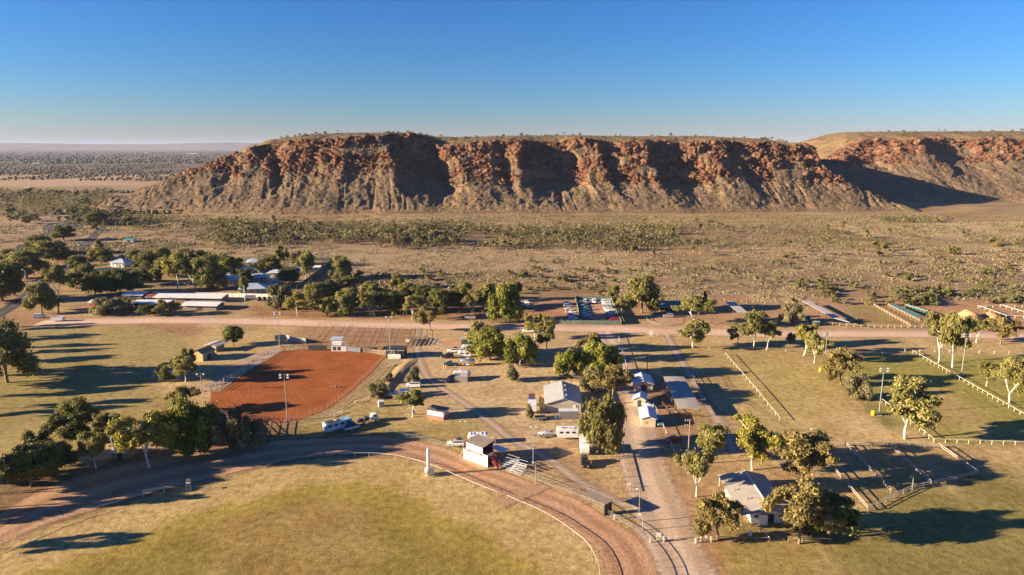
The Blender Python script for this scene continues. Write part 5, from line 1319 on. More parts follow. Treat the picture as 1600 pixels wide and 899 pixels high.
# community sheds and houses, left
gable('long_shed', 'longest white roofed community shed before the white fence', 'shed', (244, 471.5), (345, 473), 9, 2.6, 3.3, timber, zinc, 'w', over=1.2, windows=8)
gable('long_shed', 'white roofed community shed nearest the gravel road', 'shed', (286, 484.5), (338, 485.5), 8, 2.6, 3.2, timber, zinc, 'w', over=1.0, windows=3)
gable('long_shed', 'left rear community shed with pale roof', 'shed', (194, 468.5), (223, 469), 8, 2.8, 3.5, darkw, zinc, 'w', over=.8, windows=3)
gable('long_shed', 'pale roofed shed behind the rust tinted tree', 'shed', (211, 481), (262, 481.5), 7, 2.6, 3.2, darkw, zinc, 'w', over=.8, windows=4)
gable('long_shed', 'white and red shed behind the spreading wattle', 'shed', (140, 480), (166, 480.5), 6, 2.6, 3.2, redp, zinc, 'w', over=.6, windows=2)
gable('red_annex', 'small dark red roofed annex between the long sheds', 'shed', (228, 471), (242, 471), 7, 2.4, 3.1, darkw, redroof, 'w', windows=1)
for k, (x, y, w_, l_, rz, h1, h2, lab) in enumerate([
    (357, 443, 12, 10, 8, 3.0, 5.6, 'large blue roofed house below the bright green tree'),
    (397, 456, 13, 9, 12, 2.7, 5.0, 'blue roofed house nearest the white fence'),
    (406, 438, 10, 7, 5, 2.6, 4.2, 'middle blue roofed house in the cottage cluster'),
    (388, 425, 9, 7, 0, 2.6, 4.4, 'blue roofed cottage behind the squeezed dark tree'),
    (399, 414, 9, 8, 15, 2.6, 4.6, 'pointed blue grey roof farthest back in the cottage cluster'),
    (432, 431, 8, 6, 0, 2.5, 4.0, 'small blue roofed cottage left of the round dark tree'),
    (168, 432, 16, 11, 3, 3.0, 5.4, 'wide blue grey roofed house among the dark trees'),
    (190, 416, 10, 8, -8, 3.2, 5.0, 'white walled house with grey roof far left')]):
    hip_house('house', lab, x, y, w_, l_, rz, h1, h2, cream if k != 7 else white, blueroof)
gable('blue_shed', 'flat blue steel shed beside the round dark tree', 'shed', (421, 446), (436, 446), 5, 3.0, 3.1, cyan, blueroof, 'w', windows=0, over=.1)
gable('blue_shed', 'blue steel shed left of the tall upright gum', 'shed', (460, 424), (471, 424), 5, 2.7, 3.0, cyan, blueroof, 'w', windows=0, over=.1)
gable('white_shed', 'white roofed shed inside the green fence corner', 'shed', (489, 424), (500, 424), 6, 2.7, 3.2, darkw, white, 'w', windows=1)
gable('outbuilding', 'tiny white outbuilding among the olive trees', 'hut', (237, 421), (243, 421), 3, 2.6, 2.8, white, white, 'w', windows=1, hut=True)
gable('pump_house', 'white hut with teal roof alone on the plain at left', 'hut', (194, 379.5), (208, 379.5), 6, 2.6, 3.6, white, paint('aqua_roof', (0.06, 0.25, 0.25), .5), 'w', windows=1)
for k, (x, y, w_) in enumerate([(50, 256, 12), (98, 264, 7), (225, 240, 6), (292, 241, 16), (38, 296, 8), (100, 314, 12)]):
    gable('far_building', ['white roofed building far off in the woodland', 'small orange red roofed building in the far woodland', 'tiny bright building near the horizon', 'long pale building near the horizon beside the mesa', 'white roof among trees at the far left edge', 'low pale building in the woodland left of the mesa'][k], 'building', (x, y), (x+w_, y), 12+8*(k in (2, 3)), 3, 4.2 if k not in (2, 3) else 9, cream if k != 1 else redp, zinc2 if k != 1 else redp, 'w', windows=3, door=False, ridge_cap=False)

# ---------------------------------------------------------------- fences and rails
def fence(name, label, pts, h, spacing, rails, pmat, rmat=None, pw=0.13, rw=0.10, cat='fence', group=None, smooth=False, mesh_h=None, sheet=None, world=False, extra=0.08):
    w = pts if world else W2(pts)
    q = smooth_line(w, 1.0) if smooth else [Vector(p) for p in w]
    d = [0.0]
    for i in range(1, len(q)): d.append(d[-1]+(q[i]-q[i-1]).length)
    def at(t):
        t = min(max(t, 0), d[-1]); i = 0
        while i < len(d)-2 and d[i+1] < t: i += 1
        return q[i].lerp(q[i+1], (t-d[i])/max(1e-6, d[i+1]-d[i]))
    o0 = q[0]; e = empty(name, (o0.x, o0.y, 0), 0, label, cat, group)
    n = max(1, round(d[-1]/spacing)); P_ = [at(d[-1]*k/n)-o0 for k in range(n+1)]
    pm = MB().bar((0, 0, -0.05), (0, 0, h+extra), pw).mesh('post'); pm.materials.append(pmat)
    for p in P_: link('post', pm, e, loc=(p.x, p.y, 0))
    rm = rmat or pmat
    for rh in rails:
        m = MB()
        for a, b in zip(P_[:-1], P_[1:]): m.bar((a.x, a.y, rh), (b.x, b.y, rh), rw)
        m.build('rail', rm, e)
    if sheet:
        for a, b in zip(P_[:-1], P_[1:]):
            v = b-a; MB().box(((a.x+b.x)/2, (a.y+b.y)/2, h/2), (v.length-.12, .05, h-.08), math.atan2(v.y, v.x)).build('panel', sheet, e)
    return e
RW = dict(pmat=railw, cat='rail fence', group='white running rails')
fence('running_rail', 'white inner running rail of the race track curving to the lower right', RAIL_IN[7:11]+[(777, 775.5)], 1.15, 3.6, [1.15], smooth=True, pw=.08, rw=.07, **RW)
fence('running_rail', 'white inner running rail in the lower foreground beyond the crossing gap', [(792, 781)]+RAIL_IN[11:], 1.15, 3.6, [1.15], smooth=True, pw=.08, rw=.07, **RW)
fence('running_rail', 'dull inner rail at the shaded left bend of the track', RAIL_IN[0:4]+[(222, 779)], 1.1, 5, [1.1], galv, pw=.08, rw=.07, cat='rail fence', smooth=True)
fence('running_rail', 'short raised white rail standing by the dark left bend', [(224, 776), (257, 770)], 1.5, 5, [1.5, 1.3], railw, pw=.12, rw=.14, cat='rail fence')
fence('course_fence', 'galvanised outer fence of the race track beside the bleachers', RAIL_OUT[11:], 1.25, 2.6, [1.25, 0.7], galv, pw=.08, rw=.07, cat='fence', smooth=True)
fence('course_fence', 'galvanised outer fence of the race track left of the judges tower', [(602, 676), (628, 683), (671, 692), (716, 705)], 1.25, 2.6, [1.25, 0.7], galv, pw=.08, rw=.07, cat='fence', smooth=True)
fence('service_fence', 'thin fence line running from the bleachers to the track shelter', [(800, 736), (850, 750), (905, 771)], 1.3, 3, [1.3], galv, pw=.07, rw=.05)
# arena
fence('arena_fence', 'white posted left fence of the rodeo arena', [(330, 611), (356, 596), (385, 578), (412, 562), (437, 548)], 1.9, 2.4, [1.8, 1.3, .8, .4], railw, galv, pw=.2, rw=.07)
fence('arena_fence', 'rusty rail fence along the back left of the arena', [(437, 548), (460, 547), (482, 547.5)], 1.9, 2.0, [1.8, 1.3, .8, .4], timber, pw=.14, rw=.09)
fence('arena_fence', 'tan gate rails at the back right of the arena', [(563, 551), (580, 552.5), (603, 556.5)], 1.9, 1.8, [1.8, 1.3, .8, .4], paint('tan_rail', (0.52, 0.40, 0.26), .6), pw=.16, rw=.1)
fence('arena_fence', 'pinkish right hand rail of the arena beside the grassy bank', [(603, 557), (576, 586), (548, 612), (515, 637), (470, 657), (440, 664)], 1.8, 2.4, [1.7, 1.25, .8, .4], paint('pink_rail', (0.52, 0.30, 0.20), .6), pw=.13, rw=.07)
fence('arena_fence', 'dark steel fence along the near end of the arena', [(325, 643), (360, 652), (385, 656), (410, 657), (428, 658)], 1.8, 2.4, [1.7, 1.2, .7], rust, pw=.12, rw=.09)
for k, pts in enumerate([[(428, 658), (424, 672), (420, 692)], [(385, 656), (404, 674), (420, 692)], [(385, 656), (372, 674), (362, 690)]]):
    fence('holding_pen', ['right side of the holding pens below the arena', 'diagonal rail of the holding pens below the arena', 'left side of the holding pens below the arena'][k], pts, 1.7, 2.0, [1.7, 1.1, .6], rust, pw=.14, rw=.12)
for k in range(6):
    e = empty('spectator_bench', P(334+15.5*k, 603-9.6*k), math.radians(38), ['first', 'second', 'third', 'fourth', 'fifth', 'sixth'][k]+' timber spectator bench along the arena, counted from the near end', 'bench', group='spectator benches')
    MB().box((0, 0, .45), (5.4, .35, .06)).build('seat', timber, e); MB().box((0, 1.0, .75), (5.4, .35, .06)).build('upper_seat', timber, e)
    for x in (-2.2, 0, 2.2): MB().bar((x, -.1, 0), (x, -.1, .45), .1).bar((x, 1, 0), (x, 1, .75), .1).build('leg', timber, e)
for k, (x, y, lab) in enumerate([(523, 649, 'low white bench on the bank near the pale blue coach'), (566, 627, 'low bench on the bank beside the arena rail'), (614, 571, 'low bench at the top of the grassy bank')]):
    e = empty('plank_bench', P(x, y), math.radians(48), lab, 'bench'); MB().box((0, 0, .6), (6.0, .4, .07)).build('seat', railw, e)
    for xx in (-2.6, 0, 2.6): MB().bar((xx, 0, 0), (xx, 0, .6), .12).build('leg', railw, e)
# cattle yards behind the arena
YA, YB, YC, YD = P(472, 545), P(652, 540), P(655, 517), P(500, 510)
def yard(a, b, c, lab): fence('cattle_yard_rail', lab, [(a.x, a.y), (b.x, b.y)], 1.6, 3.0, [1.5, .9], timber, pw=.1, rw=.045, world=True, cat='yard rail', group='cattle yard rails')
for k in range(5):
    t = k/4; yard(YA.lerp(YD, t), YB.lerp(YC, t), 0, ['front', 'second', 'third', 'fourth', 'rearmost'][k]+' cross rail of the rusty cattle yards behind the arena')
for k in range(7):
    t = k/6; yard(YA.lerp(YB, t), YD.lerp(YC, t), 0, ['leftmost', 'second', 'third', 'middle', 'fifth', 'sixth', 'rightmost'][k]+' dividing rail of the rusty cattle yards, running away')
fence('loading_ramp', 'galvanised curved loading race left of the cattle yards', [(430, 532), (446, 530), (456, 534), (478, 537)], 2.2, 2.4, [2.1, 1.5, .9, .4], galv, pw=.14, rw=.1, cat='loading race', sheet=galv)
for k in range(4):
    fence('yard_gate', ['first', 'second', 'third', 'fourth'][k]+' leaning gate panel right of the cattle yards', [(637+6.5*k, 542-.6*k), (645+6.5*k, 531-.6*k)], 1.4, 2.5, [1.4, .9, .4], rust, pw=.1, rw=.08, cat='gate', group='loose gate panels')
# compound with sheet fence
for lab, pts in (('left side of the green sheet compound fence', [(899, 468), (907.5, 507)]), ('back of the green sheet compound fence', [(899, 468), (954, 469)]), ('right side of the green sheet compound fence', [(954, 469), (971, 507.5)]), ('front of the green sheet compound fence along the road', [(868, 506), (907.5, 507), (971, 507.8)]), ('short outer fence right of the compound', [(961, 480), (975, 507.5)])):
    fence('sheet_fence', lab, pts, 2.0, 3.0, [], galv, None, pw=.1, cat='fence', sheet=greenf)
fence('sheet_fence', 'green sheet fence along the back of the community', [(330, 408), (430, 409), (521, 408)], 2.4, 4.5, [], galv, None, pw=.1, cat='fence', sheet=greenf)
fence('sheet_fence', 'green sheet fence slanting down the right of the community', [(521, 408), (496, 430), (464, 453)], 2.6, 4.5, [], galv, None, pw=.1, cat='fence', sheet=greenw)
fence('sheet_fence', 'white panel fence between the cottages and the long sheds', [(240, 462), (345, 464), (430, 466), (472, 469)], 2.2, 4.0, [], galv, None, pw=.12, cat='fence', sheet=white)
fence('sheet_fence', 'tan sheet fence behind the steel shed', [(858, 603), (886, 604), (916, 605)], 1.9, 2.6, [], darkw, None, pw=.12, cat='fence', sheet=cream)
fence('wire_fence', 'thin wire fence along the far side of the gravel road', [(180, 494), (300, 492), (450, 494), (620, 500), (790, 503), (868, 506)], 1.2, 5.0, [1.15, .7], rust, pw=.09, rw=.03)
# rails of the sports lawns
fence('running_rail', 'long white rail down the far side of the sports lawn', [(1426, 552), (1600, 652), (1640, 676)], 1.15, 2.6, [1.15], **RW)
fence('running_rail', 'white rail left of the spreading gum on the sports lawn', [(1356, 612), (1390, 638)], 1.15, 2.6, [1.15], **RW)
fence('running_rail', 'white rail right of the spreading gum on the sports lawn', [(1423, 663), (1459, 692)], 1.15, 2.6, [1.15], **RW)
fence('running_rail', 'white rail across the near end of the sports lawn', [(1459, 692), (1600, 696), (1660, 698)], 1.15, 3.0, [1.15], **RW)
fence('running_rail', 'white rail across the far end of the sports lawn', [(1290, 553.5), (1350, 555), (1430, 557)], 1.1, 3.0, [1.1], **RW)
fence('running_rail', 'thin white rail on posts beyond the sports lawn', [(1345, 548), (1470, 551), (1600, 553.5)], 1.1, 5.5, [1.1], railw, galv, pw=.16, rw=.05, cat='rail fence')
fence('running_rail', 'white rail slanting down the middle lawn', [(1133, 556), (1177, 607), (1218, 658)], 1.2, 4.0, [1.2], **RW)
fence('running_rail', 'white rail beside the driveway past the sheds', [(1021, 632), (1040, 678), (1062, 727)], 1.0, 4.0, [1.0], **RW)
fence('running_rail', 'white rail from the road corner down the driveway', [(966, 527), (975, 561), (980, 578)], 1.0, 4.0, [1.0], **RW)
fence('running_rail', 'white rail round the corner garden at the gravel road', [(978, 526), (1012, 524.5), (1043, 527)], 1.0, 5.0, [1.0], **RW)
fence('running_rail', 'white rail past the two trios of gums beside the road', [(1108, 545), (1180, 547), (1260, 552), (1290, 553.5)], 1.0, 7.0, [1.0], railw, galv, pw=.16, rw=.05, cat='rail fence')
fence('driveway_rail', 'dark timber rail along the left edge of the driveway', [(972, 706), (979, 738), (986, 769)], .8, 3.5, [.8], timber, pw=.16, rw=.14)
PK = dict(pmat=timber, rmat=paint('weathered_white_rail', (0.52, 0.44, 0.36), .6), pw=.16, rw=.13, cat='rail fence', group='paddock rails')
for lab, pts in (('left white rail of the shaded paddocks', [(1304, 738), (1356, 799)]), ('second rail of the shaded paddocks', [(1321, 697), (1392, 771)]), ('third rail of the shaded paddocks', [(1389, 699), (1455, 759)]), ('right hand rail of the shaded paddocks', [(1466, 699), (1528, 743)]), ('rear cross rail of the shaded paddocks', [(1300, 697), (1466, 701)]), ('near cross rail of the shaded paddocks', [(1357, 799), (1392, 781), (1425, 766), (1528, 743)])):
    fence('paddock_rail', lab, pts, 1.2, 3.6, [1.2, .65], **PK)
fence('boundary_rail', 'low rail below the rounded gum at the lower edge', [(1122, 846), (1202, 847)], 1.0, 3.0, [1.0], timber, pw=.18, rw=.12)
fence('boundary_rail', 'low rail below the big hall gum at the lower edge', [(1232, 846), (1297, 849)], 1.0, 3.0, [1.0], timber, railw, pw=.18, rw=.12)
fence('boundary_rail', 'short rail angled up from the lower boundary rail', [(1202, 847), (1188, 833)], 1.0, 3.0, [1.0], timber, railw, pw=.18, rw=.12)
for lab, pts in (('left white rail of the upper right pens', [(1531, 482), (1572, 497)]), ('second white rail of the upper right pens', [(1563, 480), (1610, 494)]), ('rear rail of the upper right pens', [(1528, 481), (1620, 480.5)]), ('near rail of the upper right pens', [(1572, 497), (1640, 499)])):
    fence('pen_rail', lab, pts, 1.3, 3.6, [1.3], railw, cat='rail fence', group='white pen rails', pw=.2, rw=.18)
for lab, pts in (('left tan rail of the lane by the teal stalls', [(1358, 475), (1422, 511)]), ('right tan rail of the lane by the teal stalls', [(1384, 476), (1436, 503)]), ('tan rail along the road below the green paddock', [(1290, 508), (1350, 512), (1440, 513)])):
    fence('stall_rail', lab, pts, 1.4, 3.0, [1.4, .8], paint('tan_rail', (0.52, 0.40, 0.26), .6), pw=.2, rw=.12, cat='rail fence', group='tan stall rails')
fence('ring_fence', 'low curved fence round the earth ring before the stables', [(1008, 494), (1012, 502), (1024, 507), (1046, 509.5), (1066, 508.5)], .9, 2.5, [.9, .5], galv, pw=.12, rw=.1, smooth=True)
for k in range(5):
    fence('stall_rail', ['first', 'second', 'third', 'fourth', 'fifth'][k]+' cross rail under the open tan shelter, from the near end', [(1056-5.0*k, 634-9.5*k), (1092-5.6*k, 635-9.5*k)], 1.5, 3, [1.5, .9], timber, pw=.14, rw=.1, cat='rail fence', group='shelter stall rails')
fence('yard_rail', 'dark rail of the yard right of the open shelter', [(1082, 592), (1120, 650)], 1.4, 3, [1.4, .8], rust, pw=.13, rw=.1)
fence('yard_rail', 'dark rail of the yard left of the open shelter', [(1030, 630), (1050, 650), (1090, 652)], 1.4, 3, [1.4, .8], rust, pw=.13, rw=.1)

# ---------------------------------------------------------------- poles, lamps, signs, bins
def floodlight(px, py, ytop, label, heads=4, pad=False):
    p = P(px, py); h = top_z(p, ytop); e = empty('floodlight', p, 0, label, 'floodlight', 'floodlight poles')
    MB().tube([(0, 0, 0), (0, 0, h*.5), (0, 0, h)], [.16, .13, .09], 8).build('pole', galv, e)
    MB().bar((-1.3, 0, h-.3), (1.3, 0, h-.3), .12).bar((-1.0, 0, h-1.1), (1.0, 0, h-1.1), .1).build('cross_arm', galv, e)
    for k in range(heads):
        x = -1.1+2.2*(k % 2); z = h-.3-.8*(k//2); y = -.25
        a = MB().box((x, y, z), (.7, .3, .6), top=(.8, .6)).build('lamp_head', galv, e); MB().box((x, y-.17, z), (.55, .03, .45)).build('lens', white, a)
    MB().box((0, 0, .05), (1.6, 1.2, .16)).build('footing', conc, e)
floodlight(449, 657, 584, 'tall floodlight on the near side of the red arena')
floodlight(437, 542, 487, 'tall floodlight at the back left of the red arena')
floodlight(610, 560, 494, 'tall floodlight at the back right of the red arena', 2)
floodlight(1373, 649, 574, 'floodlight behind the spreading gum on the sports lawn')
floodlight(1287, 580, 519, 'floodlight at the left end of the sports lawn')
floodlight(1502, 586, 521, 'floodlight beside the two tall gums on the right')
floodlight(316, 612, 583, 'short floodlight at the left corner of the arena', 2)
def lamp_post(px, py, ytop, label, mat=galv, heads=2):
    p = P(px, py); h = top_z(p, ytop); e = empty('lamp_post', p, 0, label, 'lamp post', 'thin lamp posts')
    MB().tube([(0, 0, 0), (0, 0, h)], [.11, .07], 7).build('pole', mat, e); MB().bar((-.7, 0, h), (.7, 0, h), .07).build('arm', mat, e)
    for k in range(heads):
        MB().box((-.65+1.3*k, -.1, h-.1), (.4, .3, .22), top=(.7, .7)).build('lamp_head', white, e)
lamp_post(833, 727, 666, 'thin lamp post behind the bleachers')
lamp_post(724, 713, 658, 'thin lamp post beside the judges tower roof', timber)
lamp_post(998, 816, 763, 'lamp post at the driveway corner by the track shelter', timber, 1)
lamp_post(837, 758, 722, 'short post on the track fence right of the bleachers', galv, 1)
lamp_post(1004, 829, 803, 'short post on the track fence by the driveway', galv, 1)
lamp_post(1425, 765, 744, 'thin short post among the shaded paddocks', galv, 1)
lamp_post(1268, 702, 670, 'thin white mast behind the brownish gum', white, 1)
lamp_post(774, 698, 683, 'thin mast beside the caravan shadow', timber, 1)
def utility(px, py, ytop, label, arms=2, rz=0.0, lamp=False, mat=timber):
    p = P(px, py); h = top_z(p, ytop); e = empty('utility_pole', p, rz, label, 'utility pole')
    MB().tube([(0, 0, 0), (0, 0, h)], [.19, .12], 8).build('pole', mat, e)
    for k in range(arms):
        z = h-.5-1.3*k; MB().box((0, .12, z), (2.6, .12, .16)).build('cross_arm', timber, e)
        for x in (-1.15, -.5, .5, 1.15): MB().lathe([(.05, 0), (.09, .08), (.06, .16), (.02, .24)], (x, .12, z+.08), 6).build('insulator', white, e)
    if lamp: MB().tube([(0, 0, h-.2), (.9, 0, h+.3), (2.0, 0, h+.4)], [.06, .05, .05], 6).build('lamp_arm', mat, e); MB().box((2.2, 0, h+.35), (.7, .3, .15)).build('lamp_head', white, e)
    return e, p, h
u1, p1, h1 = utility(1075, 715, 655, 'utility pole with cross arms between driveway and pale green gum')
MB().box((0, -.35, 1.6), (.6, .4, .8)).build('meter_box', galv, u1)
u2, p2, h2 = utility(1011, 583, 552, 'utility pole at the far end of the power line beside the sheds')
for x in (-1.15, -.5, .5, 1.15):
    a = Vector((p1.x+x, p1.y+.12, h1-.3)); b = Vector((p2.x+x, p2.y+.12, h2-.3)); pts = [a.lerp(b, t/12)-Vector((0, 0, 1.6*4*(t/12)*(1-t/12))) for t in range(13)]
    o = MB().tube(pts, [.022]*13, 4).build('power_line', darkw); tag(o, ['leftmost', 'second', 'third', 'rightmost'][[-1.15, -.5, .5, 1.15].index(x)]+' of the four power lines above the open shelter', 'cable', 'power lines')
utility(47, 481, 423, 'leaning street light pole at the road junction on the left', 0, 2.6, True, galv)
utility(120, 405, 369, 'street light pole farther up the left road', 0, .3, True, galv)
utility(164, 366, 343, 'pole at the foot of the mesa end', 1)
utility(44, 481, 462, 'short white pole beside the leaning street light', 0, 0, False, white)
for k, (x, y, yt) in enumerate([(114, 306, 292), (132, 304, 293)]): utility(x, y, yt, ['left', 'right'][k]+' of two far white masts in the woodland', 0, 0, False, white)
utility(383, 471, 446, 'white pole standing at the cottage fence', 0, 0, False, white)
utility(456, 431, 409, 'cream pole behind the round dark tree', 0, 0, True, cream)
utility(1020, 492, 482, 'short pole before the stables', 0, 0, False, white)
def bin_(px, py, label, mat=bluep):
    e = empty('wheelie_bin', P(px, py), .3, label, 'bin', 'blue wheelie bins')
    MB().box((0, 0, .62), (.5, .55, .95), top=(1.2, 1.2)).build('body', mat, e); MB().box((0, 0, 1.13), (.66, .7, .07)).build('lid', mat, e)
    for s in (-.25, .25): MB().wheel((s, .28, .12), .12, .06, 8).build('wheel', darkw, e)
for x, y, l in ((869.5, 656, 'blue bin beside the shipping container'), (854, 684, 'blue bin in front of the boat trailer'), (646, 648, 'blue bin under the tree by the pink kiosk'), (809, 571, 'blue bin under the weeping pepper tree'), (1098, 505, 'blue green bin under the wide stable gum'), (338, 557.5, 'blue bin beside the khaki shed'), (1022, 493, 'blue bin near the stables pole')): bin_(x, y, l)
e = empty('barrel', P(525.5, 606), 0, 'blue barrel standing alone on the red arena sand', 'barrel')
MB().lathe([(.27, 0), (.30, .05), (.30, .3), (.28, .32), (.30, .34), (.30, .62), (.28, .64), (.30, .66), (.29, .9)], sides=12).build('drum', bluep, e); MB().lathe([(.28, .9), (.24, .93)], sides=12).build('lid', bluep, e)
for x, y, l in ((1282, 581, 'yellow padded drum beside the left lawn floodlight'), (1364, 649, 'yellow padded drum beside the spreading gum floodlight')):
    e = empty('padded_drum', P(x, y), 0, l, 'drum', 'yellow padded drums'); MB().lathe([(.5, 0), (.62, .1), (.62, 1.3), (.5, 1.45)], sides=12).build('drum', yellow, e); MB().lathe([(.5, 1.45), (.2, 1.5)], sides=12).build('lid', yellow, e)
for x, y, l in ((693.8, 575.5, 'left one of two yellow bollards beside the loop road'), (697, 575.5, 'right one of two yellow bollards beside the loop road')):
    e = empty('bollard', P(x, y), 0, l, 'bollard', 'yellow bollards'); MB().lathe([(.15, 0), (.15, 1.15), (.08, 1.22)], sides=10).build('post', yellow, e); MB().lathe([(.16, .8), (.16, .95)], sides=10).build('band', white, e)
def sign(px, py, w, h, z, label, face=white, rz=0.0):
    e = empty('sign', P(px, py), rz, label, 'sign')
    for s in (-.4, .4): MB().bar((s*w, .05, 0), (s*w, .05, z+h/2), .1).build('post', railw, e)
    MB().box((0, 0, z), (w, .06, h)).build('board', face, e)
sign(1099, 847, 1.5, .8, 1.3, 'white sign board at the lower right driveway gate')
sign(1029, 846, .9, .9, 1.5, 'white sign at the left of the driveway gate')
sign(983, 763, .8, .5, 1.1, 'small white sign on the timber driveway rail')
sign(637, 537, 1.6, 1.2, 1.2, 'small white board by the loose gate panels')
sign(1017, 527, 1.4, 2.0, 1.8, 'white stand in the corner garden beside the road')
sign(1172, 838, .7, 1.2, .7, 'white box on posts below the hall')
for x, y, l in ((1016, 848, 'white gate post left of the driveway sign'), (1037, 847, 'white gate post right of the driveway sign'), (1087, 849, 'white gate post left of the lower sign board'), (1111, 847, 'white gate post right of the lower sign board'), (781, 632.5, 'short white marker post on the camp lawn shadow'), (830, 553, 'white marker post behind the roadside gums'), (960, 812, 'white post at the end of the track shelter'), (1358, 512, 'white marker post beside the gravel road below the green paddock')):
    e = empty('marker_post', P(x, y), 0, l, 'post'); MB().box((0, 0, .6), (.28, .28, 1.2)).build('post', railw, e); MB().box((0, 0, 1.22), (.34, .34, .06)).build('cap', railw, e)
e = empty('cabinet', P(595.5, 635), .4, 'small white cabinet on the bank near the parked four wheel drives', 'cabinet')
MB().box((0, 0, .85), (1.6, 1.2, 1.7)).build('body', cream, e); MB().box((-.82, 0, .85), (.04, 1.0, 1.5)).build('door', white, e); MB().box((0, 0, 1.73), (1.8, 1.4, .08)).build('roof', zinc, e)
e = empty('concrete_table', P(258, 703), .5, 'pale picnic table in the shade left of the pepper tree', 'table')
MB().box((0, 0, .74), (1.9, .8, .08)).build('top', conc, e)
for s in (-1, 1): MB().box((0, .75*s, .44), (1.9, .3, .07)).build('seat', conc, e)
for s in (-.6, .6): MB().box((s, 0, .36), (.2, 1.4, .72), top=(1, .5)).build('leg', conc, e)
e = empty('viewing_chair', P(295, 767), .2, 'tall white steward chair on legs by the dark left bend', 'chair')
for sx in (-.5, .5):
    for sy in (-.4, .4): MB().bar((sx, sy, 0), (sx*.8, sy*.8, 2.2 if sy < 0 else 3.0), .09).build('leg', railw, e)
MB().box((0, 0, 2.0), (.9, .7, .08)).build('seat', railw, e); MB().box((0, .34, 2.6), (.9, .06, .5)).build('backrest', railw, e)
for k in range(4): MB().bar((-.47, -.38, .4+.4*k), (.47, -.38, .4+.4*k), .06).build('rung', railw, e)
# ---------------------------------------------------------------- vehicles
carw = paint('white_car_paint', (0.78, 0.78, 0.78), 0.25, 0.03, 1, 0.6); silver = paint('silver_car_paint', (0.45, 0.46, 0.48), 0.28, 0.05, 1, 0.6, 0.4)
black = paint('black_car_paint', (0.018, 0.018, 0.022), 0.25, 0.05, 1, 0.6); carblue = paint('blue_car_paint', (0.05, 0.15, 0.34), 0.3, 0.05, 1, 0.6)
carred = paint('red_car_paint', (0.34, 0.025, 0.02), 0.28, 0.05, 1, 0.6); navy = paint('dark_blue_car_paint', (0.03, 0.05, 0.08), 0.28, 0.05, 1, 0.6); cargreen = paint('teal_car_paint', (0.10, 0.26, 0.30), 0.35, 0.05)
tyre = paint('tyre_rubber', (0.018, 0.018, 0.018), 0.9, 0.2); rim_m = paint('wheel_rim', (0.45, 0.45, 0.46), 0.35, 0.1, 2, 0.5, 0.5); lampm = paint('headlamp', (0.85, 0.85, 0.80), 0.15, 0.02); redl = paint('tail_lamp', (0.45, 0.02, 0.02), 0.3, 0.05)
canvas = paint('grey_canvas', (0.40, 0.36, 0.32), 0.9, 0.12); navycan = paint('blue_canvas', (0.05, 0.09, 0.22), 0.8, 0.15); steel = paint('polished_steel', (0.62, 0.63, 0.65), 0.22, 0.08, 1.5, 0.5, 0.8)
VM = {}
def lower_body(L, w, prof):
    """side profile of the shell with tucked-in flanks"""
    m = MB(); n = len(prof)
    ys = [(-w/2, .0), (-w/2*.985, .0), (w/2*.985, 0), (w/2, 0)]
    lo = [(x*(.985), z+(.03 if z < .5 else -.03)) for x, z in prof]
    vs = [(x, -w/2, z) for x, z in lo]+[(x, -w/2*.93, z) for x, z in prof]+[(x, w/2*.93, z) for x, z in prof]+[(x, w/2, z) for x, z in lo]
    fs = [tuple(range(n)), tuple(range(3*n, 4*n))[::-1]]
    for s in range(3): fs += [(s*n+i, (s+1)*n+i, (s+1)*n+(i+1) % n, s*n+(i+1) % n) for i in range(n)]
    return m.add(vs, fs)
KIND = { # length, width, shell profile (x,z), cabin (x0 bottom, x1 bottom, x0 top, x1 top, z0, z1), wheel x, wheel radius
 'suv': (4.8, 1.9, [(-2.35, .45), (2.3, .45), (2.4, .7), (2.35, 1.05), (1.2, 1.18), (-2.3, 1.18), (-2.4, .8)], (-2.28, 1.15, -2.1, .35, 1.16, 1.85), (-1.45, 1.5), .38),
 'sedan': (4.6, 1.8, [(-2.25, .35), (2.2, .35), (2.3, .6), (2.2, .85), (1.0, .98), (-1.6, 1.0), (-2.25, .95), (-2.3, .6)], (-1.75, 1.05, -1.1, .3, .96, 1.45), (-1.35, 1.4), .33),
 'ute': (5.2, 1.9, [(-2.6, .5), (2.5, .5), (2.6, .75), (2.55, 1.08), (1.5, 1.18), (-.3, 1.18), (-.3, .85), (-2.5, .85), (-2.5, 1.15), (-2.6, 1.15)], (-.4, 1.5, -.3, .8, 1.16, 1.8), (-1.65, 1.65), .4),
 'van': (4.9, 1.9, [(-2.4, .4), (2.3, .4), (2.45, .7), (2.3, 1.2), (1.7, 1.4), (-2.35, 1.4), (-2.45, .8)], (-2.35, 1.8, -2.3, 1.0, 1.38, 2.05), (-1.45, 1.6), .36)}
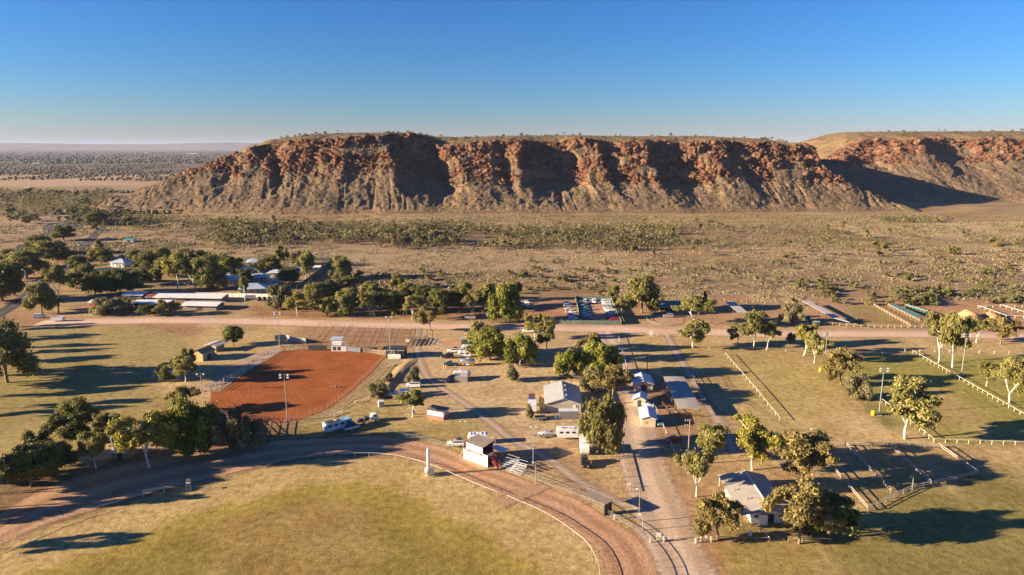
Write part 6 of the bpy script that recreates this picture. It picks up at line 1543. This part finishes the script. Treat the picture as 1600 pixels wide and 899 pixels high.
def car_meshes(k):
    if k in VM: return VM[k]
    L, w, prof, (a, b, c, d, z0, z1), wx, wr = KIND[k]
    body = lower_body(L, w, prof); body.add([(a, -w*.46, z0-.05), (b, -w*.46, z0-.05), (b, w*.46, z0-.05), (a, w*.46, z0-.05), (c, -w*.40, z1), (d, -w*.40, z1), (d, w*.40, z1), (c, w*.40, z1)], [(4, 5, 6, 7), (0, 1, 5, 4), (1, 2, 6, 5), (2, 3, 7, 6), (3, 0, 4, 7)])
    def lerp4(t0, t1, h0, h1, s):
        q = []
        for t, h in ((t0, h0), (t1, h0), (t1, h1), (t0, h1)):
            x = (a+(b-a)*t)*(1-h)+(c+(d-c)*t)*h; y = (w*.46*(1-h)+w*.40*h+.012)*s; q.append((x, y, z0+(z1-z0)*h))
        return q
    wins = []
    for s in (-1, 1):
        for t0, t1 in ((.07, .36), (.40, .66), (.70, .93)) if k in ('suv', 'van') else ((.10, .48), (.52, .9)):
            m = MB(); q = lerp4(t0, t1, .15, .85, s); m.add(q, [(0, 1, 2, 3) if s < 0 else (3, 2, 1, 0)]); wins.append(m.mesh('side_window'))
    def end(xb, xt, off):
        m = MB(); q = []
        for h, y in ((.15, -1), (.15, 1), (.88, 1), (.88, -1)):
            q.append((xb*(1-h)+xt*h+off, (w*.46*(1-h)+w*.40*h)*y*.88, z0+(z1-z0)*h))
        return m.add(q, [(0, 1, 2, 3) if off > 0 else (3, 2, 1, 0)])
    VM[k] = dict(body=body.mesh('body'), wins=wins, front=end(b, d, .015).mesh('windscreen'), rear=end(a, c, -.015).mesh('rear_window'),
        tyre=MB().wheel((0, 0, 0), wr, .24, 12).mesh('tyre'), rim=MB().wheel((0, 0, 0), wr*.6, .27, 8).mesh('rim'), lamp=MB().box((0, 0, 0), (.1, .35, .18)).mesh('headlight'), bumper=MB().box((0, 0, 0), (.14, w*.96, .24)).mesh('bumper'))
    return VM[k]
def car(px, py, deg, kind, mat, label, group=None, rack=False, snorkel=False, world=None):
    vm = car_meshes(kind); L, w, prof, cab, wx, wr = KIND[kind]
    p = world or P(px, py); e = empty({'suv': 'four_wheel_drive', 'sedan': 'car', 'ute': 'utility_truck', 'van': 'van'}[kind], p, math.radians(deg), label, 'van' if kind == 'van' else ('ute' if kind == 'ute' else 'car'), group)
    link('body', vm['body'], e, mat)
    for m in vm['wins']: link('side_window', m, e, GL)
    link('windscreen', vm['front'], e, GL); link('rear_window', vm['rear'], e, GL)
    for x in wx:
        for s in (-1, 1):
            t = link('wheel', vm['tyre'], e, tyre, (x, s*(w/2-.1), wr)); link('rim', vm['rim'], t, rim_m)
    for s in (-1, 1):
        link('headlight', vm['lamp'], e, lampm, (L/2-.06, s*w*.36, .82)); link('tail_light', vm['lamp'], e, redl, (-L/2+.06, s*w*.40, .85))
    link('bumper', vm['bumper'], e, tyre, (L/2-.02, 0, .5)); link('bumper', vm['bumper'], e, tyre, (-L/2+.02, 0, .5))
    if rack:
        z1 = cab[5]; m = MB()
        for y in (-.6, .6): m.bar((cab[2], y, z1+.1), (cab[3], y, z1+.1), .06)
        for k in range(4): m.bar((cab[2]+(cab[3]-cab[2])*k/3, -.65, z1+.1), (cab[2]+(cab[3]-cab[2])*k/3, .65, z1+.1), .05)
        m.build('roof_rack', tyre, e); MB().box(((cab[2]+cab[3])/2, 0, z1+.3), (1.3, 1.0, .32), top=(.8, .8)).build('roof_load', darkw, e)
    return e
def wheels(e, xs, w, r=.36):
    if ('w', r) not in VM: VM[('w', r)] = (MB().wheel((0, 0, 0), r, .24, 12).mesh('tyre'), MB().wheel((0, 0, 0), r*.6, .27, 8).mesh('rim'))
    for x in xs:
        for s in (-1, 1):
            t = link('wheel', VM[('w', r)][0], e, tyre, (x, s*(w/2-.1), r)); link('rim', VM[('w', r)][1], t, rim_m)
def caravan(px, py, deg, label, L=6.0, w=2.3, h=2.0, body=None, stripe=None, round_=.5, nwin=3, roofkit=True, drawbar=True, cat='caravan', name='caravan', rack=0):
    body = body or carw; e = empty(name, P(px, py), math.radians(deg), label, cat); b = .55; r = round_
    prof = [(-L/2+.15, b), (L/2-r*1.2, b), (L/2-.05, b+.5), (L/2, b+h*.55), (L/2-r*.4, b+h*.86), (L/2-r, b+h), (-L/2+r*.6, b+h), (-L/2+r*.15, b+h*.88), (-L/2, b+h*.6)]
    lower_body(L, w, prof).build('body', body, e)
    for s in (-1, 1):
        for k in range(nwin):
            x = -L/2+L*(k+.7)/(nwin+.4); f = MB().box((x, s*(w/2+.012), b+h*.62), (.95, .04, .55)).build('window', darkw, e); MB().box((x, s*(w/2+.036), b+h*.62), (.8, .01, .42)).build('pane', GL, f)
        if stripe: MB().box((0, s*(w/2+.014), b+h*.27), (L*.96, .02, .22)).build('stripe', stripe, e)
    d = MB().box((L*.28, -w/2-.02, b+.85), (.62, .03, 1.6)).build('door', body, e); MB().box((L*.28-.22, -w/2-.05, b+.8), (.06, .04, .14)).build('handle', darkw, d)
    wheels(e, (-.5, .35) if L > 5 else (-.1,), w)
    if roofkit:
        MB().box((-.6, 0, b+h+.1), (.9, .7, .2), top=(.85, .85)).build('air_conditioner', carw, e); MB().box((1.3, .2, b+h+.05), (.6, .6, .1)).build('roof_hatch', silver, e)
    for k in range(rack): MB().box((-L*.36+L*.72*k/max(1, rack-1), 0, b+h+.05), (.1, w*.8, .08)).build('roof_rib', silver, e)
    if drawbar: MB().bar((L/2-.3, .5, .5), (L/2+1.3, 0, .5), .1).bar((L/2-.3, -.5, .5), (L/2+1.3, 0, .5), .1).build('drawbar', tyre, e); MB().wheel((L/2+.9, .2, .15), .15, .1, 8).build('jockey_wheel', tyre, e)
    return e
car(712, 697, 182, 'suv', carw, 'white four wheel drive with loaded roof rack towing the pink striped caravan', rack=True)
caravan(747, 692, 184, 'white caravan with pink stripes behind the judges tower', 5.6, 2.4, 2.2, carw, pinkp, .8, rack=5)
e = caravan(891, 684, 180, 'long white motorhome bus with dark windows beside the weeping tree', 7.6, 2.5, 2.45, carw, None, .25, 4, True, False, 'bus', 'motorhome')
for k in range(3): MB().box((-2.4+2.2*k, .3, 3.05), (.7, .6, .12)).build('roof_hatch', darkw, e)
def trailer(px, py, deg, label, L=3.6, w=1.8, load=None, col=None, h=.45):
    e = empty('trailer', P(px, py), math.radians(deg), label, 'trailer'); col = col or galv
    MB().box((0, 0, .6), (L, w, .1)).build('bed', col, e)
    for s in (-1, 1): MB().box((0, s*w/2, .6+h/2), (L, .05, h)).build('side_board', col, e)
    for s in (-1, 1): MB().box((s*L/2, 0, .6+h/2), (.05, w, h)).build('end_board', col, e)
    MB().bar((L/2, .5, .5), (L/2+1.3, 0, .5), .09).bar((L/2, -.5, .5), (L/2+1.3, 0, .5), .09).build('drawbar', tyre, e)
    wheels(e, (-.3,), w+.3, .33)
    if load: load(e)
    return e
def boat(e):
    m = MB(); st = [(-1.9, .75, .95), (-.6, .85, .95), (.8, .7, 1.0), (1.9, .05, 1.15)]
    vs = []
    for x, hw_, z in st: vs += [(x, -hw_, z+.45), (x, -hw_*.55, z-.1), (x, hw_*.55, z-.1), (x, hw_, z+.45)]
    fs = [(i*4+k, i*4+k+1, i*4+k+5, i*4+k+4) for i in range(3) for k in range(3)]+[(0, 1, 2, 3), (0, 4, 8, 12, 15, 11, 7, 3)]
    m.add(vs, fs).build('hull', carw, e); MB().box((-.2, 0, 1.55), (.6, 1.0, .5), top=(.7, .9)).build('console', silver, e); MB().box((-2.0, 0, 1.4), (.35, .4, .9)).build('outboard_motor', black, e)
trailer(851, 683, 185, 'small trailer with white boat in front of the motorhome bus', load=boat)
trailer(1012, 638, 170, 'white and blue boat trailer beside the middle driveway shed', load=boat)
trailer(844, 656, 8, 'low empty trailer on the lawn left of the container', 3.2)
caravan(913, 706, 268, 'white motor truck cabin under the weeping tree facing the camera', 5.6, 2.3, 2.5, carw, None, .3, 2, True, False, 'truck', 'camper_truck')
car(913.5, 727, 268, 'suv', black, 'black four wheel drive parked ahead of the white camper truck', rack=True)
e = caravan(528, 671, 38, 'pale blue and white coach parked in tree shade near the arena', 8.2, 2.4, 2.3, cyan, carw, .35, 4, True, False, 'coach', 'coach')
MB().box((-1.5, 0, 2.92), (4.0, 1.6, .12)).build('roof_load', darkw, e)
def tent_load(e):
    MB().add([(-1.7, -.95, .7), (1.7, -.95, .7), (1.7, .95, .7), (-1.7, .95, .7), (-.9, 0, 2.3), (.9, 0, 2.3)], [(0, 1, 5, 4), (2, 3, 4, 5), (1, 2, 5), (3, 0, 4)]).build('tarpaulin', navy, e)
trailer(549, 671, 36, 'trailer under a dark tarpaulin beside the pale blue coach', 4.2, 1.9, tent_load, carw)
e = empty('flatbed_truck', P(574, 660), math.radians(36), 'white cab flatbed truck parked ahead of the tarpaulin trailer', 'truck')
lower_body(1.9, 2.0, [(-.9, .6), (.85, .6), (.95, 1.2), (.6, 1.6), (.35, 2.3), (-.85, 2.3), (-.9, 1.4)]).build('cab', carw, e, loc=(2.3, 0, 0))
MB().add([(3.1, -.85, 1.5), (3.1, .85, 1.5), (2.7, .8, 2.2), (2.7, -.8, 2.2)], [(0, 1, 2, 3)]).build('windscreen', GL, e, loc=(.03, 0, .02))
for s in (-1, 1): MB().box((2.2, s*1.01, 1.85), (.8, .02, .55)).build('side_window', GL, e)
MB().box((-.9, 0, .95), (4.6, 2.1, .14)).build('tray', galv, e); MB().box((1.35, 0, 1.6), (.08, 2.0, 1.2)).build('headboard', galv, e)
MB().box((-.2, .2, 1.35), (1.2, 1.3, .7)).build('load_crate', darkw, e); MB().box((-2.0, -.1, 1.3), (1.3, 1.2, .6)).build('load_bundle', carred, e)
wheels(e, (2.4, -1.6), 2.1, .42)
car(620, 620, 178, 'ute', carw, 'white ute with open doors beside the round topped tree')
caravan(632, 620, 178, 'white slide on camper beside the round topped tree', 3.2, 2.1, 1.9, carw, None, .2, 1, True, False, 'camper', 'camper')
car(646, 605.5, 180, 'van', carw, 'white camper van with dark roof on the lawn by the loop road', rack=True)
car(704, 596.5, 210, 'suv', navy, 'dark four wheel drive with roof load in front of the grey camper annex', rack=True)
e = caravan(722, 592, 180, 'white camper with grey canvas annex on the camp lawn', 6.2, 2.3, 2.3, carw, None, 1.1, 2, True)
MB().slab([(-2.6, -1.18, 2.6), (2.0, -1.18, 2.6), (2.0, -3.6, 2.0), (-2.6, -3.6, 2.0)], .05).build('annex_roof', canvas, e)
MB().box((-.3, -3.55, 1.0), (4.6, .05, 2.0)).build('annex_wall', canvas, e)
MB().slab([(-2.8, -1.3, 2.65), (2.2, -1.3, 2.65), (2.2, 1.2, 2.95), (-2.8, 1.2, 2.95)], .04).build('roof_sheet', canvas, e); e.rotation_euler[2] = math.radians(2)
car(705, 571.5, 180, 'ute', navy, 'dark ute towing the polished tanker trailer')
e = empty('tank_trailer', P(731, 571), math.radians(180), 'polished steel tank trailer with orange lockers on the camp lawn', 'trailer')
m = MB(); n = 14
vs = [];
for x, r in ((-2.6, .2), (-2.5, .85), (-2.3, 1.0), (2.3, 1.0), (2.5, .85), (2.6, .2)):
    for k in range(n): vs.append((x, r*1.15*math.cos(2*math.pi*k/n), 1.75+r*math.sin(2*math.pi*k/n)))
m.add(vs, [(i*n+k, i*n+(k+1) % n, (i+1)*n+(k+1) % n, (i+1)*n+k) for i in range(5) for k in range(n)]+[tuple(range(n)), tuple(range(5*n, 6*n))[::-1]]).build('tank', steel, e, True)
MB().box((0, 0, 2.78), (1.0, .8, .14)).build('hatch', white, e)
for x in (-1.7, 1.7): MB().box((x, 1.05, .75), (.7, .3, .5)).build('locker', yellow, e)
MB().box((0, 1.05, .7), (1.4, .3, .5)).build('skirt', white, e); wheels(e, (-.45, .45), 2.2, .36); MB().bar((2.5, 0, .6), (3.9, 0, .6), .14).build('drawbar', tyre, e)
car(699.5, 559.5, 184, 'suv', black, 'black four wheel drive parked above the dark ute')
caravan(726, 558, 182, 'white pop top caravan half under the green tree', 5.2, 2.2, 1.9, carw, None, .9, 2, True)
car(708, 551, 180, 'suv', carw, 'white four wheel drive with roof pod near the toilet block', rack=True)
caravan(732, 549.5, 182, 'white caravan behind the pop top under the green tree', 5.6, 2.2, 2.1, carw, None, .9, 2, True)
e = empty('blue_truck', P(897, 556), math.radians(172), 'teal blue truck parked behind the two bright pepper trees', 'truck')
lower_body(1.9, 2.2, [(-.9, .6), (.85, .6), (.95, 1.2), (.8, 1.9), (.6, 2.6), (-.85, 2.6), (-.9, 1.4)]).build('cab', cargreen, e, loc=(2.9, 0, 0)); MB().box((-.8, 0, 1.3), (5.2, 2.3, 1.0)).build('tray_body', cargreen, e)
MB().box((3.75, 0, 2.0), (.05, 1.7, .6)).build('windscreen', GL, e); MB().box((-.8, 0, 1.9), (4.8, 2.0, .2)).build('load', darkw, e); wheels(e, (2.8, -1.2, -2.2), 2.3, .45)
car(879, 578, 180, 'sedan', carw, 'white car under the left bright pepper tree'); car(906, 591, 175, 'suv', carw, 'white four wheel drive under the right bright pepper tree')
car(883, 591, 180, 'sedan', black, 'dark car between the two bright pepper trees')
car(1029, 663, 272, 'van', cargreen, 'pale teal van beside the shed with the yellow sign')
# long trailer beside the steel shed
e = empty('car_carrier', P(832, 644), math.radians(90), 'long carrier trailer with white box and blue load beside the steel shed', 'trailer')
MB().box((4.6, 0, .95), (13.4, 2.3, .16)).build('deck', galv, e); MB().box((0.4, 0, 2.0), (4.6, 2.3, 2.1)).build('white_box', carw, e)
for k in range(4): MB().box((4.0+1.15*k, -.45+.9*(k % 2), 1.6), (1.0, .85, 1.1)).build('blue_crate', navycan, e)
for k in range(2): MB().box((4.4+1.6*k, .5-.9*(k % 2), 1.5), (.8, .8, .9)).build('white_crate', carw, e)
MB().box((10.0, 0, 1.5), (1.7, 2.0, 1.0)).build('rust_load', rust, e); wheels(e, (-.8, .3, 5.2, 6.3), 2.3, .42); MB().bar((11.3, 0, .8), (13, 0, .7), .16).build('drawbar', tyre, e)
car(825, 520, 180, 'van', carw, 'white van on the verge beside the roadside gums')
car(1044, 496, 178, 'suv', silver, 'silver four wheel drive parked before the stables')
car(1051, 690, 200, 'sedan', carred, 'dark red car in shade beside the driveway rail')
# the far roads
car(30, 385, 205, 'sedan', carw, 'white car on the upper left road')
car(127, 384, 60, 'sedan', silver, 'silver car on the road beside the sandy verge')
car(62, 497, 10, 'van', carw, 'white van at the junction near the gravel road'); trailer(91, 502, 5, 'pale box trailer at the start of the gravel road', 5.0, 2.2, None, carw, 1.6)
# compound
CC = [carw, silver, carw, carblue, black, carw, silver, carw, carred, navy]
def lot(n, a, b, deg, kinds, lab, cols, grp):
    A, B = P(*a), P(*b)
    od = ['first', 'second', 'third', 'fourth', 'fifth', 'sixth', 'seventh', 'eighth', 'ninth']
    cn = {carw: 'white', silver: 'silver', carblue: 'blue', black: 'black', carred: 'red', navy: 'dark blue', cargreen: 'teal'}
    for k in range(n):
        c = cols[k]; p = A.lerp(B, k/max(1, n-1)); car(0, 0, deg+R.uniform(-4, 4), kinds[k % len(kinds)], c, f'{cn[c]} vehicle, {od[k]} {lab}', grp, world=p)
lot(6, (911, 476), (917, 500), 2, ['suv', 'sedan', 'ute', 'sedan'], 'from the back in the left compound row', [silver, silver, cargreen, carblue, carw, cargreen], 'cars in the compound')
lot(5, (914, 473.5), (942, 473.5), 262, ['suv', 'sedan', 'van', 'suv'], 'from the left along the compound back fence', [carw, silver, carw, carblue, carw], 'cars in the compound')
lot(9, (946, 474), (959, 503), 178, ['van', 'suv', 'sedan', 'ute'], 'from the back in the right compound row', [carw, carw, silver, carw, carw, carw, navy, black, carred], 'cars in the compound')
lot(6, (886, 475.5), (896, 500), 4, ['sedan', 'suv', 'sedan', 'ute'], 'from the back in the row outside the compound', [carw, silver, carw, carw, silver, carw], 'cars beside the compound')
for k, (x, y) in enumerate([(812, 478), (828, 481), (821, 474)]): car(x, y, 170, ['van', 'suv', 'sedan'][k], [carw, silver, carw][k], ['white van behind the tall pepper tree', 'silver four wheel drive behind the tall pepper tree', 'white car farthest behind the tall pepper tree'][k])
trailer(735, 499, 178, 'pale trailer in shade left of the tall pepper tree', 5, 2.2, None, galv, 1.2); trailer(768, 497, 178, 'blue grey trailer beside the tall pepper tree', 4.5, 2.2, None, cyan, 1.8)
trailer(392, 468, 4, 'grey trailer beside the white panel fence', 5, 2.2, None, galv, 1.5)
for k in range(3):
    e = empty('water_tank', P(405+8*k, 470), 0, ['left', 'middle', 'right'][k]+' of three dark tanks along the white panel fence', 'tank', 'dark tanks'); MB().lathe([(1.1, 0), (1.1, 1.7), (.9, 1.95), (.2, 2.1)], sides=14).build('tank', darkw, e, True); MB().lathe([(.3, 2.05), (.3, 2.2), (.2, 2.25)], sides=8).build('lid', darkw, e)
# haystack of round bales near the paddock
e = empty('mower', P(1341, 503), .4, 'dark machine standing in the railed green paddock', 'machine'); MB().box((0, 0, .7), (2.2, 1.3, .6), top=(.8, .8)).build('hood', darkw, e); MB().box((-.8, 0, 1.4), (.9, 1.1, .8), top=(.9, .9)).build('cab', darkw, e); wheels(e, (-.8, .8), 1.7, .42)

# ---------------------------------------------------------------- the person beside the black four wheel drive
def person(px, py, label):
    p = P(px, py); e = empty('person', p, math.radians(200), label, 'person')
    J = [((0, 0, .95), .145), ((0, 0, 1.12), .135), ((0, .01, 1.32), .155), ((0, .01, 1.47), .10), ((0, -.01, 1.54), .058), ((0, -.02, 1.62), .085), ((0, -.02, 1.73), .085),
         ((-.20, .01, 1.42), .07), ((-.30, .02, 1.16), .048), ((-.27, -.12, .95), .036), ((-.26, -.18, .87), .038), ((.20, .01, 1.42), .07), ((.27, .03, 1.15), .048), ((.27, -.05, .92), .036), ((.27, -.08, .83), .038),
         ((-.10, 0, .85), .10), ((-.12, -.04, .48), .068), ((-.12, .0, .09), .048), ((-.13, -.16, .04), .042), ((.10, 0, .85), .10), ((.13, .02, .48), .068), ((.13, .06, .09), .048), ((.14, -.10, .04), .042)]
    E = [(0, 1), (1, 2), (2, 3), (3, 4), (4, 5), (5, 6), (3, 7), (7, 8), (8, 9), (9, 10), (3, 11), (11, 12), (12, 13), (13, 14), (0, 15), (15, 16), (16, 17), (17, 18), (0, 19), (19, 20), (20, 21), (21, 22)]
    me = bpy.data.meshes.new('body'); me.from_pydata([j[0] for j in J], E, []); o = link('body', me, e)
    o.modifiers.new('skin', 'SKIN'); sv = me.skin_vertices[0].data
    for k, (c, r) in enumerate(J): sv[k].radius = (r, r*(.72 if k in (0, 1, 2) else 1)); sv[k].use_root = k == 0
    sb = o.modifiers.new('sub', 'SUBSURF'); sb.levels = 1; sb.render_levels = 1
    m, nt, b = nodes_of('clothes_and_skin'); g = nt.nodes.new('ShaderNodeNewGeometry'); tc = nt.nodes.new('ShaderNodeTexCoord'); s = nt.nodes.new('ShaderNodeSeparateXYZ'); nt.links.new(tc.outputs['Object'], s.inputs[0])
    r = nt.nodes.new('ShaderNodeValToRGB'); r.color_ramp.interpolation = 'CONSTANT'; el = r.color_ramp.elements; el[0].position = 0; el[0].color = (.03, .025, .02, 1); el[1].position = .055; el[1].color = (.04, .05, .09, 1)
    for ps, c in ((.53, (.05, .06, .09, 1)), (.835, (.42, .24, .16, 1))): k = el.new(ps); k.color = c
    nt.links.new(math_n(nt, 'DIVIDE', s.outputs[2], 1.8), r.inputs[0]); nt.links.new(r.outputs[0], b.inputs['Base Color']); b.inputs['Roughness'].default_value = .8; me.materials.append(m)
    hm = MB().lathe([(.10, 1.72), (.115, 1.76), (.10, 1.81), (.05, 1.85)], (0, -.02, 0), 10).build('hat_crown', khaki, e, True); MB().lathe([(.20, 1.735), (.20, 1.75)], (0, -.02, 0), 12).build('hat_brim', khaki, hm)
person(924, 732, 'person in dark clothes standing beside the black four wheel drive')
# ---------------------------------------------------------------- the air
hz = MB().box((0, 30200, 117.0), (92600, 61400, 246)).mesh('haze')
hmat = bpy.data.materials.new('thin_air'); hmat.use_nodes = True; nt = hmat.node_tree; nt.nodes.clear()
pv = nt.nodes.new('ShaderNodeVolumePrincipled'); pv.inputs['Color'].default_value = (0.50, 0.64, 0.97, 1); pv.inputs['Density'].default_value = 2.6e-5; pv.inputs['Anisotropy'].default_value = 0.0
ho = nt.nodes.new('ShaderNodeOutputMaterial'); nt.links.new(pv.outputs[0], ho.inputs['Volume'])
tag(link('haze', hz, None, hmat), 'thin blue air over the plain', 'haze', kind='stuff')
